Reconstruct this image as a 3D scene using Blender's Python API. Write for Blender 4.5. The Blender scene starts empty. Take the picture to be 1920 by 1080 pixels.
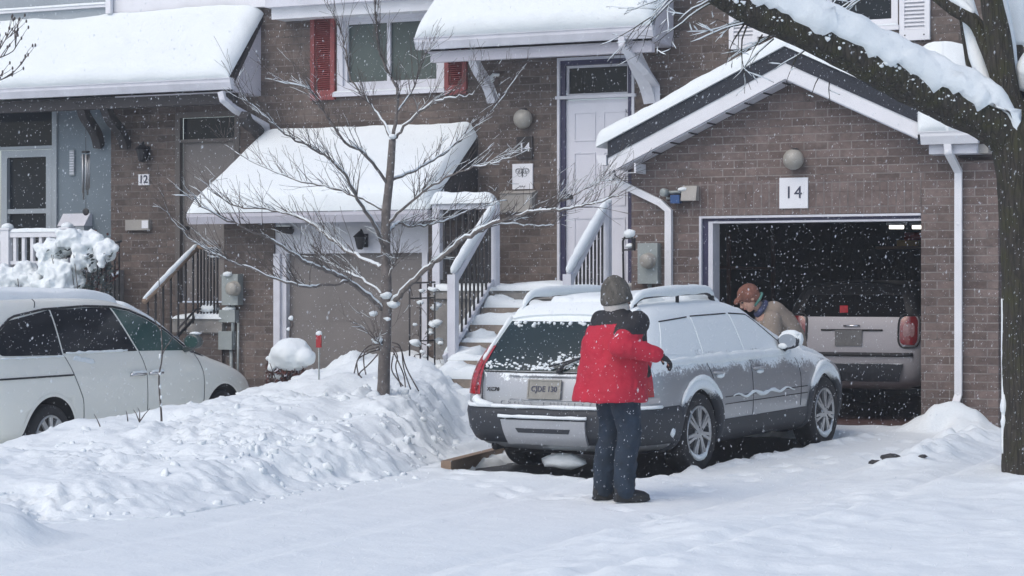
import bpy, bmesh, math, random
from mathutils import Vector, Matrix, noise, Quaternion
from mathutils.bvhtree import BVHTree
random.seed(7)
SC = bpy.context.scene
COL = SC.collection
F = 4107.0; TH = math.radians(25); CT, ST = math.cos(TH), math.sin(TH); H = 1.58

# ---------- camera-calibrated measuring helpers (pixel of the 1920x1080 photograph -> place in the world)
def D(px, py, Z):
    r = (px-960)/F; u = (540-py)/F
    return Vector(((r*CT-ST)*Z, (r*ST+CT)*Z, H+u*Z))
def PY(px, py, Y):
    r = (px-960)/F
    return D(px, py, Y/(r*ST+CT))
def XA(px, Y): return PY(px, 540, Y).x
def ZA(px, py, Y): return PY(px, py, Y).z
def PG(px, py, z): return D(px, py, (z-H)*F/(540-py))
def fbm(x, y, z=0.0, o=4):
    a, s, t = 1.0, 1.0, 0.0
    for _ in range(o):
        t += a*noise.noise(Vector((x*s, y*s, z*s+3.1))); a *= .5; s *= 2.03
    return t
def sstep(a, b, x):
    t = max(0.0, min(1.0, (x-a)/(b-a))); return t*t*(3-2*t)
def lerp(a, b, t): return a+(b-a)*t

# ---------- object helpers
def tag(o, label=None, cat=None, group=None, kind=None):
    if label: o['label'] = label
    if cat: o['category'] = cat
    if group: o['group'] = group
    if kind: o['kind'] = kind
    return o
def empty(name, loc, rz=0.0, label=None, cat=None, group=None):
    o = bpy.data.objects.new(name, None); COL.objects.link(o)
    o.location = loc; o.rotation_euler = (0, 0, rz); o.empty_display_size = .2
    o['_m'] = 0
    del o['_m']
    return tag(o, label, cat, group)
def link(name, me, mats, parent=None, smooth=False):
    o = bpy.data.objects.new(name, me); COL.objects.link(o)
    if not isinstance(mats, (list, tuple)): mats = [mats]
    for m in mats: me.materials.append(m)
    if smooth: me.polygons.foreach_set('use_smooth', [True]*len(me.polygons))
    if parent: o.parent = parent
    return o

class MB:
    """collects shapes, then links them as ONE mesh object"""
    def __init__(s): s.v = []; s.f = []; s.m = []; s.sm = []
    def add(s, vs, fs, mi=0, sm=False):
        b = len(s.v); s.v += [Vector(p) for p in vs]
        for f in fs: s.f.append(tuple(i+b for i in f)); s.m.append(mi); s.sm.append(sm)
        return s
    def box(s, x0, x1, y0, y1, z0, z1, mi=0):
        vs = [(x0,y0,z0),(x1,y0,z0),(x1,y1,z0),(x0,y1,z0),(x0,y0,z1),(x1,y0,z1),(x1,y1,z1),(x0,y1,z1)]
        return s.add(vs, [(0,3,2,1),(4,5,6,7),(0,1,5,4),(1,2,6,5),(2,3,7,6),(3,0,4,7)], mi)
    def obox(s, a, b, w, h, up=(0,0,1), mi=0):
        """bar from a to b, w wide, h high"""
        a, b = Vector(a), Vector(b); d = (b-a).normalized(); u = Vector(up)
        sd = d.cross(u)
        if sd.length < 1e-4: sd = d.cross(Vector((0,1,0)))
        sd.normalize(); u = sd.cross(d)
        vs = []
        for p in (a, b):
            for i, j in ((-1,-1),(1,-1),(1,1),(-1,1)): vs.append(p+sd*(i*w/2)+u*(j*h/2))
        return s.add(vs, [(3,2,1,0),(4,5,6,7),(0,1,5,4),(1,2,6,5),(2,3,7,6),(3,0,4,7)], mi)
    def prism_xz(s, pts, y0, y1, mi=0):
        """polygon (x,z) extruded along y"""
        n = len(pts)
        ar = sum(pts[i][0]*pts[(i+1)%n][1]-pts[(i+1)%n][0]*pts[i][1] for i in range(n))
        if ar < 0: pts = pts[::-1]
        vs = [(p[0], y0, p[1]) for p in pts]+[(p[0], y1, p[1]) for p in pts]
        fs = [tuple(range(n)), tuple(range(2*n-1, n-1, -1))]
        for i in range(n): j = (i+1)%n; fs.append((j, i, i+n, j+n))
        return s.add(vs, fs, mi)
    def prism_yz(s, pts, x0, x1, mi=0):
        n = len(pts)
        ar = sum(pts[i][0]*pts[(i+1)%n][1]-pts[(i+1)%n][0]*pts[i][1] for i in range(n))
        if ar < 0: pts = pts[::-1]
        vs = [(x1, p[0], p[1]) for p in pts]+[(x0, p[0], p[1]) for p in pts]
        fs = [tuple(range(n)), tuple(range(2*n-1, n-1, -1))]
        for i in range(n): j = (i+1)%n; fs.append((j, i, i+n, j+n))
        return s.add(vs, fs, mi)
    def prism_xy(s, pts, z0, z1, mi=0):
        n = len(pts)
        ar = sum(pts[i][0]*pts[(i+1)%n][1]-pts[(i+1)%n][0]*pts[i][1] for i in range(n))
        if ar < 0: pts = pts[::-1]
        vs = [(p[0], p[1], z1) for p in pts]+[(p[0], p[1], z0) for p in pts]
        fs = [tuple(range(n)), tuple(range(2*n-1, n-1, -1))]
        for i in range(n): j = (i+1)%n; fs.append((j, i, i+n, j+n))
        return s.add(vs, fs, mi)
    def tube(s, pts, rad, n=8, mi=0, sm=True, sq=None, ref=None, jit=0.0, caps=True):
        """swept tube; rad number or list; sq=(a,b) scales of the two cross axes (list per point allowed)"""
        pts = [Vector(p) for p in pts]; k = len(pts)
        if not isinstance(rad, (list, tuple)): rad = [rad]*k
        ds = []
        for i in range(k):
            d = pts[min(i+1, k-1)]-pts[max(i-1, 0)]
            ds.append(d.normalized() if d.length > 1e-9 else Vector((0,0,1)))
        u = Vector(ref) if ref else (Vector((0,0,1)) if abs(ds[0].z) < .9 else Vector((0,1,0)))
        vs = []
        for i in range(k):
            d = ds[i]; u = (u-d*u.dot(d))
            if u.length < 1e-5: u = d.orthogonal()
            u.normalize(); w = d.cross(u)
            q = (1, 1) if sq is None else (sq[i] if isinstance(sq[0], (list, tuple)) else sq)
            for j in range(n):
                t = 2*math.pi*(j+.5)/n
                rr = rad[i]*(1+(random.uniform(-jit, jit) if jit else 0))
                vs.append(pts[i]+w*(math.cos(t)*rr*q[0])+u*(math.sin(t)*rr*q[1]))
        fs = []
        for i in range(k-1):
            for j in range(n):
                a = i*n+j; b = i*n+(j+1)%n
                fs.append((a, b, b+n, a+n))
        if caps: fs += [tuple(range(n-1, -1, -1)), tuple(range((k-1)*n, k*n))]
        return s.add(vs, fs, mi, sm)
    def lathe(s, c, axis, prof, n=24, mi=0, sm=True):
        """prof: list of (radius, offset along axis)"""
        ax = Vector(axis).normalized(); u = ax.orthogonal().normalized(); w = ax.cross(u); c = Vector(c)
        vs = []
        for r, h in prof:
            for j in range(n):
                t = 2*math.pi*j/n; vs.append(c+ax*h+(u*math.cos(t)+w*math.sin(t))*max(r, 1e-4))
        fs = []
        for i in range(len(prof)-1):
            for j in range(n):
                a = i*n+j; b = i*n+(j+1)%n; fs.append((a, b, b+n, a+n))
        fs += [tuple(range(n-1, -1, -1)), tuple(range((len(prof)-1)*n, len(prof)*n))]
        return s.add(vs, fs, mi, sm)
    def ball(s, c, r, n=12, mi=0, sc=(1,1,1), rot=None, nz=0.0, seed=0.0):
        c = Vector(c); vs = []; fs = []; m = max(4, n//2+1)
        for i in range(m+1):
            ph = math.pi*i/m
            for j in range(n):
                t = 2*math.pi*j/n
                p = Vector((math.sin(ph)*math.cos(t), math.sin(ph)*math.sin(t), -math.cos(ph)))
                k = 1+(nz*fbm(p.x*1.7+seed, p.y*1.7, p.z*1.7, 3) if nz else 0)
                p = Vector((p.x*sc[0], p.y*sc[1], p.z*sc[2]))*r*k
                if rot: p = rot @ p
                vs.append(c+p)
        for i in range(m):
            for j in range(n):
                a = i*n+j; b = i*n+(j+1)%n; fs.append((a, b, b+n, a+n))
        return s.add(vs, fs, mi, True)
    def grid(s, P, mi=0, sm=True):
        """P[i][j] rows of points"""
        nu, nv = len(P), len(P[0]); vs = [p for row in P for p in row]
        fs = [(i*nv+j, (i+1)*nv+j, (i+1)*nv+j+1, i*nv+j+1) for i in range(nu-1) for j in range(nv-1)]
        return s.add(vs, fs, mi, sm)
    def build(s, name, mats, parent=None, local=False, weld=False):
        me = bpy.data.meshes.new(name)
        vs = s.v
        if parent and not local:
            mi = Matrix.Translation(-Vector(parent_loc(parent)))
            if abs(parent_rot(parent)) > 1e-6: mi = Matrix.Rotation(-parent_rot(parent), 4, 'Z') @ mi
            vs = [mi @ p for p in vs]
        me.from_pydata([tuple(p) for p in vs], [], s.f)
        me.polygons.foreach_set('material_index', s.m)
        me.polygons.foreach_set('use_smooth', s.sm)
        if weld:
            bm = bmesh.new(); bm.from_mesh(me); bmesh.ops.remove_doubles(bm, verts=bm.verts, dist=1e-5)
            bmesh.ops.recalc_face_normals(bm, faces=bm.faces); bm.to_mesh(me); bm.free()
        me.update()
        return link(name, me, mats, parent)
def parent_loc(p):
    l = Vector(p.location)
    while p.parent: p = p.parent; l = l+Vector(p.location)
    return l
def parent_rot(p):
    r = p.rotation_euler.z
    while p.parent: p = p.parent; r += p.rotation_euler.z
    return r
def evaluated(me, mods):
    """mesh after modifiers (list of (type, dict))"""
    o = bpy.data.objects.new('tmp', me); COL.objects.link(o)
    for t, kw in mods:
        m = o.modifiers.new(t, t)
        for k, v in kw.items(): setattr(m, k, v)
    dg = bpy.context.evaluated_depsgraph_get(); dg.update()
    r = bpy.data.meshes.new_from_object(o.evaluated_get(dg))
    bpy.data.objects.remove(o)
    return r
def raw(mb, name='raw'):
    me = bpy.data.meshes.new(name); me.from_pydata([tuple(p) for p in mb.v], [], mb.f)
    me.polygons.foreach_set('material_index', mb.m); me.update(); return me
def blob(mb, name, mats, parent, voxel=.012, smooth=4, rough=0.0, rscale=6.0, local=True, fac=.5):
    """melt the overlapping shapes of mb into one continuous surface"""
    if parent and not local:
        mi = Matrix.Rotation(-parent_rot(parent), 4, 'Z') @ Matrix.Translation(-Vector(parent_loc(parent)))
        mb.v = [mi @ p for p in mb.v]
    me = evaluated(raw(mb), [('REMESH', dict(mode='VOXEL', voxel_size=voxel)), ('SMOOTH', dict(iterations=smooth, factor=fac))])
    if rough:
        me.update()
        co = [(v.co.copy(), v.normal.copy()) for v in me.vertices]
        for v, (c, nn) in zip(me.vertices, co):
            v.co = c+nn*(rough*fbm(c.x*rscale, c.y*rscale, c.z*rscale, 3))
    me.name = name
    me.materials.clear()
    return link(name, me, mats, parent, True)

def snow_slab(mb, o, U, V, T, nu=40, nv=14, r=.12, seed=0, N=None, amp=.15, lip=0.0, mi=0, rend=(1,1,1,1), sag=0.0):
    """rounded blanket of snow over the parallelogram o + u*U + v*V, T thick, built with underside"""
    o, U, V = Vector(o), Vector(U), Vector(V)
    N = Vector(N).normalized() if N else U.cross(V).normalized()
    if N.z < 0: N = -N
    lu, lv = U.length, V.length; top = []; bot = []
    def par(n, L):
        a = [0, .02, .06, .13, .25, .4, .6, .8, 1]
        e = [min(.5, x*r/L*1.05) for x in a]
        mid = [lerp(e[-1], 1-e[-1], k/(n)) for k in range(1, n)]
        return e+mid+[1-x for x in e[::-1]]
    us, vs = par(nu, lu), par(nv, lv)
    for u in us:
        ra, rb = [], []
        for v in vs:
            d = 1.0
            for k, q in enumerate((u*lu, (1-u)*lu, v*lv, (1-v)*lv)):
                if rend[k]:
                    w = min(1, q/r); d *= math.sqrt(max(0, 1-(1-w)**2))
            p = o+U*u+V*v
            n = 1+amp*fbm(p.x*1.3+seed, p.y*1.3, p.z*1.3+seed)+.25*amp*fbm(p.x*7, p.y*7, p.z*7, 2)
            h = T*d*n
            q = p+N*h
            if lip: q += (-V/lv)*(lip*(1-v)**4*d)
            ra.append(q); rb.append(p+N*(-.004))
        top.append(ra); bot.append(rb)
    mb.grid(top, mi); mb.grid([row[::-1] for row in bot], mi)
    return mb

# ---------- materials
class NT:
    def __init__(s, name):
        s.m = bpy.data.materials.new(name); s.m.use_nodes = True; s.t = s.m.node_tree; s.t.nodes.clear()
        s.out = s.n('ShaderNodeOutputMaterial')
    def n(s, t, **kw):
        nd = s.t.nodes.new(t)
        for k, v in kw.items():
            if k[:2] == 'i_':
                key = k[2:].replace('_', ' ')
                nd.inputs[key].default_value = v
            else: setattr(nd, k, v)
        return nd
    def l(s, a, b): s.t.links.new(a, b)
    def coord(s, scale=(1,1,1), kind='Object'):
        tc = s.n('ShaderNodeTexCoord'); mp = s.n('ShaderNodeMapping'); mp.inputs['Scale'].default_value = scale
        s.l(tc.outputs[kind], mp.inputs['Vector']); return mp.outputs['Vector']
    def noise(s, vec, scale, detail=4, rough=.55):
        nd = s.n('ShaderNodeTexNoise'); nd.inputs['Scale'].default_value = scale
        nd.inputs['Detail'].default_value = detail; nd.inputs['Roughness'].default_value = rough
        s.l(vec, nd.inputs['Vector']); return nd.outputs['Fac']
    def ramp(s, fac, stops):
        r = s.n('ShaderNodeValToRGB'); e = r.color_ramp.elements
        while len(e) < len(stops): e.new(.5)
        for x, (p, c) in zip(e, stops):
            x.position = p; x.color = (*c, 1) if len(c) == 3 else c
        s.l(fac, r.inputs['Fac']); return r.outputs['Color']
    def math(s, op, a, b=None, c=None):
        nd = s.n('ShaderNodeMath', operation=op)
        for i, x in enumerate((a, b, c)):
            if x is None: continue
            if isinstance(x, (int, float)): nd.inputs[i].default_value = x
            else: s.l(x, nd.inputs[i])
        return nd.outputs[0]
    def mix(s, fac, a, b, mode='MIX'):
        nd = s.n('ShaderNodeMix', data_type='RGBA', blend_type=mode)
        if isinstance(fac, (int, float)): nd.inputs[0].default_value = fac
        else: s.l(fac, nd.inputs[0])
        for i, x in ((6, a), (7, b)):
            if isinstance(x, (tuple, list)): nd.inputs[i].default_value = (*x[:3], 1)
            else: s.l(x, nd.inputs[i])
        return nd.outputs[2]
    def bsdf(s, col, rough=.6, metal=0.0, **kw):
        b = s.n('ShaderNodeBsdfPrincipled')
        if isinstance(col, (tuple, list)): b.inputs['Base Color'].default_value = (*col[:3], 1)
        else: s.l(col, b.inputs['Base Color'])
        if isinstance(rough, (int, float)): b.inputs['Roughness'].default_value = rough
        else: s.l(rough, b.inputs['Roughness'])
        b.inputs['Metallic'].default_value = metal
        for k, v in kw.items(): b.inputs[k.replace('_', ' ')].default_value = v
        return b
    def bump(s, b, h, strength=.5, dist=.02):
        nd = s.n('ShaderNodeBump'); nd.inputs['Strength'].default_value = strength; nd.inputs['Distance'].default_value = dist
        s.l(h, nd.inputs['Height']); s.l(nd.outputs['Normal'], b.inputs['Normal']); return b
    def done(s, sh): s.l(sh, s.out.inputs['Surface']); return s.m

def mat(name, col, rough=.6, metal=0.0, var=.12, vs=4.0, bump=.0, bs=40.0, bd=.01, stretch=(1,1,1), **kw):
    t = NT(name); v = t.coord(stretch)
    nz = t.noise(v, vs, 5)
    c = t.ramp(nz, [(.3, tuple(x*(1-var) for x in col)), (.7, tuple(min(1, x*(1+var)) for x in col))])
    b = t.bsdf(c, rough, metal, **kw)
    if bump: t.bump(b, t.noise(v, bs, 4), bump, bd)
    return t.done(b.outputs[0])
SNOWC = (.795, .845, .858)
def snow_mat(name='snow', bumpk=1.0):
    t = NT(name); v = t.coord()
    a = t.noise(v, 3.0, 5, .6); b2 = t.noise(v, 26, 5, .65)
    c = t.ramp(a, [(.3, tuple(x*.97 for x in SNOWC)), (.7, SNOWC)])
    b = t.bsdf(c, .75, 0); b.inputs['Specular IOR Level'].default_value = .15
    h = t.math('ADD', t.math('MULTIPLY', a, 1.2), t.math('MULTIPLY', b2, .45))
    t.bump(b, h, .35*bumpk, .04)
    return t.done(b.outputs[0])
def brick_mat(name, c1, c2, mortar, soldier=False, snowy=0.0):
    t = NT(name); tc = t.n('ShaderNodeTexCoord'); sp = t.n('ShaderNodeSeparateXYZ'); cb = t.n('ShaderNodeCombineXYZ')
    t.l(tc.outputs['Object'], sp.inputs[0])
    u = t.math('ADD', sp.outputs['X'], sp.outputs['Y'])
    if soldier: t.l(sp.outputs['Z'], cb.inputs['X']); t.l(u, cb.inputs['Y'])
    else: t.l(u, cb.inputs['X']); t.l(sp.outputs['Z'], cb.inputs['Y'])
    # slightly wavy joints
    w = t.n('ShaderNodeTexNoise'); w.inputs['Scale'].default_value = 5.0; t.l(cb.outputs[0], w.inputs['Vector'])
    va = t.n('ShaderNodeVectorMath', operation='SCALE'); va.inputs['Scale'].default_value = .008
    vb = t.n('ShaderNodeVectorMath', operation='ADD')
    t.l(w.outputs['Color'], va.inputs[0]); t.l(cb.outputs[0], vb.inputs[0]); t.l(va.outputs[0], vb.inputs[1])
    br = t.n('ShaderNodeTexBrick'); br.offset = 0.0 if soldier else .5
    for k, x in (('Scale', 1.0), ('Mortar Size', .007), ('Mortar Smooth', .25), ('Bias', -.1), ('Brick Width', .26), ('Row Height', .0866)): br.inputs[k].default_value = x
    br.inputs['Color1'].default_value = (*c1, 1); br.inputs['Color2'].default_value = (*c2, 1); br.inputs['Mortar'].default_value = (*mortar, 1)
    t.l(vb.outputs[0], br.inputs['Vector'])
    n1 = t.noise(cb.outputs[0], .9, 4); n2 = t.noise(cb.outputs[0], 14, 5, .7); n3 = t.noise(cb.outputs[0], 90, 4, .7)
    col = t.mix(1.0, br.outputs['Color'], t.ramp(n1, [(.25, (.72, .72, .74)), (.75, (1.18, 1.12, 1.1))]), 'MULTIPLY')
    col = t.mix(1.0, col, t.ramp(n2, [(.25, (.66, .66, .68)), (.75, (1.3, 1.27, 1.25))]), 'MULTIPLY')
    jn = t.noise(cb.outputs[0], 3.5, 5, .7)
    jm = t.math('MULTIPLY', br.outputs['Fac'], t.ramp(jn, [(.50, (0,0,0)), (.66, (1,1,1))]))  # shadow lines put into the colour along random stretches of joint
    col = t.mix(t.math('MULTIPLY', jm, .8), col, tuple(x*.30 for x in c1))
    blot = t.noise(cb.outputs[0], 2.2, 6, .75)
    col = t.mix(t.ramp(blot, [(.52, (0,0,0)), (.72, (.5,.5,.5))]), col, tuple(x*1.35+.03 for x in c2))
    b = t.bsdf(col, .9)
    h = t.math('ADD', t.math('MULTIPLY', br.outputs['Fac'], -1.0), t.math('ADD', t.math('MULTIPLY', n2, .5), t.math('MULTIPLY', n3, .35)))
    t.bump(b, h, .8, .012)
    return t.done(b.outputs[0])
def snowed(name, base, rough, metal, lo, hi, nscale=70, nzw=.6, amp=.5, coat=0.0, snowcol=SNOWC, zscale=1.0, spec=.5, big=5.0):
    """surface that gathers clinging snow towards its upper, up-facing areas (snow is a coating with ragged edge)"""
    t = NT(name); v = t.coord(); tc = t.n('ShaderNodeTexCoord'); sp = t.n('ShaderNodeSeparateXYZ'); t.l(tc.outputs['Object'], sp.inputs[0])
    ge = t.n('ShaderNodeNewGeometry'); sn = t.n('ShaderNodeSeparateXYZ'); t.l(ge.outputs['Normal'], sn.inputs[0])
    zz = t.n('ShaderNodeMapRange'); zz.clamp = False; zz.inputs['From Min'].default_value = lo; zz.inputs['From Max'].default_value = hi
    t.l(sp.outputs['Z'], zz.inputs['Value'])
    zc = t.math('MINIMUM', t.math('MAXIMUM', zz.outputs[0], -.6), 1.0)
    n1 = t.noise(v, nscale, 4, .7); n2 = t.noise(v, big, 4, .6)
    nn = t.math('ADD', t.math('MULTIPLY', t.math('SUBTRACT', n1, .5), amp*2), t.math('MULTIPLY', t.math('SUBTRACT', n2, .5), amp*2.0))
    f = t.math('ADD', t.math('ADD', zc, t.math('MULTIPLY', t.math('MAXIMUM', sn.outputs['Z'], 0.0), nzw)), nn)
    fr = t.n('ShaderNodeMapRange'); fr.inputs['From Min'].default_value = .42; fr.inputs['From Max'].default_value = .60; t.l(f, fr.inputs['Value'])
    a = t.bsdf(base, rough, metal); a.inputs['Coat Weight'].default_value = coat; a.inputs['Specular IOR Level'].default_value = spec
    b = t.bsdf(snowcol, .8); b.inputs['Specular IOR Level'].default_value = .15
    t.bump(b, n1, .5, .01)
    mx = t.n('ShaderNodeMixShader'); t.l(fr.outputs[0], mx.inputs[0]); t.l(a.outputs[0], mx.inputs[1]); t.l(b.outputs[0], mx.inputs[2])
    return t.done(mx.outputs[0])

m_snow = snow_mat()
m_brickG = brick_mat('garage_brick', (.122,.096,.086), (.208,.168,.152), (.27,.255,.242))
m_brickS = brick_mat('soldier_brick', (.145,.113,.102), (.205,.165,.150), (.24,.225,.215), soldier=True)
m_brickW = brick_mat('house_brick', (.095,.079,.070), (.165,.137,.119), (.185,.172,.160))
m_white = mat('white_paint', (.72,.73,.76), .45, var=.06, vs=3, bump=.05, bs=20)
m_white2 = mat('weathered_white', (.60,.61,.66), .55, var=.10, vs=4, bump=.08, bs=25)
m_lav = mat('lavender_siding', (.52,.51,.56), .6, var=.06, vs=3)
m_dark = mat('dark_shingle', (.022,.026,.036), .8, var=.5, vs=60, bump=.5, bs=80)
m_brownf = mat('dark_brown_trim', (.035,.032,.034), .7, var=.25, vs=10)
m_navy = mat('navy_trim', (.030,.028,.075), .45, var=.15, vs=6)
m_door = mat('white_door', (.64,.65,.71), .4, var=.04, vs=2)
m_taupe = mat('taupe_door', (.175,.160,.152), .6, var=.08, vs=3, bump=.1, bs=60)
m_brownd = mat('brown_door', (.11,.098,.09), .6, var=.12, vs=4)
m_red = mat('red_shutter', (.215,.045,.045), .55, var=.15, vs=6)
m_blueg = mat('blue_grey_panel', (.135,.175,.205), .55, var=.1, vs=2)
m_siding = mat('grey_siding', (.30,.34,.37), .6, var=.08, vs=2)
m_black = mat('black_iron', (.012,.012,.015), .45, var=.3, vs=20)
m_conc = mat('concrete', (.25,.24,.225), .9, var=.2, vs=8, bump=.3, bs=50)
m_stone = mat('step_stone', (.27,.225,.185), .85, var=.25, vs=9, bump=.4, bs=40)
m_wood = mat('timber_edging', (.24,.17,.12), .8, var=.25, vs=6, bump=.3, bs=30, stretch=(1,.15,1))
m_meter = mat('grey_enamel', (.30,.335,.33), .5, .2, var=.08, vs=6)
m_metal = mat('brushed_metal', (.45,.46,.47), .35, .8, var=.1, vs=8)
m_beige = mat('beige_box', (.34,.325,.30), .6, var=.1, vs=5)
m_globe = mat('frosted_globe', (.33,.315,.28), .35, var=.12, vs=9)
m_sign = mat('white_sign', (.74,.755,.79), .4, var=.04, vs=4)
m_ink = mat('dark_ink', (.03,.035,.07), .5, var=.1)
m_blue = mat('blue_plastic', (.02,.07,.20), .4, var=.1)
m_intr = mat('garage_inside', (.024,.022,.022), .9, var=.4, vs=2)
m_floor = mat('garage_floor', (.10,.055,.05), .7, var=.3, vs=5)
def glass_mat(name, col, rough=.06, col2=None):
    t = NT(name); v = t.coord(); b = t.bsdf(t.ramp(t.noise(v, 1.3, 3), [(.35, col), (.65, col2 or tuple(x*1.5 for x in col))]), rough, 0)
    b.inputs['Specular IOR Level'].default_value = .12
    return t.done(b.outputs[0])
m_glass = glass_mat('dark_window_glass', (.012,.016,.02))
m_glassg = glass_mat('curtained_window_glass', (.075,.095,.09), .12, (.10,.125,.118))
m_bark = None
def bark_mat(name, c1, c2, c3, scale=1.0):
    t = NT(name); v = t.coord((1,1,.13))
    a = t.noise(v, 34*scale, 6, .7); b2 = t.noise(t.coord(), 7*scale, 5, .65)
    vo = t.n('ShaderNodeTexVoronoi'); vo.feature = 'DISTANCE_TO_EDGE'; vo.inputs['Scale'].default_value = 26*scale; t.l(v, vo.inputs['Vector'])
    c = t.ramp(a, [(.3, c1), (.6, c2)]); c = t.mix(t.ramp(b2, [(.45, (0,0,0)), (.65, (1,1,1))]), c, c3)
    c = t.mix(1.0, c, t.ramp(vo.outputs['Distance'], [(.0, (.62,.62,.62)), (.12, (1,1,1))]), 'MULTIPLY')
    b = t.bsdf(c, .95)
    t.bump(b, t.math('ADD', t.math('MULTIPLY', a, 1.0), t.math('MINIMUM', t.math('MULTIPLY', vo.outputs['Distance'], 2.0), .35)), 1.0, .035)
    return t.done(b.outputs[0])
m_bark = bark_mat('mossy_bark', (.022,.020,.016), (.060,.052,.040), (.050,.050,.022))
m_ybark = mat('young_bark', (.145,.128,.118), .9, var=.35, vs=18, bump=.4, bs=60)
m_twig = mat('twig_bark', (.085,.072,.066), .9, var=.3, vs=20)

def shade_above(name, c1, c2, z, rough=.35):
    t = NT(name); tc = t.n('ShaderNodeTexCoord'); sp = t.n('ShaderNodeSeparateXYZ'); t.l(tc.outputs['Object'], sp.inputs[0])
    b = t.bsdf(t.mix(t.math('GREATER_THAN', sp.outputs['Z'], z), c1, c2), rough, .1); return t.done(b.outputs[0])
# ================= SETTING =================
def base_z(x, y):
    b = -.06+(.0186*min(max(y-15, 0), 2.8)+.0164*min(max(y-17.8, 0), 2.8)+.029*min(max(y-20.6, 0), 2.4))
    return lerp(b, -.16, sstep(-11.2, -12.7, x))
CAR = (-7.237, 19.182, math.radians(5.84))      # silver wagon: centre between axles, heading from +Y towards +X
def car_local(x, y):
    dx, dy = x-CAR[0], y-CAR[1]; h = CAR[2]
    return dx*math.sin(h)+dy*math.cos(h), dx*math.cos(h)-dy*math.sin(h)   # forward, right
def curve(pts, x):
    if x <= pts[0][0]: return pts[0][1]
    for (a, b), (c, d) in zip(pts, pts[1:]):
        if x <= c: return lerp(b, d, sstep(0, 1, (x-a)/(c-a)))
    return pts[-1][1]
HC = [(11, .18), (12.5, .21), (13.5, .24), (14.4, .30), (15.7, .42), (17, .53), (18.35, .62), (19.3, .70), (20, .80), (21.6, .80)]
XR = [(11, -8.35), (12.5, -8.40), (15, -8.50), (17, -8.62), (17.6, -8.80), (18.3, -8.95), (19.0, -9.12), (19.5, -9.25), (20.0, -9.5), (20.3, -9.85), (20.55, -10.1), (23, -10.1)]
def bank_h(x, y):
    d1 = curve(XR, y)-x+.16*fbm(x*1.1, y*1.1, 2, 3)+.09*fbm(x*4.5, y*4.5, 6, 3); d2 = (y-(11.55+(x+9.25)*.88))*.75+.15*fbm(x, y, 5, 3)
    if d1 < -.2 or d2 < -.2: return 0.0
    w = sstep(0, 1, max(0.0, 1-(max(0, 1-d1/1.15))**1.6) if d1 > 0 else 0)*sstep(-.1, 1.3, d2)*sstep(-12.75, -11.7, x+.15*fbm(y, x, 9, 2))
    if y > 17.4: w = sstep(-.05, .75, d1)*sstep(-12.75, -11.7, x)
    w = max(0.0, w)
    h = curve(HC, y)*(.86+.22*fbm(x*.9, y*.9, 1, 3))*w
    amt = min(1, w*2.2)
    wx = x+.35*fbm(x*1.3, y*1.3, 20, 2); wy = y+.35*fbm(x*1.3, y*1.3, 30, 2)
    rough = sstep(-.25, .45, noise.noise(Vector((x*.8, y*.8, 40))))          # some stretches smooth, some cloddy
    v1 = noise.voronoi(Vector((wx*3.4, wy*3.4, .5)))[0][0]; v2 = noise.voronoi(Vector((wx*8.5, wy*8.5, .2)))[0][0]
    v3 = noise.voronoi(Vector((x*19, y*19, .7)))[0][0]
    rr = sstep(-11.2, -9.2, x)*.8+.45
    h += amt*((.075*rough+.012)*(.55-v1)+rr*(.075*rough+.014)*(.5-v2)+rr*(.055*rough+.008)*(.5-v3)+.05*fbm(x*1.6, y*1.6, 4, 4)+.008*fbm(x*22, y*22, 8, 2))
    return h
def right_h(x, y):
    e = -5.0+.35*fbm(x*.7, y*.7, 6, 3)-.5*sstep(15.5, 12.0, y)
    w = sstep(e-.5, e+1.3, x)*(1-sstep(20.2, 21.4, y))
    h = .10*w*(1+.35*fbm(x*.8, y*.8, 3, 3))+min(1, w*2)*(.018*fbm(x*2.5, y*2.5, 3, 4)+.012*max(0, fbm(x*5, y*5, 8, 3))*2+.008*(1-abs(noise.noise(Vector((x*3.3+.8*fbm(x,y,3,2), y*3.3, 1))))-.7))
    rid = math.exp(-((x-(-4.75+.12*fbm(y*1.5, 1)))/.26)**2)*sstep(17.2, 18.4, y)*(1-sstep(20.6, 21.3, y))
    return h+.12*rid*(1+.8*fbm(x*5, y*5, 1, 2))
FOOT = []
_r = random.Random(14)
for (ax, ay, bx, by, n) in ((-5.6, 19.2, -5.95, 15.4, 9), (-5.95, 15.4, -6.9, 15.0, 5), (-7.0, 15.2, -8.4, 16.6, 6), (-4.9, 13.2, -6.0, 14.8, 5), (-5.4, 21.2, -5.2, 18.6, 6), (-8.3, 17.4, -8.6, 18.6, 4)):
    for i in range(n):
        t = (i+_r.uniform(-.15, .15))/n; a = math.atan2(bx-ax, by-ay); s_ = (.11 if i % 2 else -.11)
        FOOT.append((lerp(ax, bx, t)+math.cos(a)*s_, lerp(ay, by, t)-math.sin(a)*s_, a+_r.uniform(-.2, .2)))
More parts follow.
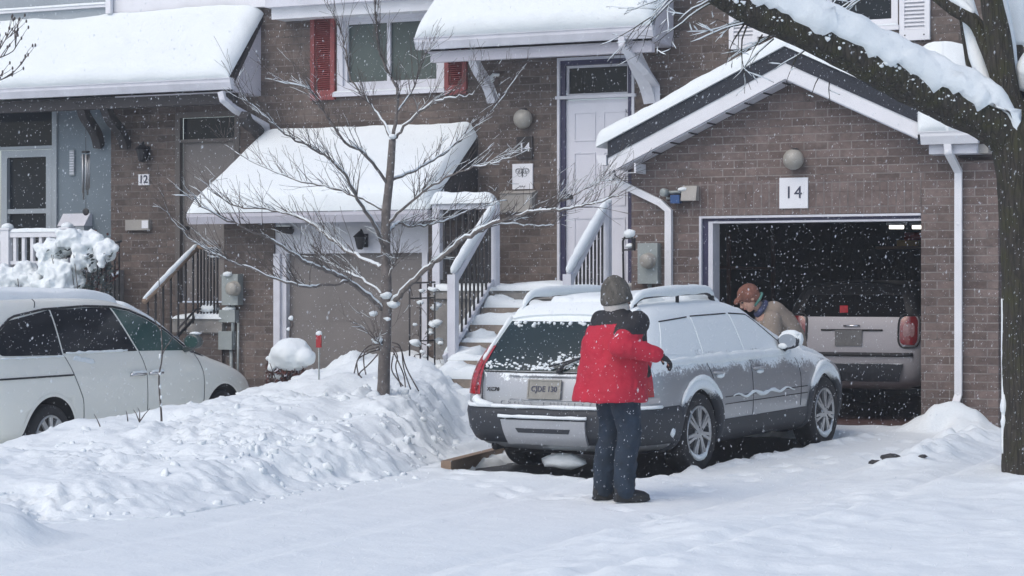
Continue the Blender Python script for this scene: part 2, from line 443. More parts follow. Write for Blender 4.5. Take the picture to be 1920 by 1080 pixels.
def ground_h(x, y):
    b = base_z(x, y)
    s = .058+.012*fbm(x*1.2, y*.5, 0, 3)+.005*fbm(x*6, y*5, 2, 3)
    for tx, dp, wd in ((-5.42, .030, .11), (-5.22, .016, .07), (-6.9, .022, .11), (-6.72, .012, .06), (-8.15, .018, .11), (-4.35, .034, .10)):
        c = tx+.16*math.sin(y*.35+tx)+.05*noise.noise(Vector((y*.8, tx, 0)))
        s -= dp*math.exp(-((x-c)/wd)**2)*(1-sstep(19.5, 21, y))
        s += dp*.6*math.exp(-((x-c-wd*2)/wd)**2)*(.6+.8*noise.noise(Vector((x*3, y*3, 5))))*(1-sstep(19.5, 21, y))
    s += .02*max(0, fbm(x*2.2, y*1.5, 11, 3)-.35)
    h = b+s+right_h(x, y)
    # footprints behind the wagon
    if y < 21 and x > -9.2:
        for fx, fy, fa in FOOT:
            dx, dy = x-fx, y-fy
            if abs(dx) < .3 and abs(dy) < .3:
                u = (dx*math.sin(fa)+dy*math.cos(fa))/.15; v = (dx*math.cos(fa)-dy*math.sin(fa))/.065; q = u*u+v*v
                h += -.032*math.exp(-q*q)+.012*math.exp(-((q-1.9)/.8)**2)
    # bare asphalt below the wagon
    f, r = car_local(x, y)
    n = .10*fbm(x*4, y*4, 0, 3)
    e = min(f+2.55+n*1.4, 2.15-f+n, r+1.02+n, .98-r+n)
    h -= .12*sstep(-.03, .10, e)
    h += .05*math.exp(-((e+.10)/.10)**2)*max(0, .5+1.1*noise.noise(Vector((x*8, y*8, 1))))*(1 if r > -.9 and f > -1.9 else .5)
    # mound at the right downspout
    q = math.hypot((x+5.35)/.62, (y-22.0)/.42)+.25*fbm(x*4, y*4, 3, 2)
    h += .30*(1-sstep(0, 1.0, q))
    # patch the walkway by the steps
    if y > 17.4 and -10.3 < x < -8.85: h += .07*sstep(17.5, 17.9, y)*sstep(-8.85, -9.0, x)
    # bed below the near mound at the left edge
    q = math.hypot((x+8.95)/.75, (y-11.0)/.65)+.2*fbm(x*3, y*3, 9, 2)
    h += .22*(1-sstep(.2, 1.05, q))
    return h
def axis(lo, hi, step, far):
    a = [lo+i*(hi-lo)/round((hi-lo)/step) for i in range(round((hi-lo)/step)+1)]
    d = step; l = lo; out = []
    while l > -far: d *= 1.45; l -= d; out.append(l)
    d = step; r = hi; out2 = []
    while r < far: d *= 1.45; r += d; out2.append(r)
    return out[::-1]+a+out2
def build_ground():
    xs = axis(-14.5, -1.2, .045, 420); ys = axis(9.0, 22.6, .045, 420)
    P = []
    for x in xs:
        row = []
        for y in ys:
            if -14.6 < x < -1.0 and 8.8 < y < 22.9: z = ground_h(x, y)
            else: z = base_z(x, min(max(y, 8.8), 22.6))+.058
            if y > 22.3 and -8.5 < x < -5.2: z = min(z, .10)
            row.append((x, y, z))
        P.append(row)
    mb = MB(); mb.grid(P); o = mb.build('snow_ground', m_snow); tag(o, kind='structure'); return o
ground = build_ground()
m_asph = mat('wet_asphalt', (.028,.028,.030), .55, var=.4, vs=20, bump=.5, bs=120)
def build_drive():
    mb = MB(); P = []
    for i in range(9):
        f = -2.75+i*5.0/8; row = []
        for j in range(5):
            r = -1.2+j*2.4/4; h = CAR[2]
            x = CAR[0]+f*math.sin(h)+r*math.cos(h); y = CAR[1]+f*math.cos(h)-r*math.sin(h)
            row.append((x, y, base_z(x, y)+.002))
        P.append(row)
    mb.grid(P); tag(mb.build('driveway', m_asph), kind='structure')
build_drive()
def build_bank():
    xs = [-12.9+.028*i for i in range(round(4.7/.028))]; ys = [9.6+.028*i for i in range(round(12.1/.028))]
    mb = MB(); idx = {}; vs = []; fs = []
    H2 = {}
    for i, x in enumerate(xs):
        for j, y in enumerate(ys):
            H2[i, j] = bank_h(x, y)
    def vid(i, j):
        if (i, j) not in idx:
            idx[i, j] = len(vs); x, y = xs[i], ys[j]; h = H2[i, j]
            vs.append((x, y, (base_z(x, y)+.05+h) if h > .012 else base_z(x, y)-.02))
        return idx[i, j]
    for i in range(len(xs)-1):
        for j in range(len(ys)-1):
            if max(H2[i, j], H2[i+1, j], H2[i, j+1], H2[i+1, j+1]) > .012:
                fs.append((vid(i, j), vid(i+1, j), vid(i+1, j+1), vid(i, j+1)))
    mb.add(vs, fs, 0, True)
    rnd = random.Random(77); k = 0
    while k < 520:                                                  # broken clods thrown up by the shovel, and crumbs at its foot
        x, y = rnd.uniform(-12.3, -8.2), rnd.uniform(10.3, 20.2); h = bank_h(x, y); foot = bank_h(x-.30, y+.05) > .05 and h <= .05
        dens = (.9*sstep(-10.6, -9.0, x)*sstep(13.0, 16.0, y)+.10)*(.25+sstep(-.2, .35, noise.noise(Vector((x*.9, y*.9, 60)))))
        if not ((h > .05 and rnd.random() < dens) or (foot and rnd.random() < .5)): continue
        r = .010+.040*rnd.random()**3.0
        if foot: r *= .75
        z = (base_z(x, y)+.05+h) if h > .012 else ground_h(x, y)
        q = Quaternion((rnd.gauss(0,1), rnd.gauss(0,1), rnd.gauss(0,1), rnd.gauss(0,1))).normalized().to_matrix()
        mb.ball((x, y, z-r*.35), r, 8 if r < .035 else 12, sc=(1.3, 1.0, .78), rot=q, nz=.55, seed=k*.37); k += 1
    o = mb.build('snow_bank', m_snow)
    tag(o, 'long lumpy bank of shovelled snow between the white minivan and the driveway', 'snow bank')
build_bank()

# ---------- townhouses
YW, YG = 22.75, 22.37
YR = YG-.30       # front rake of the garage gable
def wall_xz(mb, Y, x0, x1, z0, z1, openings=(), jamb=.12, mi=0, jm=None):
    xs = sorted({x0, x1, *[min(max(v, x0), x1) for o in openings for v in o[:2]]}); zs = sorted({z0, z1, *[min(max(v, z0), z1) for o in openings for v in o[2:4]]})
    for a, b in zip(xs, xs[1:]):
        for c, d in zip(zs, zs[1:]):
            mx, mz = (a+b)/2, (c+d)/2
            if any(o[0] < mx < o[1] and o[2] < mz < o[3] for o in openings): continue
            mb.add([(a,Y,c),(b,Y,c),(b,Y,d),(a,Y,d)], [(0,1,2,3)], mi)
    for o in openings:
        if len(o) > 4: continue
        a, b, c, d = o[:4]; Y2 = Y+jamb
        c = max(c, z0)
        mb.add([(a,Y,c),(a,Y2,c),(a,Y2,d),(a,Y,d)], [(0,1,2,3)], mi); mb.add([(b,Y,c),(b,Y,d),(b,Y2,d),(b,Y2,c)], [(0,1,2,3)], mi)
        mb.add([(a,Y,d),(a,Y2,d),(b,Y2,d),(b,Y,d)], [(0,1,2,3)], mi); mb.add([(a,Y,c),(b,Y,c),(b,Y2,c),(a,Y2,c)], [(0,1,2,3)], mi)
    return mb
h14 = empty('townhouse', (-7.0, YW, .1), 0, 'brick townhouse with an open garage under a snow edged gable and a white front door', 'townhouse', 'attached townhouses')
h12 = empty('townhouse', (-13.5, YW, .1), 0, 'brick townhouse with red shutters and a closed taupe garage door under a snowy roof', 'townhouse', 'attached townhouses')
h10 = empty('townhouse', (-17.5, YW, .1), 0, 'blue grey fronted townhouse with a glass storm door at the far left', 'townhouse', 'attached townhouses')
# ---- number 14: walls
dx0, dx1 = XA(1047, YW), XA(1190, YW); dz0, dz1 = 1.55, ZA(1115, 108, YW)
wz0 = ZA(1600, 52, YW); wx0, wx1 = XA(1427, YW), XA(1684, YW)
gx0, gx1 = XA(1311, YG), XA(1727, YG); gz1 = ZA(1520, 402, YG)
SPL = XA(899, YW)
mb = MB(); wall_xz(mb, YW, SPL, -.5, -.4, 6.3, [(dx0, dx1, dz0, dz1), (wx0, wx1, wz0, wz0+1.25), (gx0-.6, gx1+.25, -.4, 2.65, 1)])
mb.build('wall', m_brickW, h14)
GL, GR = XA(1184, YG), XA(1872, YG)
apx, apz = XA(1472, YR), ZA(1472, 118, YR)     # apex of the white rake
lx, lz = XA(1140, YR), ZA(1140, 296, YR); rx, rz = XA(1745, YR), ZA(1745, 240, YR)
slopeL = (apz-lz)/(apx-lx); slopeR = (apz-rz)/(rx-apx)
UD = .184
def under(x): return apz-UD-(apx-x)*slopeL if x < apx else apz-UD-(x-apx)*slopeR
mb = MB(); zt = gz1
wall_xz(mb, YG, GL, GR, -.4, under(GL), [(gx0, gx1, -.4, gz1)], .26)
xr_ = apx+(apz-UD-under(GL))/slopeR
mb.add([(GL,YG,under(GL)),(min(xr_, GR),YG,under(GL)),(apx,YG,apz-UD)], [(0,1,2)])
mb.add([(GL,YG,-.4),(GL,YG,under(GL)),(GL,YW,under(GL)),(GL,YW,-.4)], [(0,1,2,3)])
mb.add([(GR,YG,-.4),(GR,YW,-.4),(GR,YW,under(GL)),(GR,YG,under(GL))], [(0,1,2,3)])
mb.build('garage_wall', m_brickG, h14)
# brick lintel bands over the garage
sx0, sx1 = gx0-.10, XA(1727, YG)+.005
mb = MB(); zA, zB = ZA(1520, 397, YG), ZA(1520, 362, YG)
mb.box(sx0, sx1, YG-.004, YG+.05, gz1+.004, gz1+.235); mb.box(sx0, sx1, YG-.004, YG+.05, gz1+.239, gz1+.37)
mb.build('lintel', m_brickS, h14)
# garage interior
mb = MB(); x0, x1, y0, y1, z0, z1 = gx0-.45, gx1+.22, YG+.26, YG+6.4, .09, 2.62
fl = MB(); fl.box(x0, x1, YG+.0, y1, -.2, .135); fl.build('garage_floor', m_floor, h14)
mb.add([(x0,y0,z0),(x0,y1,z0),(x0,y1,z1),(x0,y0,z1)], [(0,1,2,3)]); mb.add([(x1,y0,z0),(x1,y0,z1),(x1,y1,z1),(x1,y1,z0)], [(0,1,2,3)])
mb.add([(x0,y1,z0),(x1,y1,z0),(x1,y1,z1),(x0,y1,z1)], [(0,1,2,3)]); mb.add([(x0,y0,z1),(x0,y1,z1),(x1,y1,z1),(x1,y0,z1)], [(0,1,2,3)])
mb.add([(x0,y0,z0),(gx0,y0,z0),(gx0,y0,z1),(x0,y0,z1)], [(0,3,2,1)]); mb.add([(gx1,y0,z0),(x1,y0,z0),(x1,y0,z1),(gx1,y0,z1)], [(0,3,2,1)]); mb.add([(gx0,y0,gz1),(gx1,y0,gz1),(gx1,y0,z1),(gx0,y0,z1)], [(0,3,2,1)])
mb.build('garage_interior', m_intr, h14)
def frame_u(mb, x0, x1, z0, z1, w, y0, y1, mi=0, sill=False):
    mb.box(x0, x0+w, y0, y1, z0, z1-w, mi); mb.box(x1-w, x1, y0, y1, z0, z1-w, mi); mb.box(x0, x1, y0, y1, z1-w, z1, mi)
    if sill: mb.box(x0+w, x1-w, y0, y1, z0, z0+w, mi)
mb = MB()
def fr3(w, ins, y0, y1, mi, top, rgt):
    mb.box(gx0+ins, gx0+ins+w, y0, y1, .1, gz1-ins*.6-top, mi); mb.box(gx0+ins, gx1-.003, y0, y1, gz1-ins*.6-top, gz1-ins*.6-.002, mi)
    if rgt: mb.box(gx1-.016, gx1-.004, y0+.1, y1, .1, gz1-ins*.6-top, mi)
fr3(.026, .002, YG-.012, YG+.05, 0, .026, 0); fr3(.065, .030, YG+.03, YG+.20, 1, .060, 1); fr3(.050, .098, YG+.02, YG+.24, 0, .022, 0)
mb.box(gx0+.045, gx0+.08, YG+.012, YG+.03, 1.05, 1.35, 2)
mb.build('garage_frame', [m_white2, m_navy, m_meter], h14)
# rake boards, soffit, roof
def rake(mb, off0, off1, y0, y1, mi=0, xl=None, xr=None):
    xl = lx if xl is None else xl; xr = rx if xr is None else xr
    L = lambda x, o: apz+o-(apx-x)*slopeL; R = lambda x, o: apz+o-(x-apx)*slopeR
    mb.prism_xz([(xl, L(xl, off0)), (apx, apz+off0), (apx, apz+off1), (xl, L(xl, off1))], y0, y1, mi)
    mb.prism_xz([(apx, apz+off0), (xr, R(xr, off0)), (xr, R(xr, off1)), (apx, apz+off1)], y0, y1, mi)
mb = MB(); rake(mb, 0.0, .190, YR-.012, YW-.005); roof = mb.build('roof', m_dark, h14)
mb = MB(); rake(mb, -.165, 0.0, YR, YR+.03)
lz2 = lz-.165
mb.box(lx, XA(1189, YR), YR+.001, YR+.029, ZA(1160, 325, YR), lz2-.0+.0)            # boxed return at the left eave
mb.box(XA(1189, YR)-.002, XA(1189, YR)+.02, YR+.002, YG-.002, ZA(1160, 325, YR), lz2+.10)
mb.build('rake_board', m_white, h14)
mb = MB(); rake(mb, -.180, -.167, YR+.031, YG-.002, 0, lx+.1, rx)
for k in range(9):                                                   # seams between the soffit panels
    x = lx+.5+k*.21; z = apz-.182-(apx-x)*slopeL
    mb.box(x, x+.012, YR+.031, YG-.002, z-.012, z+.004, 1)
mb.build('soffit', [m_white2, m_brownf], h14)
# snow on the gable: two blankets that stop ragged at the rake
mb = MB(); Lx = Vector((lx-.10, 0, lz+.155-.10*slopeL)); A = Vector((apx, 0, apz+.155))
snow_slab(mb, (Lx.x, YR-.03, Lx.z), (0, YW-YR+.02, 0), .15, 14, 40, .10, 3, amp=.25) if False else None
def slab2(mb, a, b, T, seed, y0=YR-.035, y1=YW-.01):
    U = Vector((b[0]-a[0], 0, b[1]-a[1])); V = Vector((0, y1-y0, 0))
    N = Vector((-U.z, 0, U.x)).normalized()
    snow_slab(mb, (a[0], y0, a[1]), U, V, T, 44, 8, .11, seed, N, .22, rend=(1, 0, 1, 0))
slab2(mb, (lx-.13, lz+.190-.13*slopeL-.01), (apx+.03, apz+.190), .15, 3); slab2(mb, (rx+.1, rz+.13), (apx-.03, apz+.190), .09, 8)
mb.build('roof_snow', m_snow, roof)
# left gutter running back along the eave
mb = MB(); ex = lx; ez = lz+.03
mb.prism_xz([(ex-.012, ez), (ex-.012, ez-.11), (ex-.09, ez-.11), (ex-.125, ez-.03), (ex-.125, ez)], YR-.03, YW-.01)
mb.build('gutter', m_white, roof)
# lean-to roof right of the gable with a gutter facing the street
YE = YG-.32
ux0, ux1 = XA(1729, YE), XA(1832, YE); uz = ZA(1780, 250, YE)
mb = MB(); ztop = ZA(1780, 112, YW); mb.prism_yz([(YE+.02, uz-.0), (YW-.005, ztop), (YW-.005, ztop-.1), (YE+.02, uz-.1)], ux0-.05, ux1-.16); r2 = mb.build('roof', m_dark, h14)
mb = MB(); mb.prism_yz([(YE-.09, uz+.01), (YE+.02, uz+.01), (YE+.02, uz-.11), (YE-.05, uz-.11), (YE-.09, uz-.03)], ux0, ux1+.02); mb.box(ux0-.004, ux1+.024, YE-.1, YE+.02, uz+.01, uz+.022)
mb.build('gutter', m_white, r2)
mb = MB(); bz = ZA(1790, 288, YE+.05); mb.box(ux0+.06, ux1-.01, YE+.04, YG-.003, bz, uz-.112); mb.box(ux1-.01, ux1+.09, YE+.10, YG-.003, bz, uz-.112, 1); mb.build('eave_box', [m_white2, m_beige], h14)
mb = MB(); snow_slab(mb, (ux0-.02, YE-.10, uz+.02), (ux1-ux0+.05, 0, 0), (-.21, YW-YE+.09, ztop-uz+.03), .19, 16, 14, .34, 5, amp=.2, rend=(1, 1, 1, 0)); mb.build('roof_snow', m_snow, r2)
def spout(parent, pts, name='downspout', w=.075, d=.06, m=None):
    mb = MB(); mb.tube(pts, [w/1.41]*len(pts), 4, 0, False, sq=(1.0, .85), ref=(0, 0, 1) if abs((Vector(pts[1])-Vector(pts[0])).z) < .5*(Vector(pts[1])-Vector(pts[0])).length else (0, 1, 0))
    for p in pts[1:-1]: mb.ball(p, w*.53, 8)
    return mb.build(name, m or m_white, parent)
YS = YG-.05
spout(h14, [PY(1777, 265, YE-.02), PY(1778, 285, YE-.02), PY(1797, 322, YS), PY(1797, 420, YS), PY(1797, 740, YS), PY(1786, 775, YS-.08)])
spout(h14, [PY(1145, 318, YS), PY(1150, 335, YS), PY(1180, 352, YS), PY(1238, 380, YS), PY(1254, 395, YS), PY(1254, 470, YS), PY(1254, 760, YS)])
# ---- door of number 14
fw = .028
mb = MB(); frame_u(mb, dx0-.01, dx1-.001, dz0, dz1+.012, .03, YW-.018, YW+.05, 1); frame_u(mb, dx0+.02, dx1-.031, dz0, dz1-.018, .055, YW+.012, YW+.10, 0)
ztr = ZA(1115, 184, YW); mb.box(dx0-.03, dx1+.02, YW-.03, YW+.09, ztr, ztr+.035, 1)
mb.build('door_frame', [m_navy, m_white2], h14)
tx0, tx1 = dx0+.075, dx1-.086
mb = MB(); mb.box(tx0, tx1, YW+.085, YW+.09, ztr+.06, dz1-.095); tr = mb.build('transom_window', m_glass, h14)
mb = MB(); frame_u(mb, tx0-.0, tx1+.0, ztr+.036, dz1-.074, .028, YW+.06, YW+.083, 0, True); mb.build('frame', m_white2, tr)
mb = MB(); ex0, ex1 = dx0+.076, dx1-.032; mb.box(ex0, ex1, YW+.05, YW+.095, dz0+.02, ztr-.01)
door = mb.build('front_door', m_door, h14)
mb = MB(); w_ = (ex1-ex0); hh = ztr-dz0
for (a, b) in ((.12, .44), (.56, .88)):                              # raised panels of the door leaf
    for (c, d) in ((.06, .38), (.44, .72), (.78, .93)):
        X0, X1, Z0, Z1 = ex0+w_*a, ex0+w_*b, dz0+hh*c, dz0+hh*d
        mb.box(X0, X1, YW+.040, YW+.0495, Z0, Z0+.012); mb.box(X0, X1, YW+.040, YW+.0495, Z1-.012, Z1); mb.box(X0, X0+.012, YW+.040, YW+.0495, Z0+.012, Z1-.012); mb.box(X1-.012, X1, YW+.040, YW+.0495, Z0+.012, Z1-.012)
mb.build('panel_moulding', m_door, door)
mb = MB(); kx, kz = XA(1067, YW), ZA(1067, 369, YW); mb.lathe((kx, YW+.05, kz), (0,-1,0), [(.03, 0), (.03, .008), (.012, .012), (.012, .03), (.028, .04), (.032, .055), (.02, .068), (.002, .07)], 14); mb.build('door_knob', m_black, door)
mb = MB(); q = PY(1179, 222, YW+.03); mb.lathe(q, (0,-1,0), [(.022, -.02), (.03, 0), (.02, .02), (.002, .022)], 10); mb.tube([q+Vector((-.03,-.01,0)), q+Vector((.0,-.02,.0)), q+Vector((.035,-.01,.008))], .014, 6); q2 = PY(1178, 208, YW+.03)
mb.tube([q2+Vector((-.03,0,.02)), q2+Vector((-.02,0,-.015)), q2+Vector((.0,0,-.02)), q2+Vector((.02,0,0)), q2+Vector((.012,0,.02)), q2+Vector((-.008,0,.012))], .004, 5); mb.build('door_hook', m_black, door)
# ---- windows
def window(parent, x0, x1, z0, z1, gm, wm, split=None, sill=True, y=YW, snowy=True, fwid=.05):
    mb = MB(); mb.box(x0+.02, x1-.02, y+.075, y+.08, z0+.02, z1-.02); w = mb.build('window', gm, parent)
    mb = MB(); frame_u(mb, x0, x1, z0, z1, fwid, y-.015, y+.07, 0, True); frame_u(mb, x0+fwid, x1-fwid, z0+fwid, z1-fwid, fwid*.6, y+.02, y+.068, 0, True)
    if split: xm = lerp(x0, x1, split); mb.box(xm-.022, xm+.022, y+.03, y+.066, z0+fwid*1.6, z1-fwid*1.6)
    mb.build('frame', wm, w)
    if sill:
        mb = MB(); mb.box(x0-.04, x1+.02, y-.06, y-.016, z0-.05, z0+.0); mb.build('sill', wm, w)
        if snowy: mb = MB(); snow_slab(mb, (x0-.03, y-.062, z0+.001), (x1-x0+.04, 0, 0), (0, .045, 0), .02, 20, 3, .03, 4, amp=.4); mb.build('sill_snow', m_snow, w)
    return w
def shutter(parent, x0, x1, z0, z1, m, n=26, y=YW, bolts=False):
    mb = MB(); b = .055; yb = y-.045
    mb.box(x0, x0+b, yb, y-.002, z0, z1); mb.box(x1-b, x1, yb, y-.002, z0, z1); mb.box(x0+b, x1-b, yb, y-.002, z1-b*1.2, z1); mb.box(x0+b, x1-b, yb, y-.002, z0, z0+b*2)
    mb.box(x0+b, x1-b, y-.012, y-.002, z0+b*2, z1-b*1.2)
    L = z1-b*1.2-(z0+b*2)
    for k in range(n):
        z = z0+b*2+L*(k+.5)/n; h = L/n
        mb.add([(x0+b, yb+.004, z-h*.45), (x1-b, yb+.004, z-h*.45), (x1-b, y-.013, z+h*.35), (x0+b, y-.013, z+h*.35), (x0+b, yb+.004, z-h*.25), (x1-b, yb+.004, z-h*.25), (x1-b, y-.013, z+h*.5), (x0+b, y-.013, z+h*.5)], [(0,1,2,3),(7,6,5,4),(0,4,5,1)])
    if bolts:
        for xx in (x0+b*1.1, x1-b*1.1): mb.lathe((xx, yb, z0+.055), (0,-1,0), [(.009, 0), (.007, .004), (.001, .005)], 8, 1)
    return mb.build('shutter', [m, m_black], parent)
window(h14, wx0, wx1, wz0, wz0+1.25, m_glass, m_white, .5)
shutter(h14, XA(1369, YW), XA(1423, YW), ZA(1396, 92, YW), wz0+1.25, m_white, 30, bolts=True)
shutter(h14, XA(1688, YW), XA(1745, YW), ZA(1716, 76, YW), wz0+1.25, m_white, 30, bolts=True)
# ---- street-side pent roofs
def pent(parent, x0, x1, ye, ze, zt, fm=None, gm=None, T=.2, seed=1, ends=(1, 1), em=None, gut=True, skew=0.0, yw=YW, lip=.03, rend=(1, 1, 1, 0), gl=.02, gr=.02):
    mb = MB(); mb.prism_yz([(ye, ze), (yw-.003, zt), (yw-.003, zt-.09), (ye, ze-.09)], x0, x1); r = mb.build('roof', fm or m_dark, parent)
    mb = MB(); mb.box(x0+(.06 if ends[0] else 0), x1-(.06 if ends[1] else .0), ye+.06, yw-.004, ze-.155, ze-.14); mb.build('soffit', em or m_white2, r)
    if gut:
        mb = MB(); g = lambda a, b: (ye+a, ze+b)
        mb.prism_yz([g(-.10, -.005), g(-.004, -.005), g(-.004, -.125), g(-.06, -.125), g(-.10, -.045)], x0-gl, x1+gr); mb.box(x0-gl, x1+gr, ye-.112, ye-.004, ze-.005, ze+.008); mb.build('gutter', gm or m_white, r)
    for k, xx in enumerate((x0, x1)):
        if not ends[k]: continue
        mb = MB(); xa, xb = (xx+.03, xx+.045) if k == 0 else (xx-.045, xx-.03)
        mb.prism_yz([(ye+.06, ze-.02), (yw-.005, zt-.09), (yw-.005, ze-.15), (ye+.06, ze-.15)], xa, xb); mb.build('end_panel', em or m_white2, r)
    mb = MB(); snow_slab(mb, (x0-.01, ye-.11, ze+.004-.11*0), (x1-x0+.02, 0, 0), (skew, yw-ye+.105, zt-ze), T, 90, 20, .2, seed, amp=.17, rend=rend); mb.build('roof_snow', m_snow, r)
    return r
YP = 22.07
cz = ZA(1000, 62, YP); cx0, cx1 = XA(787, YP), XA(1226, YP)
r = pent(h14, cx0, cx1, YP, cz, cz+.92, m_lav, m_white2, .17, 11, em=m_lav, skew=.17)
mb = MB(); mb.box(cx0+.10, cx1-.05, YP+.07, YP+.16, cz-.26, cz-.156); mb.build('beam', m_lav, r)
def brace(parent, a, b, m, w=.09, bow=.05):
    a, b = Vector(a), Vector(b); pts = []
    for i in range(9):
        t = i/8; p = a.lerp(b, t); p += Vector((0, -bow, -bow*.6))*math.sin(t*math.pi*2)*.6; pts.append(p)
    mb = MB(); mb.tube(pts, [w/1.41]*9, 4, 0, False, ref=(1, 0, 0)); return mb.build('bracket', m, parent)
b_ = brace(h14, PY(884, 96, YP+.12), PY(924, 190, YW-.03), m_white2, .10)
mb = MB(); mb.ball(PY(915, 150, YW-.16), .07, 8, sc=(1.1, .7, .5), nz=.4); mb.tube([PY(912, 156, YW-.2), PY(925, 140, YW-.14), PY(936, 141, YW-.1)], .02, 6); mb.build('bracket_snow', m_snow, b_)
brace(h14, PY(1178, 68, YP+.12), PY(1222, 190, YW-.03), m_white2, .14)
spout(h14, [PY(1166, 62, YP-.05), PY(1166, 86, YP-.05), PY(1212, 135, YP+.3), PY(1231, 162, YW-.06), PY(1231, 240, YW-.06)], m=m_white2)

# ---- number 12: walls
mb = MB(); X12 = XA(208, YW)
rwx0, rwx1, rwz0, rwz1 = XA(633, YW), XA(834, YW), ZA(733, 170, YW), ZA(733, 22, YW)
bdx0, bdx1, bdz1 = XA(332, YW), XA(447, YW), ZA(390, 212, YW)
wall_xz(mb, YW, X12, SPL, -.4, 6.3, [(rwx0, rwx1, rwz0, rwz1), (bdx0, bdx1, 1.4, bdz1)]); mb.build('wall', m_brickW, h12)
w = window(h12, rwx0, rwx1, rwz0, rwz1, m_glassg, m_white2, .47, fwid=.075)
shutter(h12, XA(585, YW), XA(630, YW), ZA(607, 188, YW), ZA(607, 27, YW), m_red, 34)
shutter(h12, XA(836, YW), XA(877, YW), ZA(856, 178, YW), ZA(856, 18, YW), m_red, 34)
# main eave over the red-shuttered window
YF = YW-.32; fz0, fz1 = ZA(670, 27, YF), ZA(670, -12, YF)
mb = MB(); mb.box(XA(509, YF), XA(880, YF), YF, YF+.03, fz0, fz1); mb.box(XA(509, YF), XA(880, YF), YF+.031, YW-.002, fz0+.01, fz0+.025); mb.build('fascia', m_white, h12)
mb = MB(); mb.box(XA(509, YF)-.02, XA(880, YF)+.3, YF-.11, YF-.001, ZA(670, 6, YF), fz1+.02); mb.build('gutter', m_white2, h12)
# brown front door below the porch roof
mb = MB(); mb.box(bdx0+.05, bdx1-.05, YW+.06, YW+.1, 1.42, ZA(390, 266, YW)); bd = mb.build('front_door', m_taupe, h12)
mb = MB(); mb.lathe((bdx0+.12, YW+.06, 2.32), (0,-1,0), [(.03, 0), (.012, .012), (.012, .03), (.03, .05), (.002, .07)], 12); mb.box(bdx0+.09, bdx0+.13, YW+.05, YW+.06, 2.42, 2.52); mb.build('door_knob', m_black, bd)
mb = MB(); mb.box(bdx0+.05, bdx1-.05, YW+.07, YW+.08, ZA(390, 260, YW), bdz1-.05); mb.build('transom_window', m_glass, h12)
mb = MB(); frame_u(mb, bdx0-.02, bdx1+.02, 1.42, bdz1+.02, .068, YW-.015, YW+.06); mb.box(bdx0+.05, bdx1-.05, YW+.0, YW+.058, ZA(390, 266, YW), ZA(390, 260, YW)); mb.build('door_frame', m_brownd, h12)
# porch roof of numbers 10 and 12
pz = ZA(218, 158, YP); px0 = XA(210, YP); px1 = XA(437, YP)
r = pent(h12, px0, px1, YP, pz, pz+.84, m_brownf, m_white2, .15, 21, ends=(0, 1), em=m_lav, rend=(0, 1, 1, 0), gl=0.0)
mb = MB(); mb.box(px0, px1-.05, YP+.08, YP+.2, pz-.28, pz-.156); mb.build('beam', m_brownf, r)
spout(h12, [PY(415, 172, YP-.05), PY(418, 186, YP-.05), PY(440, 205, YP+.15), PY(500, 238, YW-.06), PY(503, 258, YW-.06)], m=m_white2)
for a, b in (((196, 192), (236, 276)), ((458, 215), (490, 262))): brace(h12, PY(*a, YP+.12), PY(*b, YW-.03), m_brownf, .11)
# ---- number 12 garage
Y12 = 21.8; g0, g1 = XA(420, Y12), XA(818, Y12); gt = ZA(600, 475, Y12)
o0, o1 = XA(514, Y12), XA(803, Y12)
ez = ZA(560, 398, 21.48); ezt = ZA(700, 262, YW)
mb = MB(); wall_xz(mb, Y12, g0, g1, -.4, ez-.05, [(o0, o1, -.4, ez-.1)], .12)
mb.add([(g0,Y12,-.4),(g0,Y12,ez-.05),(g0,YW,ez-.05),(g0,YW,-.4)], [(0,1,2,3)]); mb.add([(g1,Y12,-.4),(g1,YW,-.4),(g1,YW,ez-.05),(g1,Y12,ez-.05)], [(0,1,2,3)])
mb.build('garage_wall', m_brickW, h12)
mb = MB(); mb.box(o0+.0, o1-.0, Y12+.03, Y12+.11, gt+.0, ez-.1); mb.box(o0, o0+.085, Y12-.02, Y12+.05, -.4, gt-.0, 0); mb.box(o0+.086, o0+.15, Y12+.02, Y12+.1, -.4, gt-.001, 0); mb.box(o1-.07, o1, Y12-.02, Y12+.05, -.4, gt, 0); mb.build('garage_frame', m_white2, h12)
mb = MB(); mb.box(o0+.10, o1-.07, Y12+.105, Y12+.15, -.4, gt)
for k in range(5): mb.box(o0+.16, o1-.075, Y12+.1015, Y12+.1045, .2+k*.5, .212+k*.5)
mb.build('garage_door', m_taupe, h12)
ra0, ra1 = XA(361, 21.48), XA(800, 21.48)
mb = MB(); tr0, tr1 = XA(500, YW), XA(896, YW)
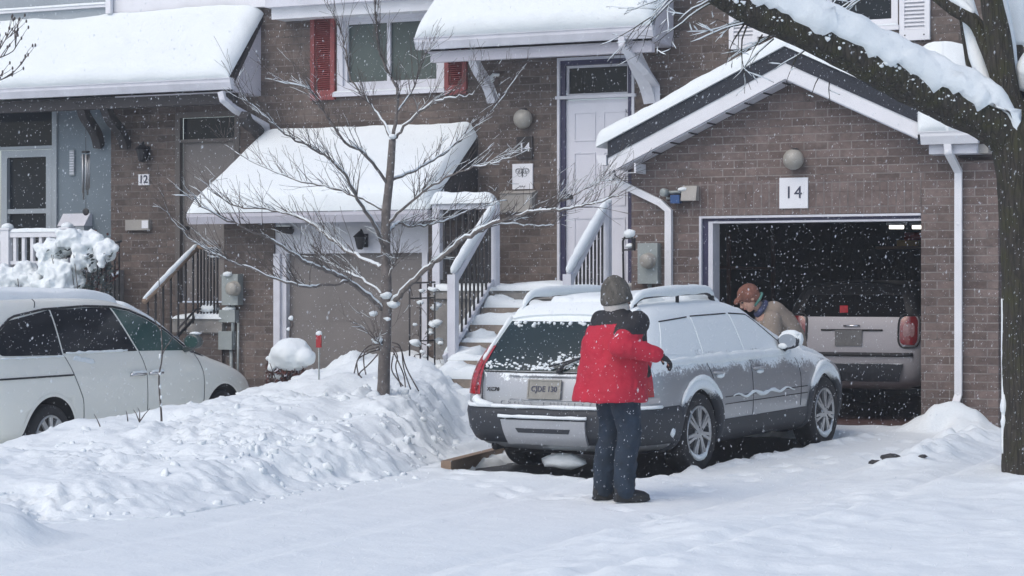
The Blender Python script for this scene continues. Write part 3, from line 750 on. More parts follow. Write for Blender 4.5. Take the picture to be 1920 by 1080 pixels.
# a lean-to roof, longer at the wall on the right
V = Vector((0, YW-21.48, ezt-ez))
mb.add([(ra0,21.48,ez),(ra1+.05,21.48,ez),(tr1,YW-.004,ezt),(tr0-.12,YW-.004,ezt),(ra0,21.48,ez-.1),(ra1+.05,21.48,ez-.1),(tr1,YW-.004,ez-.1),(tr0-.12,YW-.004,ez-.1)], [(0,1,2,3),(7,6,5,4),(0,4,5,1),(1,5,6,2),(2,6,7,3),(3,7,4,0)])
r = mb.build('roof', m_brownf, h12)
mb = MB(); mb.prism_yz([(21.38, ez+.0), (21.476, ez), (21.476, ez-.12), (21.42, ez-.12), (21.38, ez-.04)], ra0-.02, ra1+.06); mb.build('gutter', m_lav, r)
mb = MB()
def roof12():
    nu, nv = 70, 22; top = []; bot = []
    for i in range(nu+1):
        u = i/nu; ra, rb = [], []
        for j in range(nv+1):
            v = j/nv
            a = Vector((lerp(ra0-.01, ra1+.08, u), 21.37, ez+.005)); b = Vector((lerp(tr0-.10, tr1-.0, u), YW-.004, ezt))
            p = a.lerp(b, v); du = min(u, 1-u)*4.0; dv = v*1.55; d = 1.0
            for q, rr in ((u*3.1, .34), ((1-u)*3.1, .10), (dv, .22)):
                w = min(1, q/rr); d *= math.sqrt(max(0, 1-(1-w)**2))
            h = .19*d*(1+.12*fbm(p.x*1.3, p.y*1.3, p.z)+.03*fbm(p.x*7, p.y*7, 2, 2))
            ra.append(p+Vector((0, -.55, .83))*h); rb.append(p)
        top.append(ra); bot.append(rb)
    mb.grid(top); mb.grid([x[::-1] for x in bot])
roof12(); mb.build('roof_snow', m_snow, r)
# ---- number 10 (far left)
mb = MB(); sdx0, sdx1, sdz1 = XA(-30, YW), XA(100, YW), ZA(50, 190, YW)
wall_xz(mb, YW, -23.0, X12, -.4, 5.0, [(sdx0, sdx1, 1.3, sdz1)]); mb.build('wall', m_blueg, h10)
mb = MB(); mb.box(-23, X12, YW+.0, YW+.2, 5.0, 6.3); mb.build('upper_wall', m_siding, h10)
zz = ZA(100, 280, YW)
mb = MB(); frame_u(mb, XA(4, YW), sdx1-.01, 1.42, zz, .09, YW-.02, YW+.05, 0, True); zc = ZA(50, 396, YW); mb.box(XA(4, YW)+.09, sdx1-.1, YW-.01, YW+.04, zc-.03, zc+.03)
sd = mb.build('storm_door', m_blueg if False else m_siding, h10)
mb = MB(); mb.box(XA(4, YW)+.08, sdx1-.08, YW+.045, YW+.049, 1.5, zz-.08); mb.build('glass', m_glass, sd)
mb = MB(); mb.box(sdx0, sdx1-.02, YW+.06, YW+.065, zz+.05, sdz1-.02); mb.build('transom_window', m_glass, h10)
mb = MB(); mb.box(sdx1-.0, sdx1+.07, YW-.03, YW+.03, 1.4, sdz1); mb.box(sdx0, sdx1-.0, YW-.02, YW+.05, sdz1-.0, sdz1+.1); mb.box(sdx0, sdx1-.01, YW-.02, YW+.05, zz+.01, zz+.05); mb.build('door_frame', m_siding, h10)
r = pent(h10, -23.0, px0-.001, YP, pz-.0, pz+.84, m_brownf, m_white2, .15, 21, ends=(0, 0), em=m_brownf, rend=(1, 0, 1, 0), gr=.0)
mb = MB(); mb.box(-23, px0-.001, YP+.08, YP+.2, pz-.28, pz-.156); mb.build('beam', m_brownf, r)
brace(h10, PY(152, 190, YP+.12), PY(186, 275, YW-.03), m_brownf, .11)
# dormer and ledge above the far left porch roof
yd = YW-.12; mb = MB(); mb.box(-23, XA(205, yd), yd, YW-.001, ZA(100, 36, yd)-.1, 6.3); mb.build('dormer_wall', m_siding, h10)
mb = MB(); mb.box(-23, XA(203, yd), yd-.05, yd-.001, ZA(100, 20, yd), ZA(100, 15, yd)); mb.box(XA(203, yd), XA(212, yd), yd-.06, yd-.001, ZA(205, 26, yd), 6.3); mb.build('trim', m_white, h10)
mb = MB(); snow_slab(mb, (-23, yd-.06, ZA(100, 15, yd)), (XA(203, yd)+23, 0, 0), (0, .055, 0), .03, 30, 3, .03, 6); mb.build('ledge_snow', m_snow, h10)
mb = MB(); mb.box(XA(213, YW), XA(508, YW), YW-.10, YW-.002, ZA(350, 24, YW), ZA(350, -20, YW)); mb.build('siding_band', m_white, h12)
mb = MB(); mb.box(-23, -.5, YW, YW+5, 6.3, 6.4); 
main_roof = None
# ================= CARS =================
m_silver = snowed('silver_paint_with_snow', (.36,.375,.395), .38, .45, .78, 1.06, 44, .55, .72, coat=.4, big=3.0)
m_silverc = mat('silver_paint', (.40,.41,.43), .35, .4, var=.05, vs=3)
m_clad = snowed('black_cladding_with_snow', (.028,.032,.040), .6, 0, .9, 1.6, 90, .9, .30)
m_archs = snowed('snowy_wheel_arch', (.028,.032,.040), .6, 0, .52, .80, 90, .75, .34)
m_winsnow = snowed('snow_crusted_side_glass', (.24,.265,.285), .4, 0, .82, 1.12, 60, .4, .75, big=2.5)
m_rglass = snowed('wet_rear_glass', (.012,.024,.024), .12, 0, 1.0, 2.6, 90, .1, .26)
m_tire = mat('tyre_rubber', (.016,.016,.018), .8, var=.4, vs=30, bump=.4, bs=90)
m_rim = mat('alloy_rim', (.42,.43,.44), .35, .6, var=.12, vs=12)
m_well = mat('wheel_well', (.006,.006,.007), .95, var=.3)
m_tail = mat('red_tail_lamp', (.33,.006,.012), .22, var=.25, vs=30, Coat_Weight=.5)
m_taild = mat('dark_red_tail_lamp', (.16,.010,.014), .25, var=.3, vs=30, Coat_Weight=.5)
m_pink = mat('faded_lamp_lens', (.26,.15,.155), .3, var=.25, vs=40)
m_clear = mat('clear_lamp_lens', (.42,.40,.40), .15, var=.1)
m_plate = mat('licence_plate', (.25,.245,.22), .5, var=.12, vs=20)
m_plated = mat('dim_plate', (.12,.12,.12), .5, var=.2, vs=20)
m_seam = mat('panel_gap', (.02,.02,.022), .8)
m_under = mat('underbody', (.012,.012,.013), .9, var=.3)
m_vanp = snowed('white_van_paint', (.80,.805,.745), .35, 0, 1.56, 1.80, 70, .22, .20, coat=.5)
m_vwin = glass_mat('dark_van_glass', (.010,.012,.016), .08)
m_vwin2 = glass_mat('green_van_glass', (.030,.070,.066), .08, (.045,.095,.088))
m_chrome = mat('chrome', (.6,.61,.63), .15, .9, var=.05)
m_headl = mat('headlamp_lens', (.45,.47,.49), .12, var=.1)
m_jpaint = shade_above('grey_paint_shaded_top', (.33,.32,.34), (.006,.006,.007), 1.105, .45)  # upper body goes black: the garage darkness is put into the paint colour
m_jglass = mat('dull_dark_glass', (.003,.003,.0035), .6, var=.2, Specular_IOR_Level=.03)

CC = (-1, -.55, 0, .55, 1)
def ring(st):
    """st: keys k1..k7 as (x, y, z) on the right side (y<0 after mirroring), plus crown heights"""
    keys, crown, belly = st
    L = [Vector((k[0], k[1], k[2])) for k in keys]; R = [Vector((k[0], -k[1], k[2])) for k in keys]
    top = [Vector((keys[-1][0]+crown[1]*(1-c*c), keys[-1][1]*-c if False else -c*keys[-1][1]*-1, keys[-1][2]+crown[0]*(1-c*c))) for c in (.5, 0, -.5)]
    bot = [Vector((keys[0][0], c*keys[0][1], keys[0][2]-belly)) for c in (-.5, 0, .5)]
    return L+top+R[::-1]+bot          # 7+3+7+3 = 20 points
def loft(stations, bulge_r=.05, bulge_f=.06, sub=2):
    mb = MB(); rings = [ring(s) for s in stations]; n = len(rings[0]); vs = [p for r in rings for p in r]; fs = []
    for i in range(len(rings)-1):
        for j in range(n):
            a, b = i*n+j, i*n+(j+1) % n; fs.append((a, b, b+n, a+n))
    K = len(stations[0][0])
    def cap(base, bul, flip):
        r = [base+k for k in range(n)]; rows = []
        pts = [vs[k] for k in r]
        left = r[:K]; top = r[K:K+3]; right = r[K+3:2*K+3][::-1]; bot = r[2*K+3:][::-1]
        for k in range(K):
            if k == 0: row = [left[0], bot[0], bot[1], bot[2], right[0]]
            elif k == K-1: row = [left[k], *top, right[k]]
            else:
                a, b = vs[left[k]], vs[right[k]]; row = [left[k]]
                for c in (.5, 0, -.5):
                    p = (a+b)/2+(a-b)/2*c; p = p+Vector((bul*(1-c*c), 0, 0)); vs.append(p); row.append(len(vs)-1)
                row.append(right[k])
            rows.append(row)
        if True:
            for k in range(K-1):
                for c in range(4):
                    f = (rows[k][c], rows[k][c+1], rows[k+1][c+1], rows[k+1][c])
                    fs.append(f if flip else f[::-1])
    cap(0, -bulge_r, False); cap((len(rings)-1)*n, bulge_f, True)
    mb.add(vs, fs)
    me = raw(mb)
    bm = bmesh.new(); bm.from_mesh(me); bmesh.ops.recalc_face_normals(bm, faces=bm.faces); bm.to_mesh(me); bm.free()
    return evaluated(me, [('SUBSURF', dict(levels=sub, render_levels=sub))])
def cut_wheels(me, axles, R, ymin, mats, width):
    """real wheel wells: boolean cut, the well takes the second material"""
    o = bpy.data.objects.new('tmpb', me); COL.objects.link(o)
    for m in mats: me.materials.append(m)
    cs = []
    for ax, az in axles:
        for sgn in (-1, 1):
            mb = MB(); y0 = ymin*sgn; mb.lathe((ax, y0, az), (0, sgn, 0), [(.001, 0), (R, 0), (R, width), (.001, width)], 40)
            cm = raw(mb); bm = bmesh.new(); bm.from_mesh(cm); bmesh.ops.recalc_face_normals(bm, faces=bm.faces); bm.to_mesh(cm); bm.free()
            cm.materials.append(mats[1]); c = bpy.data.objects.new('tmpc', cm); COL.objects.link(c); cs.append(c)
            m = o.modifiers.new('b', 'BOOLEAN'); m.object = c; m.operation = 'DIFFERENCE'; m.solver = 'EXACT'; m.material_mode = 'TRANSFER'
    dg = bpy.context.evaluated_depsgraph_get(); dg.update()
    r = bpy.data.meshes.new_from_object(o.evaluated_get(dg))
    for c in cs: bpy.data.objects.remove(c)
    bpy.data.objects.remove(o)
    return r
class Car:
    def __init__(s, root, body_me, solid):
        s.root = root; s.bvh = BVHTree.FromPolygons([v.co.copy() for v in solid.vertices], [tuple(p.vertices) for p in solid.polygons])
    def hit(s, o, d):
        h = s.bvh.ray_cast(Vector(o), Vector(d)); return h[0], h[1]
    def side(s, x, z, sg, off):
        p, n = s.hit((x, sg*3, z), (0, -sg, 0))
        if p is None: p, n = Vector((x, sg*.8, z)), Vector((0, sg, 0))
        return p+n*off if n.y*sg > 0 else p-n*off
    def rear(s, y, z, off):
        p, n = s.hit((-6, y, z), (1, 0, 0))
        if p is None: p, n = Vector((-2.3, y, z)), Vector((-1, 0, 0))
        if n.x > 0: n = -n
        return p+n*off
    def front(s, y, z, off):
        p, n = s.hit((6, y, z), (-1, 0, 0))
        if p is None: p, n = Vector((2.0, y, z)), Vector((1, 0, 0))
        if n.x < 0: n = -n
        return p+n*off
    def top(s, x, y, off):
        p, n = s.hit((x, y, 4), (0, 0, -1))
        if p is None: return None
        if n.z < 0: n = -n
        return p+n*off
def resamp(pl, n):
    L = [0]
    for a, b in zip(pl, pl[1:]): L.append(L[-1]+math.hypot(b[0]-a[0], b[1]-a[1]))
    out = []
    for i in range(n):
        t = L[-1]*i/(n-1); k = 0
        while k < len(L)-2 and L[k+1] < t: k += 1
        u = (t-L[k])/max(1e-9, L[k+1]-L[k]); out.append((lerp(pl[k][0], pl[k+1][0], u), lerp(pl[k][1], pl[k+1][1], u)))
    return out
def patch(mb, f, bottom, topl, off, nu=24, nv=10, mi=0, thick=.012, noisy=None):
    """sheet with thickness lying on a car's surface between two outlines"""
    B, T = resamp(bottom, nu), resamp(topl, nu); P = []; Q = []
    for i in range(nu):
        r, q = [], []
        for j in range(nv):
            v = j/(nv-1); a, b = lerp(B[i][0], T[i][0], v), lerp(B[i][1], T[i][1], v)
            o = off+(noisy(a, b, i/(nu-1), v) if noisy else 0)
            r.append(f(a, b, o)); q.append(f(a, b, off-thick))
        P.append(r); Q.append(q)
    mb.grid(P, mi)
    for e1, e2 in (([P[0][j] for j in range(nv)], [Q[0][j] for j in range(nv)]), ([P[-1][j] for j in range(nv)], [Q[-1][j] for j in range(nv)]),
                   ([r[0] for r in P], [r[0] for r in Q]), ([r[-1] for r in P], [r[-1] for r in Q])):
        mb.grid([e1, e2], mi, False)
    return mb
def wheel(root, x, y, z, R, rimR, w, spokes, kind, steer=0.0, snow=True, sg=1):
    """wheel part with its rim as a sub-part; y is the outer face"""
    t = MB(); ax = Vector((math.sin(steer)*-sg*0, sg, 0)); c = Vector((x, y, z))
    t.lathe(c, ax, [(rimR*.98, -.02), (rimR*1.06, -.005), (R*.90, .0), (R*.97, -.012), (R, -.04), (R, -w+.03), (R*.94, -w), (rimR, -w)], 44)
    o = t.build('wheel', m_tire, root, True)
    t = MB(); t.lathe(c, ax, [(rimR*.80, -.14), (rimR*.9, -.12), (rimR*.9, -.03), (rimR*.93, -.008), (rimR*1.0, -.004), (rimR*1.02, -.012), (rimR*1.0, -.03)], 44)
    u = Vector((1, 0, 0)); v = Vector((0, 0, 1))
    def P(r, a, d): return c+(u*math.cos(a)+v*math.sin(a))*r+ax*d
    for k in range(spokes):
        a = 2*math.pi*k/spokes+math.pi/2
        if kind == 'wide':
            t.obox(P(.045, a, -.012), P(rimR*.93, a, -.016), .052, .03, ax); 
        else:
            for dd in (-.11, .11): t.obox(P(.045, a+dd*1.2, -.012), P(rimR*.93, a+dd, -.016), .026, .028, ax)
    t.lathe(c, ax, [(.065, -.05), (.07, -.012), (.06, -.0), (.03, .004), (.001, .005)], 20)
    for k in range(5): a = 2*math.pi*(k+.5)/5; t.lathe(P(.052, a, -.0), ax, [(.008, 0), (.008, .004), (.001, .004)], 6, 1)
    r = t.build('rim', [m_rim, m_seam], o, True)
    t = MB(); t.lathe(c, ax, [(rimR*.86, -.10), (rimR*.3, -.09), (.001, -.09)], 32); t.build('brake_disc', m_seam, o, True)
    if snow:
        t = MB(); pts = [P(rimR*.93, a, -.012) for a in [math.radians(q) for q in range(215, 330, 8)]]
        t.tube(pts, [.004+.026*math.sin(math.pi*i/(len(pts)-1)) for i in range(len(pts))], 8, ref=ax, jit=.2)
        t.build('rim_snow', m_snow, o, True)
    return o
def text_mesh(body, size, m, parent, mtx, extrude=.004, name='lettering', space=1.0, bold=0.0):
    c = bpy.data.curves.new(name, 'FONT'); c.body = body; c.size = size; c.extrude = extrude; c.align_x = 'CENTER'; c.align_y = 'CENTER'; c.space_character = space; c.offset = bold; c.resolution_u = 3
    o = bpy.data.objects.new('t', c); COL.objects.link(o); dg = bpy.context.evaluated_depsgraph_get(); dg.update()
    me = bpy.data.meshes.new_from_object(o.evaluated_get(dg)); bpy.data.objects.remove(o)
    me.transform(mtx); me.name = name
    return link(name, me, m, parent)
def M4(o, ex, ey, ez):
    m = Matrix.Identity(4)
    for i in range(3): m[i][0], m[i][1], m[i][2], m[i][3] = ex[i], ey[i], ez[i], o[i]
    return m
def car_root(name, loc, heading, slope, label, cat):
    """local +x is forward; heading measured from world +Y towards +X"""
    e = bpy.data.objects.new(name, None); COL.objects.link(e); e.location = loc
    e.rotation_mode = 'XYZ'; e.rotation_euler = (0, -math.atan(slope), math.pi/2-heading)
    return tag(e, label, cat)
def K7(x, ys, zs, dx=None): return [(x+(dx[i] if dx else 0), y, z) for i, (y, z) in enumerate(zip(ys, zs))]

# ---------- the silver wagon
def wagon():
    root = car_root('station_wagon', (CAR[0], CAR[1], .015), CAR[2], .0165, 'silver station wagon dusted with snow, black bumpers and roof rails, rear end towards us', 'car')
    S = []
    S.append((K7(-2.40, (.70,.76,.79,.77,.74,.62,.50), (.27,.40,.60,.84,.985,1.36,1.415), (.08,-.02,-.04,.0,.07,.40,.48)), (.035,.04), .02))
    S.append((K7(-2.20, (.80,.88,.905,.885,.835,.665,.54), (.24,.38,.60,.86,.995,1.385,1.44), (.0,-.03,-.04,.0,.06,.33,.36)), (.04,.02), .02))
    S.append((K7(-1.85, (.84,.91,.925,.905,.855,.685,.56), (.22,.36,.60,.87,1.0,1.40,1.455), (0,0,0,0,.02,.12,.14)), (.045,0), .02))
    S.append((K7(-1.38, (.84,.91,.925,.91,.86,.69,.565), (.21,.35,.60,.87,.995,1.41,1.465)), (.045,0), .02))
    S.append((K7(-.70, (.84,.905,.92,.91,.86,.695,.57), (.21,.35,.60,.87,.985,1.415,1.47)), (.045,0), .02))
    S.append((K7(-.32, (.84,.905,.92,.91,.86,.69,.565), (.21,.35,.60,.86,.975,1.41,1.465)), (.045,0), .02))
    S.append((K7(.08, (.84,.905,.92,.905,.86,.69,.57), (.21,.35,.60,.855,.965,1.375,1.425), (0,0,0,0,0,-.08,-.12)), (.045,-.03), .02))
    S.append((K7(.56, (.84,.905,.92,.90,.855,.725,.61), (.21,.35,.60,.845,.95,1.19,1.23), (0,0,0,0,0,-.10,-.14)), (.05,-.0), .02))
    S.append((K7(.98, (.84,.905,.92,.90,.85,.76,.66), (.21,.35,.60,.84,.935,.985,1.01), (0,0,0,0,0,0,-.02)), (.045,.06), .02))
    S.append((K7(1.38, (.84,.905,.925,.895,.84,.72,.55), (.21,.35,.60,.82,.90,.94,.96)), (.03,0), .02))
    S.append((K7(1.85, (.80,.88,.90,.86,.79,.66,.48), (.21,.34,.58,.77,.83,.865,.885)), (.025,0), .02))
    S.append((K7(2.12, (.68,.76,.78,.74,.68,.56,.42), (.22,.34,.55,.70,.76,.785,.80), (0,.02,.04,.03,.0,-.02,-.03)), (.02,.02), .02))
    solid = loft(S, .055, .13)
    WB = 1.38; wz = .345
    body = cut_wheels(solid.copy(), [(-WB, wz), (WB, wz)], .385, .60, [m_silver, m_well], .6)
    link('body', body, [], root, True)
    C = Car(root, body, solid)
    # cladding: bumper, sills, arch flares
    mb = MB(); ys = [-.74+1.48*i/16 for i in range(17)]
    pr = [(.30, .01), (.34, .03), (.42, .045), (.55, .045), (.595, .030), (.61, .0)]
    P = []
    for y in ys: P.append([C.rear(y, z, o) for z, o in pr])
    P0 = []
    for sg in (-1, 1):                                               # the corners run on to the wheel wells
        row = []
        xs = [-2.28, -2.18, -2.08, -1.98, -1.88, -1.80]
        Q = [[C.side(x, z, sg, o*.55+.004) for z, o in pr] for x in xs]
        if sg == -1: P0 = Q[::-1]+P
        else: P0 = P0+Q
    mb.grid(P0); mb.build('rear_bumper', m_clad, root, True)
    mb = MB(); patch(mb, C.rear, [(-.38, .33), (.38, .33)], [(-.40, .505), (.40, .505)], .062, 24, 6, 0, .03); bp = mb.build('bumper_insert', m_silverc, root, True)
    mb = MB(); patch(mb, C.rear, [(-.24, .415), (.24, .415)], [(-.26, .452), (.26, .452)], .066, 16, 3, 0, .01); mb.build('bumper_slot', m_clad, bp, True)
    mb = MB()                                                        # snow line lying on the bumper
    pts = [C.rear(y, .61, .03) for y in ys]; pts = [C.side(-2.12, .615, -1, .02), C.side(-2.22, .615, -1, .02)]+pts+[C.side(-2.22, .615, 1, .02), C.side(-2.12, .615, 1, .02)]
    mb.tube(pts, [.022+.012*noise.noise(p*6) for p in pts], 8, sq=(1, .75))
    for sg in (-1, 1): mb.tube([C.rear(sg*.70, .69, .0), C.rear(sg*.69, .66, .02), C.rear(sg*.64, .63, .03), C.rear(sg*.5, .615, .035)], [.015, .04, .035, .02], 8)
    pts2 = [C.rear(-.42+.84*i/12, .535, .066) for i in range(13)]; mb.tube(pts2, .014, 8, jit=.25)
    mb.build('bumper_snow', m_snow, root, True)
    for sg in (-1, 1):
        mb = MB(); patch(mb, lambda a, b, o: C.side(a, b, sg, o), [(-.98, .235), (.98, .235)], [(-.98, .43), (.98, .43)], .012, 30, 6, 0, .02); mb.build('sill_cladding', m_clad, root, True)
        mb = MB()
        for x in (-.02,): mb.tube([C.side(x-.27, .43, sg, .016), C.side(x-.28, .33, sg, .016), C.side(x-.35, .25, sg, .016)], .006, 5)
        for ax in (-WB, WB):
            m2 = MB(); P = []
            for q in range(-28, 209, 6):
                a = math.radians(q); row = []
                for rr, o in ((.380, .012), (.395, .028), (.445, .026), (.47, .006)):
                    x, z = ax+math.cos(a)*rr, wz+math.sin(a)*rr
                    if z < .2: z = .2
                    row.append(C.side(x, z, sg, o))
                row = [Vector((row[0].x, row[0].y-sg*.05, row[0].z))]+row
                P.append(row)
            m2.grid(P); fl = m2.build('wheel_arch', m_archs, root, True)
            m2 = MB(); pts = []; rad = []
            for q in range(35, 150, 5):
                a = math.radians(q); pts.append(C.side(ax+math.cos(a)*.475, wz+math.sin(a)*.475, sg, .012)); rad.append((.008+.015*math.sin(math.pi*(q-30)/125))*(1+.5*noise.noise(Vector((q*.13, ax, sg)))))
            m2.tube(pts, rad, 8); m2.build('arch_snow', m_snow, fl, True)
        mb2 = MB()
        # door gaps and rubbing strip
        for pl in ([(-.31, .94), (-.31, .43)], [(-1.20, .95), (-1.12, .80)], [(.72, .90), (.78, .75), (.76, .45)]):
            mb2.tube([C.side(a, b, sg, .0015) for a, b in resamp(pl, 12)], .0035, 5)
        mb2.tube([C.side(-.90+1.82*i/20, .562, sg, .002) for i in range(21)], .004, 5); mb2.tube([C.side(-.90+1.82*i/20, .625, sg, .002) for i in range(21)], .004, 5)
        mb2.build('door_seam', m_seam, root, True)
        mb2 = MB(); pts = [C.side(-.75+1.35*i/26, .625+.016*math.sin(i*.9)+.01*noise.noise(Vector((i*.3, sg, 0))), sg, .012) for i in range(27)]
        mb2.tube(pts, [.004+.012*math.sin(math.pi*i/26)*(1.1+noise.noise(Vector((i*.5, 3, sg)))) for i in range(27)], 7); mb2.build('moulding_snow', m_snow, root, True)
        for x in (-.22, .62-.80+.0):
            pass
        for x in (-1.0, -.16):
            h = MB(); a = C.side(x-.09, .845, sg, .022); b = C.side(x+.09, .84, sg, .022); h.tube([C.side(x-.11, .845, sg, -.005), a, a.lerp(b, .5)+Vector((0, sg*.008, 0)), b, C.side(x+.11, .84, sg, -.005)], .014, 8); ho = h.build('door_handle', m_silverc, root, True)
            h = MB(); h.ball(C.side(x, .815, sg, .012), .045, 10, sc=(1.6, .5, .5), nz=.3); h.build('handle_snow', m_snow, ho, True)
        # side glass: three panes a side, crusted with snow
        for B, T in (([(-1.20, 1.01), (-.42, .99)], [(-1.16, 1.33), (-.44, 1.335)]), ([(-.35, .988), (.60, .975)], [(-.37, 1.335), (.02, 1.315), (.16, 1.25), (.54, 1.03)]), ([(-1.95, 1.04), (-1.28, 1.015)], [(-1.76, 1.30), (-1.24, 1.325)])):
            w = MB(); patch(w, lambda a, b, o: C.side(a, b, sg, o), B, T, .004, 26, 10, 0, .012); wo = w.build('side_window', m_winsnow, root, True)
            w = MB(); t2 = resamp(T, 14); w.tube([C.side(a, b+.008, sg, .004) for a, b in t2], .006, 5); w.build('window_seal', m_seam, wo, True)
    # swept strokes in the snow on the front door glass
    # tailgate: glass, lamps, plate
    mb = MB(); patch(mb, C.rear, [(-.70, .905), (.70, .905)], [(-.575, 1.31), (.575, 1.31)], .006, 30, 14, 0, .015); rg = mb.build('rear_window', m_rglass, root, True)
    mb = MB()
    rnd = random.Random(5)
    for k in range(230):                                             # crumbs of snow along the lower edge of the glass
        y = rnd.uniform(-.66, .66) if k % 3 else rnd.gauss(-.12, .12); z = .915+abs(rnd.gauss(0, .042))
        if y < -.05 and y > -.35: z += rnd.random()*.06
        mb.ball(C.rear(y, z, .008), rnd.uniform(.004, .016), 6, nz=.4, seed=k, sc=(.6, 1.3, .8))
    for k in range(40):
        y = rnd.uniform(-.55, .55); mb.ball(C.rear(y, 1.30-abs(rnd.gauss(0, .012)), .01), rnd.uniform(.008, .02), 6, nz=.4, seed=k)
    mb.build('glass_snow', m_snow, rg, True)
    mb = MB(); a = C.rear(-.12, .90, .03); mb.tube([a, C.rear(-.16, .94, .045), C.rear(-.34, 1.02, .04)], [.018, .013, .008], 8); mb.tube([C.rear(-.02, .925, .04), C.rear(-.45, 1.05, .035)], .007, 6); mb.lathe(a, (-1, 0, 0), [(.024, -.03), (.026, .005), (.018, .018), (.001, .02)], 14); mb.build('rear_wiper', m_black, rg, True)
    for sg in (-1, 1):
        mb = MB()
        zs = [.70+.40*i/14 for i in range(15)]; P = []
        for z in zs:
            wdt = .13 if z < .95 else lerp(.12, .05, (z-.95)/.27)
            t_ = max(0, z-.93)/.40; row = []
            for q in range(9):
                yy = lerp(.66, .56, t_)
                if q < 3: row.append(C.rear(sg*(yy+.02*q*(1-t_*.6)), z, .012))
                else:
                    a = math.radians(lerp(24, 60, (q-3)/5.0)); o = Vector((-1.98+t_*.42, sg*(.50-.12*t_), z)); d = Vector((-math.cos(a), sg*math.sin(a), 0))
                    p, n = C.hit(o+d*2, -d); p = p if p else o+d*.4; row.append(p+d*.012)
            P.append(row)
        mb.grid(P); tl = mb.build('tail_lamp', m_tail, root, True)
        mb = MB(); P = []
        for z in (.645, .67, .692):
            P.append([C.rear(sg*.645, z, .012), C.rear(sg*.745, z, .014), C.side(-2.22, z, sg, .012), C.side(-2.12, z, sg, .008)])
        mb.grid(P); mb.build('clear_lens', m_clear, tl, True)
        mb = MB(); mb.tube([C.rear(sg*lerp(.70, .60, i/12), lerp(.98, 1.33, i/12), .01) for i in range(13)], [.010+.016*abs(noise.noise(Vector((i*.6, sg, 0))))+.010*(i/12) for i in range(13)], 8, jit=.2); mb.build('pillar_snow', m_snow, root, True)
    # tailgate gaps
    mb = MB()
    for sg in (-1, 1): mb.tube([C.rear(sg*.60, 1.33, .004), C.rear(sg*.655, .93, .016), C.rear(sg*.635, .80, .016), C.rear(sg*.625, .66, .016), C.rear(sg*.57, .625, .01)], .005, 5)
    mb.tube([C.rear(-.55+1.1*i/12, .60+.0, .02) for i in range(13)], .004, 5); mb.tube([C.rear(-.69+1.38*i/12, .893, .006) for i in range(13)], .006, 5); mb.build('tailgate_seam', m_seam, root, True)
    mb = MB(); patch(mb, C.rear, [(-.34, .645), (.34, .645)], [(-.36, .86), (.36, .86)], .004, 14, 6, 0, .01)
    mb.tube([C.rear(-.36+.72*i/10, .865, .012) for i in range(11)], .014, 7); mb.tube([C.rear(-.34+.68*i/10, .668, .008) for i in range(11)], .006, 6); mb.build('plate_recess', m_silver, root, True)
    n = (C.rear(0, .76, 0)-C.rear(0, .74, 0)).normalized(); c0 = C.rear(.0, .755, .022); ex = Vector((0, -1, 0)); ey = n; ez = ex.cross(ey)
    mb = MB()
    mtx = M4(c0, ex, ey, ez)
    mb.box(-.16, .16, -.082, .082, -.008, .0)
    for q in mb.v: q[:] = mtx @ q
    for a, b, c, d in ((-.16,.16,.07,.082), (-.16,.16,-.082,-.07), (-.16,-.148,-.07,.07), (.148,.16,-.07,.07)):
        m2 = MB(); m2.box(a, b, c, d, .0005, .006)
        mb.add([mtx @ q for q in m2.v], m2.f, 0)
    pl = mb.build('licence_plate', m_plate, root, True)
    text_mesh('CJDE 130', .066, m_ink, pl, mtx @ Matrix.Translation((0, .0, .003)) @ Matrix.Scale(.95, 4, (1, 0, 0)), .002, 'plate_characters', 1.0, .001)
    c1 = C.rear(.52, .745, .010); text_mesh('XC70', .045, m_seam, root, M4(c1, ex, n, ex.cross(n)), .003, 'badge', 1.15, .001)
    ch = []
    word = 'CROSS COUNTRY'
    for i, w in enumerate(word):
        if w == ' ': continue
        y = .42-.84*i/(len(word)-1); c2 = C.rear(y, .636, .007); e = (C.rear(y-.02, .636, 0)-C.rear(y+.02, .636, 0)).normalized(); ch.append((w, c2, e))
    mbx = None
    for w, c2, e in ch:
        o = text_mesh(w, .062, m_silverc, root, M4(c2, e, n, e.cross(n)), .004, 'badge')
        if mbx is None: mbx = o
        else:
            bm = bmesh.new(); bm.from_mesh(mbx.data); bm.from_mesh(o.data); bm.to_mesh(mbx.data); bm.free(); bpy.data.objects.remove(o)
    # spoiler lip, roof rails with snow, roof snow
    mb = MB(); patch(mb, lambda a, b, o: (C.top(a, b, o) or Vector((a, b, 1.4))), [(-2.02, -.56), (-2.02, .56)], [(-1.86, -.58), (-1.86, .58)], .022, 20, 6, 0, .03); mb.build('spoiler', m_silver, root, True)
    for sg in (-1, 1):
        pts = []
        for i in range(25):
            t = i/24; x = lerp(-1.94, -.30, t); y = sg*lerp(.525, .565, math.sin(math.pi*t)); z = C.top(x, sg*.54, 0).z+.075*min(1, math.sin(math.pi*min(1, max(0, t)))*3.2)**.7-.008
            pts.append(Vector((x, y, z)))
        mb = MB(); mb.tube(pts, .017, 8); mb.ball(pts[1], .028, 8, sc=(1.6, .9, 1)); mb.ball(pts[-2], .028, 8, sc=(1.6, .9, 1)); mb.tube([pts[12], Vector((pts[12].x, pts[12].y, C.top(pts[12].x, sg*.56, 0).z))], .018, 6)
        rl = mb.build('roof_rail', m_black, root, True)
        mb = MB(); mb.tube([p+Vector((0, 0, .032)) for p in pts], [.012+.036*math.sin(math.pi*i/24)**.35*(1+.16*noise.noise(p*5)) for i, p in enumerate(pts)], 10, sq=(.9, 1.0)); mb.build('rail_snow', m_snow, rl, True)
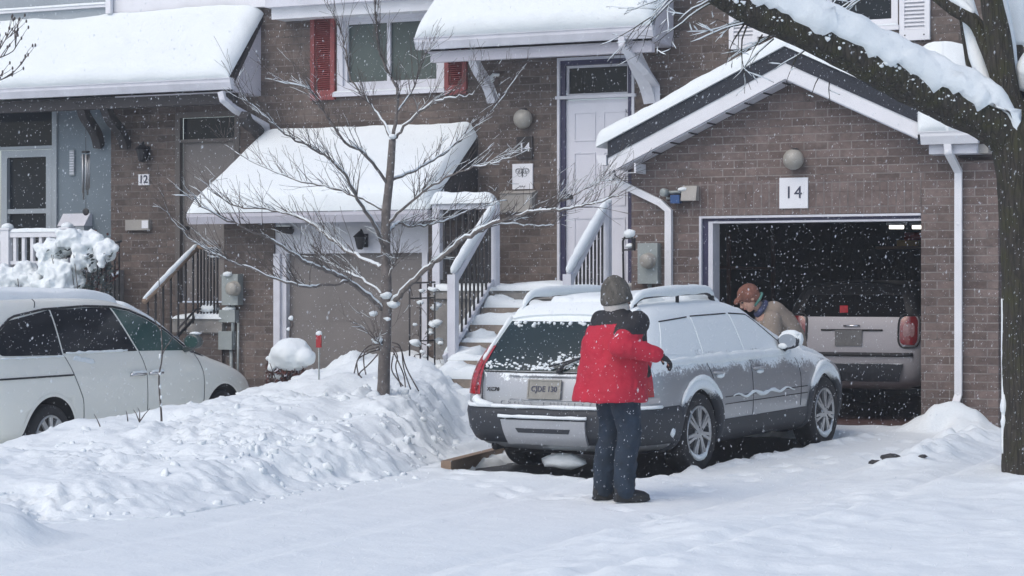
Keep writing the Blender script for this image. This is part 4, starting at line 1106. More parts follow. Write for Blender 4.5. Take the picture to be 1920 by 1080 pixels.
    def snow_top(bot, topl, T, nu, nv, name, seed, edge=.10, holes=0.0, L=(1.6, 1.0), freq=3.0):
        mb = MB()
        def nz(a, b, u, v):
            d = 1.0
            for q in (u*L[0], (1-u)*L[0], v*L[1], (1-v)*L[1]):
                w = min(1, q/edge); d *= math.sqrt(max(0, 1-(1-w)**2))
            h = T*d*(1+.35*fbm(a*freq, b*freq, seed, 3))
            if holes: h *= sstep(-.18, .12, fbm(a*2.5, b*2.5, seed+7, 4)+holes)
            return h-.004
        patch(mb, lambda a, b, o: (C.top(a, b, o) or Vector((a, b, .8+o))), bot, topl, .0, nu, nv, 0, .012, nz)
        return mb.build(name, m_snow, root, True)
    snow_top([(-1.86, -.48), (-.08, -.50)], [(-1.86, .48), (-.08, .50)], .045, 60, 36, 'roof_snow', 2, .06, .16, (2, 1))
    snow_top([(.06, -.60), (.86, -.70)], [(.06, .60), (.86, .70)], .03, 30, 36, 'windscreen_snow', 4, .05, 0, (.7, 1.3))
    snow_top([(1.02, -.80), (2.12, -.66)], [(1.02, .80), (2.12, .66)], .05, 40, 40, 'bonnet_snow', 6, .12, 0, (.95, 1.5))
    # belt snow under the side glass
    for sg in (-1, 1):
        mb = MB(); N_ = 40; pts = [C.side(-1.9+2.6*i/N_, .972-.012*i/N_, sg, -.004) for i in range(N_+1)]
        mb.tube(pts, [(.012+.022*math.sin(math.pi*i/N_)**.5)*(1+.55*noise.noise(Vector((i*.35, sg*3, 0)))) for i in range(N_+1)], 8, sq=(1.0, 1.5)); mb.build('belt_snow', m_snow, root, True)
        # mirrors
        q = C.side(.52, .985, sg, 0); cm = q+Vector((-.06, sg*.10, .085))
        mb = MB(); mb.tube([q+Vector((0, 0, .0)), q+Vector((-.03, sg*.05, .02)), cm+Vector((.02, -sg*.02, -.05))], [.035, .028, .03], 8)
        mb.tube([cm+Vector((-.045, 0, 0)), cm+Vector((-.03, 0, 0)), cm+Vector((.03, 0, 0)), cm+Vector((.075, 0, 0)), cm+Vector((.09, 0, 0))], [.088, .098, .092, .06, .02], 20, sq=(1.12, .82), ref=(0, 0, 1)); mo = mb.build('wing_mirror', m_clad, root, True)
        mb = MB(); mb.tube([cm+Vector((-.049, 0, 0)), cm+Vector((-.046, 0, 0))], .078, 20, sq=(1.12, .80), ref=(0, 0, 1), sm=False); mb.build('mirror_glass', m_chrome, mo, True)
        mb = MB(); mb.ball(cm+Vector((.01, sg*.01, .065)), .08, 12, sc=(.7, 1.2, .42), nz=.15); mb.ball(cm+Vector((.02, sg*.10, .01)), .05, 10, sc=(.9, .5, 1.3), nz=.2); mb.ball(cm+Vector((-.05, -sg*.05, -.05)), .045, 10, sc=(.35, 1.1, .6), nz=.2); mb.build('mirror_snow', m_snow, mo, True)
        # head lamps
        mb = MB(); P = []
        for z in (.56, .62, .68, .72): P.append([C.front(sg*.40, z, .012), C.front(sg*.55, z, .012), C.front(sg*.66, z, .012), C.side(2.05, z, sg, .01), C.side(1.92, z, sg, .008)])
        mb.grid(P); mb.build('headlamp', m_headl, root, True)
        for ax in (-WB, WB):
            wheel(root, ax, sg*.905, wz, .345, .232, .22, 7 if ax < 0 else 7, 'twin' if ax > 0 else 'twin', sg=sg)
    mb = MB(); patch(mb, C.front, [(-.33, .50), (.33, .50)], [(-.36, .70), (.36, .70)], .012, 16, 6); mb.build('grille', m_black, root, True)
    mb = MB(); P = [[C.front(-.72+1.44*i/16, z, o) for z, o in ((.27, .0), (.32, .03), (.44, .035), (.48, .0))] for i in range(17)]; mb.grid(P); mb.build('front_bumper', m_clad, root, True)
    mb = MB(); mb.box(-2.1, 1.9, -.58, .58, .19, .24); mb.tube([(-2.30, .60, .25), (-2.05, .58, .26)], .035, 10); mb.box(-2.2, -2.05, -.55, .45, .24, .34)
    mb.build('underbody', m_under, root, True)
    mb = MB(); mb.ball((-2.20, -.02, .135), .16, 12, sc=(.6, 1.3, .42), nz=.25); mb.build('hanging_snow', m_snow, root, True)
    mb = MB(); mb.ball(C.side(-1.93, .40, -1, .02), .04, 10, sc=(.9, .5, 1.2), nz=.4); mb.build('bumper_clump', m_snow, root, True)
    return root
wagon()
# ---------- the white minivan
VAN = (-13.80, 18.65, math.radians(.5))
m_vanmir = mat('dark_mirror_shell', (.06,.08,.08), .3)
def minivan():
    root = car_root('minivan', (VAN[0], VAN[1], -.125), VAN[2], .003, 'white minivan with dark tinted windows parked behind the snow bank at the left', 'minivan')
    S = []
    S.append((K7(-2.56, (.74,.82,.85,.84,.80,.68,.52), (.27,.42,.70,.95,1.08,1.50,1.58), (.05,-.02,-.04,0,.03,.14,.25)), (.035,.03), .02))
    S.append((K7(-2.35, (.84,.94,.96,.95,.91,.75,.62), (.23,.39,.70,.95,1.09,1.53,1.60)), (.035,.02), .02))
    S.append((K7(-1.5, (.88,.97,.985,.97,.93,.77,.65), (.21,.37,.70,.95,1.08,1.555,1.62)), (.035,0), .02))
    S.append((K7(-.7, (.88,.965,.98,.97,.93,.77,.66), (.20,.36,.70,.95,1.07,1.555,1.62)), (.035,0), .02))
    S.append((K7(-.25, (.88,.965,.98,.97,.93,.77,.66), (.20,.36,.70,.95,1.06,1.54,1.605)), (.035,0), .02))
    S.append((K7(.10, (.88,.965,.98,.97,.93,.775,.68), (.20,.36,.70,.94,1.05,1.475,1.54)), (.04,.02), .02))
    S.append((K7(.48, (.88,.965,.98,.965,.92,.79,.70), (.20,.36,.70,.93,1.04,1.355,1.41)), (.05,.04), .02))
    S.append((K7(.85, (.88,.965,.98,.96,.915,.81,.72), (.20,.36,.70,.92,1.02,1.17,1.21)), (.05,.05), .02))
    S.append((K7(1.27, (.88,.965,.98,.955,.90,.82,.70), (.20,.36,.70,.87,.95,.975,.99)), (.04,.05), .02))
    S.append((K7(1.70, (.88,.96,.97,.93,.87,.79,.66), (.20,.36,.68,.82,.875,.895,.905)), (.03,.03), .02))
    S.append((K7(2.05, (.84,.92,.93,.88,.81,.70,.56), (.20,.35,.62,.74,.785,.80,.81)), (.025,.03), .02))
    S.append((K7(2.34, (.72,.80,.80,.75,.68,.57,.42), (.22,.34,.54,.64,.68,.69,.70)), (.02,.03), .02))
    solid = loft(S, .05, .14); WB = 1.5; wz = .268
    body = cut_wheels(solid.copy(), [(-WB, wz+.02), (WB, wz+.02)], .385, .64, [m_vanp, m_well], .6)
    link('body', body, [], root, True); C = Car(root, body, solid)
    for sg in (-1, 1):
        f = lambda a, b, o: C.side(a, b, sg, o)
        gl = MB(); patch(gl, f, [(-2.28, 1.14), (-2.16, 1.075), (-1.30, 1.06)], [(-2.20, 1.25), (-1.95, 1.40), (-1.30, 1.495)], .004, 24, 10); gl.build('rear_side_window', m_vwin, root, True)
        gl = MB(); patch(gl, f, [(-1.275, 1.075), (-.06, 1.065)], [(-1.275, 1.495), (-.6, 1.51), (-.30, 1.505)], .004, 24, 10); gl.build('sliding_door_window', m_vwin, root, True)
        gl = MB(); patch(gl, f, [(-.03, 1.065), (.88, 1.045)], [(-.26, 1.50), (.0, 1.465), (.29, 1.385), (.60, 1.255), (.85, 1.09)], .004, 24, 10); gl.build('front_door_window', m_vwin2, root, True)
        gl = MB(); patch(gl, f, [(.96, 1.02), (1.22, .97)], [(.96, 1.035), (1.03, 1.075), (1.20, .985)], .006, 10, 5); gl.build('quarter_window', m_vwin, root, True)
        for x, a0, a1 in ((.345, 1.07, .02),):
            pass
        mb = MB()
        top = [(-2.25, 1.20), (-2.10, 1.33), (-1.9, 1.435), (-1.4, 1.50), (-.7, 1.525), (-.25, 1.515), (.02, 1.48), (.32, 1.395), (.63, 1.265), (.90, 1.085)]
        mb.tube([C.side(a, b, sg, .005) for a, b in resamp(top, 36)], .012, 6); mb.build('window_trim', m_seam, root, True)
        mb = MB()
        for pl in ([(-1.28, 1.06), (-1.17, .88), (-1.02, .62), (-.98, .30)], [(-.03, 1.06), (.05, .85), (.08, .30)], [(1.02, 1.0), (1.10, .8), (1.10, .5), (1.0, .3)], [(-1.5, 1.52), (-1.44, 1.57), (-1.41, 1.60)]):
            mb.tube([C.side(a, b, sg, .001) for a, b in resamp(pl, 16)], .0045, 5)
        mb.build('door_seam', m_seam, root, True)
        mb = MB(); mb.tube([C.side(-2.50+1.32*i/20, lerp(.86, .865, i/20), sg, .003) for i in range(21)], .009, 6); mb.build('door_track', m_seam, root, True)
        for x0, x1 in ((-.24, .01), (.09, .32)):
            mb = MB(); mb.tube([C.side(x0, .83, sg, .0), C.side(x0+.03, .83, sg, .028), C.side(x1-.03, .83, sg, .028), C.side(x1, .83, sg, .0)], .018, 8); h = mb.build('door_handle', m_chrome, root, True)
            mb = MB(); mb.tube([C.side(lerp(x0+.01, x1-.01, i/8), .85, sg, .03) for i in range(9)], [.012+.012*abs(noise.noise(Vector((i*.9, x0, sg)))) for i in range(9)], 7, jit=.2); mb.build('handle_snow', m_snow, h, True)
        # snow along the window sills
        mb = MB(); mb.tube([C.side(-1.24+1.0*i/20, 1.075, sg, .006) for i in range(21)], [.006+.016*max(0, .4+noise.noise(Vector((i*.6, 0, sg)))) for i in range(21)], 7); mb.tube([C.side(-2.2+.95*i/16, 1.05, sg, .006) for i in range(17)], [.004+.012*max(0, .3+noise.noise(Vector((i*.6, 4, sg)))) for i in range(17)], 7)
        for k in range(5): mb.ball(C.side(-1.1+.06*k, 1.02-.01*k, sg, .0), .035, 8, sc=(1.5, .2, .8), nz=.5, seed=k)
        mb.build('sill_snow', m_snow, root, True)
        q = C.side(.84, 1.05, sg, 0); cm = q+Vector((-.02, sg*.14, .09)); mb = MB(); mb.tube([q, q+Vector((0, sg*.09, .02)), cm+Vector((0, 0, -.05))], .03, 8)
        mb.tube([cm+Vector((-.05, 0, 0)), cm+Vector((-.03, 0, 0)), cm+Vector((.04, 0, 0)), cm+Vector((.10, 0, 0))], [.080, .088, .080, .03], 18, sq=(1.15, .9), ref=(0, 0, 1)); mo = mb.build('wing_mirror', m_vanmir, root, True)
        mb = MB(); mb.tube([cm+Vector((-.054, 0, 0)), cm+Vector((-.051, 0, 0))], .070, 18, sq=(1.15, .88), ref=(0, 0, 1), sm=False); mb.build('mirror_glass', m_vwin2, mo, True)
        mb = MB(); mb.ball(cm+Vector((.02, 0, .085)), .06, 10, sc=(.8, 1.1, .3), nz=.2); mb.build('mirror_snow', m_snow, mo, True)
        for ax in (-WB, WB):
            wheel(root, ax, sg*.955, wz,   .325, .222, .22, 10, 'wide' if False else 'wide', sg=sg, snow=False)
            m2 = MB(); P = []
            for t in range(-20, 201, 8):
                a = math.radians(t); row = []
                for rr, o in ((.382, .002), (.395, .010), (.42, .002)): row.append(C.side(ax+math.cos(a)*rr, max(.22, wz+.02+math.sin(a)*rr), sg, o))
                P.append(row)
            m2.grid(P); m2.build('wheel_arch', m_vanp, root, True)
        mb = MB(); P = []
        for z in (.54, .58, .62, .66): P.append([C.front(sg*.45, z, .012), C.front(sg*.6, z, .012), C.side(2.28, z, sg, .01), C.side(2.18, z, sg, .008)])
        mb.grid(P); mb.build('headlamp', m_headl, root, True)
        mb = MB(); P = []
        for z in (.90, 1.03, 1.16, 1.30): P.append([C.rear(sg*.56, z, .012), C.rear(sg*.66, z, .012), C.side(-2.48, z, sg, .012), C.side(-2.38, z, sg, .01)])
        mb.grid(P); mb.build('tail_lamp', m_tail, root, True)
    mb = MB(); patch(mb, C.rear, [(-.62, 1.08), (.62, 1.08)], [(-.56, 1.42), (.56, 1.42)], .006, 18, 8); mb.build('rear_window', m_vwin, root, True)
    # snow blanket on the roof with a rounded lip, thinner on the glass and bonnet
    def cover(bot, topl, T, nu, nv, name, seed, edge, L):
        mb = MB()
        def nz(a, b, u, v):
            d = 1.0
            for q in (u*L[0], (1-u)*L[0], v*L[1], (1-v)*L[1]):
                w = min(1, q/edge); d *= math.sqrt(max(0, 1-(1-w)**2))
            return T*d*(1+.3*fbm(a*1.5, b*1.5, seed, 3))-.004
        patch(mb, lambda a, b, o: (C.top(a, b, o) or Vector((a, b, 1.0+o))), bot, topl, .0, nu, nv, 0, .012, nz); mb.build(name, m_snow, root, True)
    cover([(-2.35, -.63), (.02, -.66)], [(-2.35, .63), (.02, .66)], .07, 60, 30, 'roof_snow', 3, .12, (2.8, 1.3))
    cover([(.08, -.66), (1.22, -.74)], [(.08, .66), (1.22, .74)], .045, 40, 30, 'windscreen_snow', 5, .06, (1.1, 1.4))
    cover([(1.35, -.74), (2.2, -.58)], [(1.35, .74), (2.2, .58)], .035, 30, 30, 'bonnet_snow', 8, .10, (.9, 1.4))
    mb = MB(); patch(mb, C.front, [(-.4, .42), (.4, .42)], [(-.4, .60), (.4, .60)], .012, 16, 6); mb.build('grille', m_black, root, True)
    mb = MB(); b = C.top(1.05, -.55, .02); mb.tube([b+Vector((.25, .2, 0)), b, b+Vector((-.05, -.10, .30)), b+Vector((.0, -.28, .36))], .010, 6); 
    mb = MB(); mb.box(-2.2, 2.0, -.6, .6, .2, .26); mb.build('underbody', m_under, root, True)
    return root
minivan()
# ---------- the small grey car inside the garage
def hatch():
    c = PY(1607, 560, 22.95)
    root = car_root('hatchback', (c.x-.07, 22.95+2.02, .17), math.radians(0), 0.0, 'grey hatchback parked inside the dark open garage with only its tail showing', 'car')
    S = []
    S.append((K7(-1.95, (.62,.70,.74,.74,.72,.60,.48), (.40,.55,.75,.95,1.08,1.36,1.43), (.05,0,-.02,0,.02,.14,.24)), (.03,.02), .02))
    S.append((K7(-1.75, (.74,.82,.84,.83,.80,.68,.56), (.34,.5,.75,.95,1.09,1.38,1.45)), (.035,0), .02))
    S.append((K7(-1.2, (.78,.86,.875,.86,.83,.70,.58), (.3,.48,.75,.95,1.08,1.40,1.47)), (.035,0), .02))
    S.append((K7(0, (.78,.86,.87,.86,.83,.70,.58), (.28,.46,.75,.95,1.07,1.40,1.47)), (.035,0), .02))
    S.append((K7(.9, (.78,.86,.87,.86,.82,.74,.62), (.28,.46,.75,.93,1.04,1.22,1.27)), (.035,0), .02))
    S.append((K7(1.3, (.78,.86,.87,.85,.80,.72,.60), (.28,.46,.75,.90,1.0,1.06,1.09)), (.03,0), .02))
    S.append((K7(1.95, (.68,.76,.78,.76,.72,.62,.50), (.34,.46,.70,.85,.93,.97,.99)), (.02,0), .02))
    solid = loft(S, .04, .06); body = cut_wheels(solid.copy(), [(-1.25, .34), (1.25, .34)], .39, .56, [m_jpaint, m_well], .5)
    link('body', body, [], root, True); C = Car(root, body, solid)
    mb = MB(); patch(mb, C.rear, [(-.60, 1.10), (.60, 1.10)], [(-.51, 1.33), (.51, 1.33)], .006, 20, 8); rw = mb.build('rear_window', m_jglass, root, True)
    mb = MB(); mb.box(0, .01, -.03, .03, -.03, .03)
    q = C.rear(.10, 1.17, .012); mb = MB(); mb.obox(q+Vector((0, -.045, 0)), q+Vector((0, .045, 0)), .012, .09); mb.build('window_sticker', m_tail, rw, True)
    mb = MB(); patch(mb, C.rear, [(-.50, .42), (.50, .42)], [(-.56, .60), (.56, .60)], .03, 20, 5, 0, .03); mb.build('rear_bumper', m_clad, root, True)
    mb = MB(); mb.tube([C.rear(-.66+1.32*i/16, .695, .006) for i in range(17)], .022, 6); mb.tube([C.rear(-.34+.68*i/16, .955, .01) for i in range(17)], .010, 6); mb.build('tailgate_trim', m_seam, root, True)
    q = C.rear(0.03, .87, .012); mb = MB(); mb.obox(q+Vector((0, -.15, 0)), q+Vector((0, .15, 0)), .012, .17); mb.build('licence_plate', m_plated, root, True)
    q = C.rear(0, 1.0, .008); mb = MB(); mb.tube([q+Vector((0, -.09, 0)), q+Vector((0, .09, 0))], .012, 6); mb.build('tailgate_badge', m_chrome, root, True)
    for sg in (-1, 1):
        mb = MB(); P = []
        for i in range(13):
            z = .80+.30*i/12; e = max(.2, 1-abs((z-.95)/.156)**5)**.3; y0 = .625-.10*e; y1 = .625+.075*e
            P.append([C.rear(sg*lerp(y0, y1, k/5), z, .012+.012*math.sin(math.pi*k/5)) for k in range(6)])
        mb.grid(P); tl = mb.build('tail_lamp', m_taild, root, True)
        sq_ = lambda t, A, B: (math.copysign(abs(math.cos(t))**.55, math.cos(t))*A, math.copysign(abs(math.sin(t))**.55, math.sin(t))*B)
        mb = MB(); P = [[C.rear(sg*(.615+sq_(2*math.pi*k/20, r_*.058, 0)[0]), .955+sq_(2*math.pi*k/20, 0, r_*.075)[1], .030-.008*r_) for k in range(21)] for r_ in (.02, .5, .85, 1.0)]; mb.grid(P); mb.build('lamp_lens', m_pink, tl, True)
        mb = MB(); mb.tube([C.rear(sg*(.615+sq_(2*math.pi*k/28, .108, 0)[0]), .95+sq_(2*math.pi*k/28, 0, .178)[1], .008) for k in range(29)], .011, 6); mb.build('lamp_surround', m_seam, tl, True)
        for ax in (-1.25, 1.25): wheel(root, ax, sg*.86, .34, .34, .22, .2, 5, 'wide', sg=sg, snow=False)
    return root
hatch()
# ================= PEOPLE =================
m_skin = mat('skin', (.48,.28,.21), .55, var=.08, vs=9)
m_redj = mat('red_jacket_cloth', (.43,.010,.034), .75, var=.12, vs=5, bump=.45, bs=16, bd=.03)
m_blkj = mat('black_jacket_cloth', (.014,.014,.017), .75, var=.3, vs=7, bump=.25, bs=26, bd=.02)
m_jean = mat('dark_jeans', (.013,.025,.043), .85, var=.35, vs=9, bump=.35, bs=30, bd=.02)
m_boot = mat('black_boot', (.012,.012,.013), .55, var=.3, vs=14)
m_glove = mat('black_glove', (.013,.013,.015), .8, var=.3, vs=20)
m_knit = mat('grey_knit', (.105,.098,.086), .95, var=.4, vs=26, bump=.9, bs=70, bd=.02, stretch=(1,1,.5))
m_hairw = mat('white_hair', (.55,.52,.49), .7, var=.15, vs=30)
m_eye = mat('eye', (.05,.04,.035), .3)
m_lip = mat('lip', (.35,.12,.11), .5)
m_tan = mat('tan_coat', (.235,.195,.160), .85, var=.15, vs=6, bump=.3, bs=24, bd=.02)
m_cap = mat('rust_cap', (.20,.085,.06), .9, var=.35, vs=12, bump=.5, bs=60)
m_scarf = mat('blue_scarf', (.06,.07,.14), .9, var=.4, vs=25)
m_teal = mat('teal_band', (.07,.20,.17), .8, var=.2)
m_trou = mat('dark_trousers', (.03,.03,.035), .85, var=.2, vs=8)
def limb(mb, pts, rad, n=14, sq=None):
    """tapered limb through joints, smoothly resampled"""
    P = [Vector(p) for p in pts]; out = []; rr = []
    for i in range(len(P)-1):
        p0 = P[max(i-1, 0)]; p1 = P[i]; p2 = P[i+1]; p3 = P[min(i+2, len(P)-1)]
        for k in range(6):
            t = k/6; out.append(.5*((2*p1)+(p2-p0)*t+(2*p0-5*p1+4*p2-p3)*t*t+(3*p1-p0-3*p2+p3)*t**3)); rr.append(lerp(rad[i], rad[i+1], sstep(0, 1, t)))
    out.append(P[-1]); rr.append(rad[-1])
    mb.tube(out, rr, n, sq=sq); mb.ball(out[0], rr[0]*.98, n); mb.ball(out[-1], rr[-1]*.98, n)
    return mb
def ell(mb, levels, n=28):
    """stack of ellipses: (cx, cy, z, a, b, angle of the long axis)"""
    vs = []; fs = []
    for cx, cy, z, a, b, ph in levels:
        c, s = math.cos(ph), math.sin(ph)
        for j in range(n):
            t = 2*math.pi*j/n; u = a*math.copysign(abs(math.cos(t))**.85, math.cos(t)); v = b*math.copysign(abs(math.sin(t))**.85, math.sin(t)); vs.append((cx+u*c-v*s, cy+u*s+v*c, z))
    k = len(levels)
    for i in range(k-1):
        for j in range(n): a = i*n+j; b = i*n+(j+1) % n; fs.append((a, b, b+n, a+n))
    fs += [tuple(range(n-1, -1, -1)), tuple(range((k-1)*n, k*n))]
    return mb.add(vs, fs, 0, True)
def hand(mb, wrist, dirv, palmn, size=1.0, curl=.9, r=.0095, thumb_side=1):
    """palm with four bent fingers of unequal length and a thumb from the side of the palm"""
    w = Vector(wrist); d = Vector(dirv).normalized(); n = Vector(palmn); n = (n-d*n.dot(d)).normalized(); s = d.cross(n)*thumb_side
    pc = w+d*.045*size
    for k in range(-2, 3): mb.tube([w+s*(k*.012)*size, w+d*.045*size+s*(k*.0165)*size, w+d*.088*size+s*(k*.018)*size], [.016*size, .015*size, .012*size], 8)
    for k, (o, L) in enumerate(((.030, .074), (.010, .083), (-.011, .077), (-.031, .060))):
        p = w+d*.088*size+s*o*size; pts = [p]; a = .25
        for q, f in enumerate((.45, .32, .23)):
            a += curl*(.42, .55, .45)[q]; p = p+(d*math.cos(a)+n*math.sin(a))*L*f*size; pts.append(p)
        mb.tube(pts, [r*1.08*size, r*size, r*.92*size, r*.8*size], 8)
        for q in pts[1:]: mb.ball(q, r*.93*size, 8)
    p = w+d*.028*size+s*.034*size; pts = [p, p+(d*.55+s*.8+n*.25)*.030*size, p+(d*.95+s*.75+n*.55)*.052*size, p+(d*1.25+s*.55+n*.85)*.066*size]
    mb.tube(pts, [.013*size, .0115*size, .0105*size, .009*size], 8); mb.ball(pts[-1], .009*size, 8)
def head(mb, c, fwd, up, s=1.0):
    """skull, jaw, nose, ears; returns the frame"""
    f = Vector(fwd).normalized(); u = Vector(up); u = (u-f*u.dot(f)).normalized(); r = f.cross(u); c = Vector(c)
    P = lambda a, b, d: c+f*a*s+r*b*s+u*d*s
    R = Matrix((f, r, u)).transposed()
    mb.ball(P(-.008, 0, .025), .092*s, 18, sc=(1.06, .84, 1.0), rot=R)
    mb.ball(P(.018, 0, -.045), .068*s, 16, sc=(1.0, .86, 1.12), rot=R)
    mb.ball(P(.050, 0, -.098), .026*s, 10, sc=(1, 1.2, .8), rot=R)
    mb.tube([P(.082, 0, .018), P(.096, 0, -.012), P(.104, 0, -.030)], [.009*s, .012*s, .015*s], 8); mb.ball(P(.099, 0, -.032), .0165*s, 8, sc=(1, 1.25, .8), rot=R)
    for k in (-1, 1):
        mb.ball(P(-.012, k*.080, -.012), .022*s, 10, sc=(1.0, .4, 1.5), rot=R); mb.ball(P(.070, k*.034, -.035), .022*s, 8, sc=(.6, 1, 1), rot=R)
        mb.ball(P(.080, k*.032, .022), .014*s, 8, sc=(.7, 1.5, .6), rot=R)
    mb.tube([P(.078, -.026, -.064), P(.088, 0, -.063), P(.078, .026, -.064)], .008*s, 8)
    return P, R
def face(P, R, s, parent):
    for k in (-1, 1):
        m2 = MB(); m2.ball(P(.079, k*.032, .004), .011*s, 10, rot=R); m2.build('eye', m_eye, parent, True)
    m2 = MB(); m2.tube([P(.082, -.024, -.064), P(.0945, 0, -.062), P(.082, .024, -.064)], .0055*s, 6); m2.build('mouth', m_lip, parent, True)
def person_root(px, py, Z, z, label):
    p = D(px, py, Z); return empty('person', (p.x, p.y, z), TH, label, 'person')
# ---------- the person in the red jacket, seen from behind: local x = right in the photo, y = away
def woman():
    root = person_root(1160, 940, 16.2, .005, 'person in red and black winter jacket and grey knit hat seen from behind')
    PH = math.radians(-38)         # shoulder line: right shoulder is nearer to us
    b = MB()
    ell(b, [(.00,.02,.84,.155,.115,PH), (.0,.02,.95,.16,.12,PH), (.0,.0,1.08,.135,.10,PH), (.0,.0,1.22,.155,.11,PH), (0,0,1.30,.17,.10,PH), (0,.0,1.35,.11,.075,PH), (.0,.01,1.39,.055,.055,PH)])
    limb(b, [(.0,.01,1.34), (.0,.02,1.39), (.0,.03,1.43)], [.06,.054,.055])
    HF = (.80, .60, -.16)          # where the head looks
    Pf, Rf = head(b, (.0, .022, 1.472), HF, (0, 0, 1), .98)
    legs = {'r': [(.045,-.06,.86), (.075,-.075,.50), (.035,-.085,.12)], 'l': [(-.055,.085,.86), (-.055,.10,.50), (-.115,.085,.12)]}
    for k, pts in legs.items():
        limb(b, pts, [.085,.058,.042]); x, y, z = pts[-1]; limb(b, [(x,y,.10), (x,y,.055), (x+.10,y+.03,.042)], [.040,.034,.022])
    armR = [(.155,-.115,1.315), (-.005,-.285,1.155), (.275,-.245,1.085)]; armL = [(-.13,.105,1.315), (.02,.30,1.12), (.17,.40,1.02)]
    limb(b, armR, [.050,.040,.030]); limb(b, armL, [.050,.040,.030])
    hd = (Vector(armR[2])-Vector(armR[1])).normalized(); hand(b, armR[2], hd+Vector((0,.25,-.15)), (.1,.35,-.9), .84, .75, .0075, 1)
    hl = (Vector(armL[2])-Vector(armL[1])).normalized(); hand(b, armL[2], hl, (.2,.2,-1), .92, .7, .0085, -1)
    body = blob(b, 'body', m_skin, root, .0065, 3)
    face(Pf, Rf, .98, body)
    # jeans
    j = MB()
    for k, pts in legs.items():
        (hx,hy,hz), (kx,ky,kz), (ax,ay,az) = pts
        limb(j, [(hx*.9,hy,.90), (hx,hy,.74), (kx,ky,.50), (lerp(kx,ax,.5)-.008,ay,.32), (ax+.004,ay,.13), (ax+.006,ay,.085)], [.122,.112,.090,.084,.078,.074], 16)
    ell(j, [(0,.01,.78,.165,.125,PH), (0,.01,.92,.17,.13,PH), (0,.01,1.0,.16,.12,PH)])
    rnd = random.Random(3)
    for k in range(26):                                                     # folds
        pts = legs['r'] if k % 2 else legs['l']; t = rnd.random(); c = Vector(pts[1]).lerp(Vector(pts[2]), t) if rnd.random() < .7 else Vector(pts[0]).lerp(Vector(pts[1]), .4+.6*t)
        a = rnd.uniform(0, 6.28); r = .070; q = [c+Vector((math.cos(a+u*.5)*r, math.sin(a+u*.5)*r, u*.03)) for u in (-1, 0, 1)]; j.tube(q, [.006,.026,.006], 6)
    blob(j, 'jeans', m_jean, root, .009, 2, .007, 18)
    for k, pts in legs.items():
        x, y, z = pts[-1]; m = MB(); d = Vector((1, .22 if k == 'r' else .30, 0)).normalized(); s = Vector((-d.y, d.x, 0)); o = Vector((x-.03, y, 0))
        limb(m, [o+Vector((.02,0,.20)), o+Vector((.015,0,.10)), o+Vector((0.0,0,.05))], [.058,.057,.048])
        m.tube([o+d*-.035+Vector((0,0,.045)), o+d*.05+Vector((0,0,.050)), o+d*.12+Vector((0,0,.046)), o+d*.18+Vector((0,0,.038)), o+d*.222+Vector((0,0,.032))], [.042,.050,.048,.042,.022], 14, sq=(1.0,.95), ref=(0,0,1))
        m.tube([o+d*-.045+Vector((0,0,.014)), o+d*.05+Vector((0,0,.012)), o+d*.13+Vector((0,0,.012)), o+d*.20+Vector((0,0,.014)), o+d*.232+Vector((0,0,.018))], [.036,.042,.048,.042,.018], 14, sq=(1.0,.36), ref=(0,0,1))
        blob(m, 'boot', m_boot, root, .007, 3)
    # jacket: one surface, black yoke and red body by region
    c = MB()
    ell(c, [(-.07,.015,.735,.275,.235,PH), (-.066,.015,.76,.283,.240,PH), (-.052,.01,.90,.272,.225,PH), (-.035,.01,1.05,.258,.205,PH), (-.03,.0,1.18,.255,.185,PH), (-.02,.0,1.27,.245,.160,PH), (-.012,.0,1.33,.215,.13,PH), (-.006,.0,1.375,.150,.105,PH), (-.004,.005,1.41,.095,.086,PH), (-.004,.012,1.44,.080,.078,PH)])
    limb(c, [(.135,-.105,1.325), (.075,-.205,1.235), (-.012,-.295,1.150)], [.090,.088,.082], 16)
    limb(c, [(-.012,-.295,1.150), (.13,-.275,1.125), (.262,-.248,1.090)], [.084,.074,.060], 16)
    limb(c, [(-.12,.10,1.325), (-.03,.22,1.21), (.02,.30,1.12), (.15,.385,1.03)], [.090,.086,.078,.060], 16)
    rnd = random.Random(9)
    for k in range(26):                                                     # soft folds over the back and sleeves
        z = rnd.uniform(.80, 1.18); a = rnd.uniform(math.pi*1.05, 1.95*math.pi); q = []; tl = rnd.uniform(-.09, .09)
        for u in (-1, -.5, 0, .5, 1):
            zz = z+u*rnd.uniform(.04, .09); aa = a+u*tl; k = (zz-.76)/.42; A = lerp(.272, .245, k); B = lerp(.228, .178, k)
            xx, yy = math.cos(aa)*A, math.sin(aa)*B; q.append(Vector((-.042+xx*math.cos(PH)-yy*math.sin(PH), .008+xx*math.sin(PH)+yy*math.cos(PH), zz)))
        c.tube(q, [.003,.014,.021,.014,.003], 6)
    for t in (.1, .3, .5, .7, .9):
        p = Vector((-.012,-.295,1.15)).lerp(Vector((.262,-.248,1.09)), t); q = [p+Vector((.01*u, -math.cos(u)*lerp(.082,.062,t), math.sin(u)*lerp(.082,.062,t))) for u in (-1.0,-.4,.3,1.0)]; c.tube(q, [.005,.012,.012,.005], 6)
    me_o = blob(c, 'jacket', [m_redj, m_blkj], root, .0085, 3, .010, 8)
    me = me_o.data
    ca, sa = math.cos(PH), math.sin(PH)
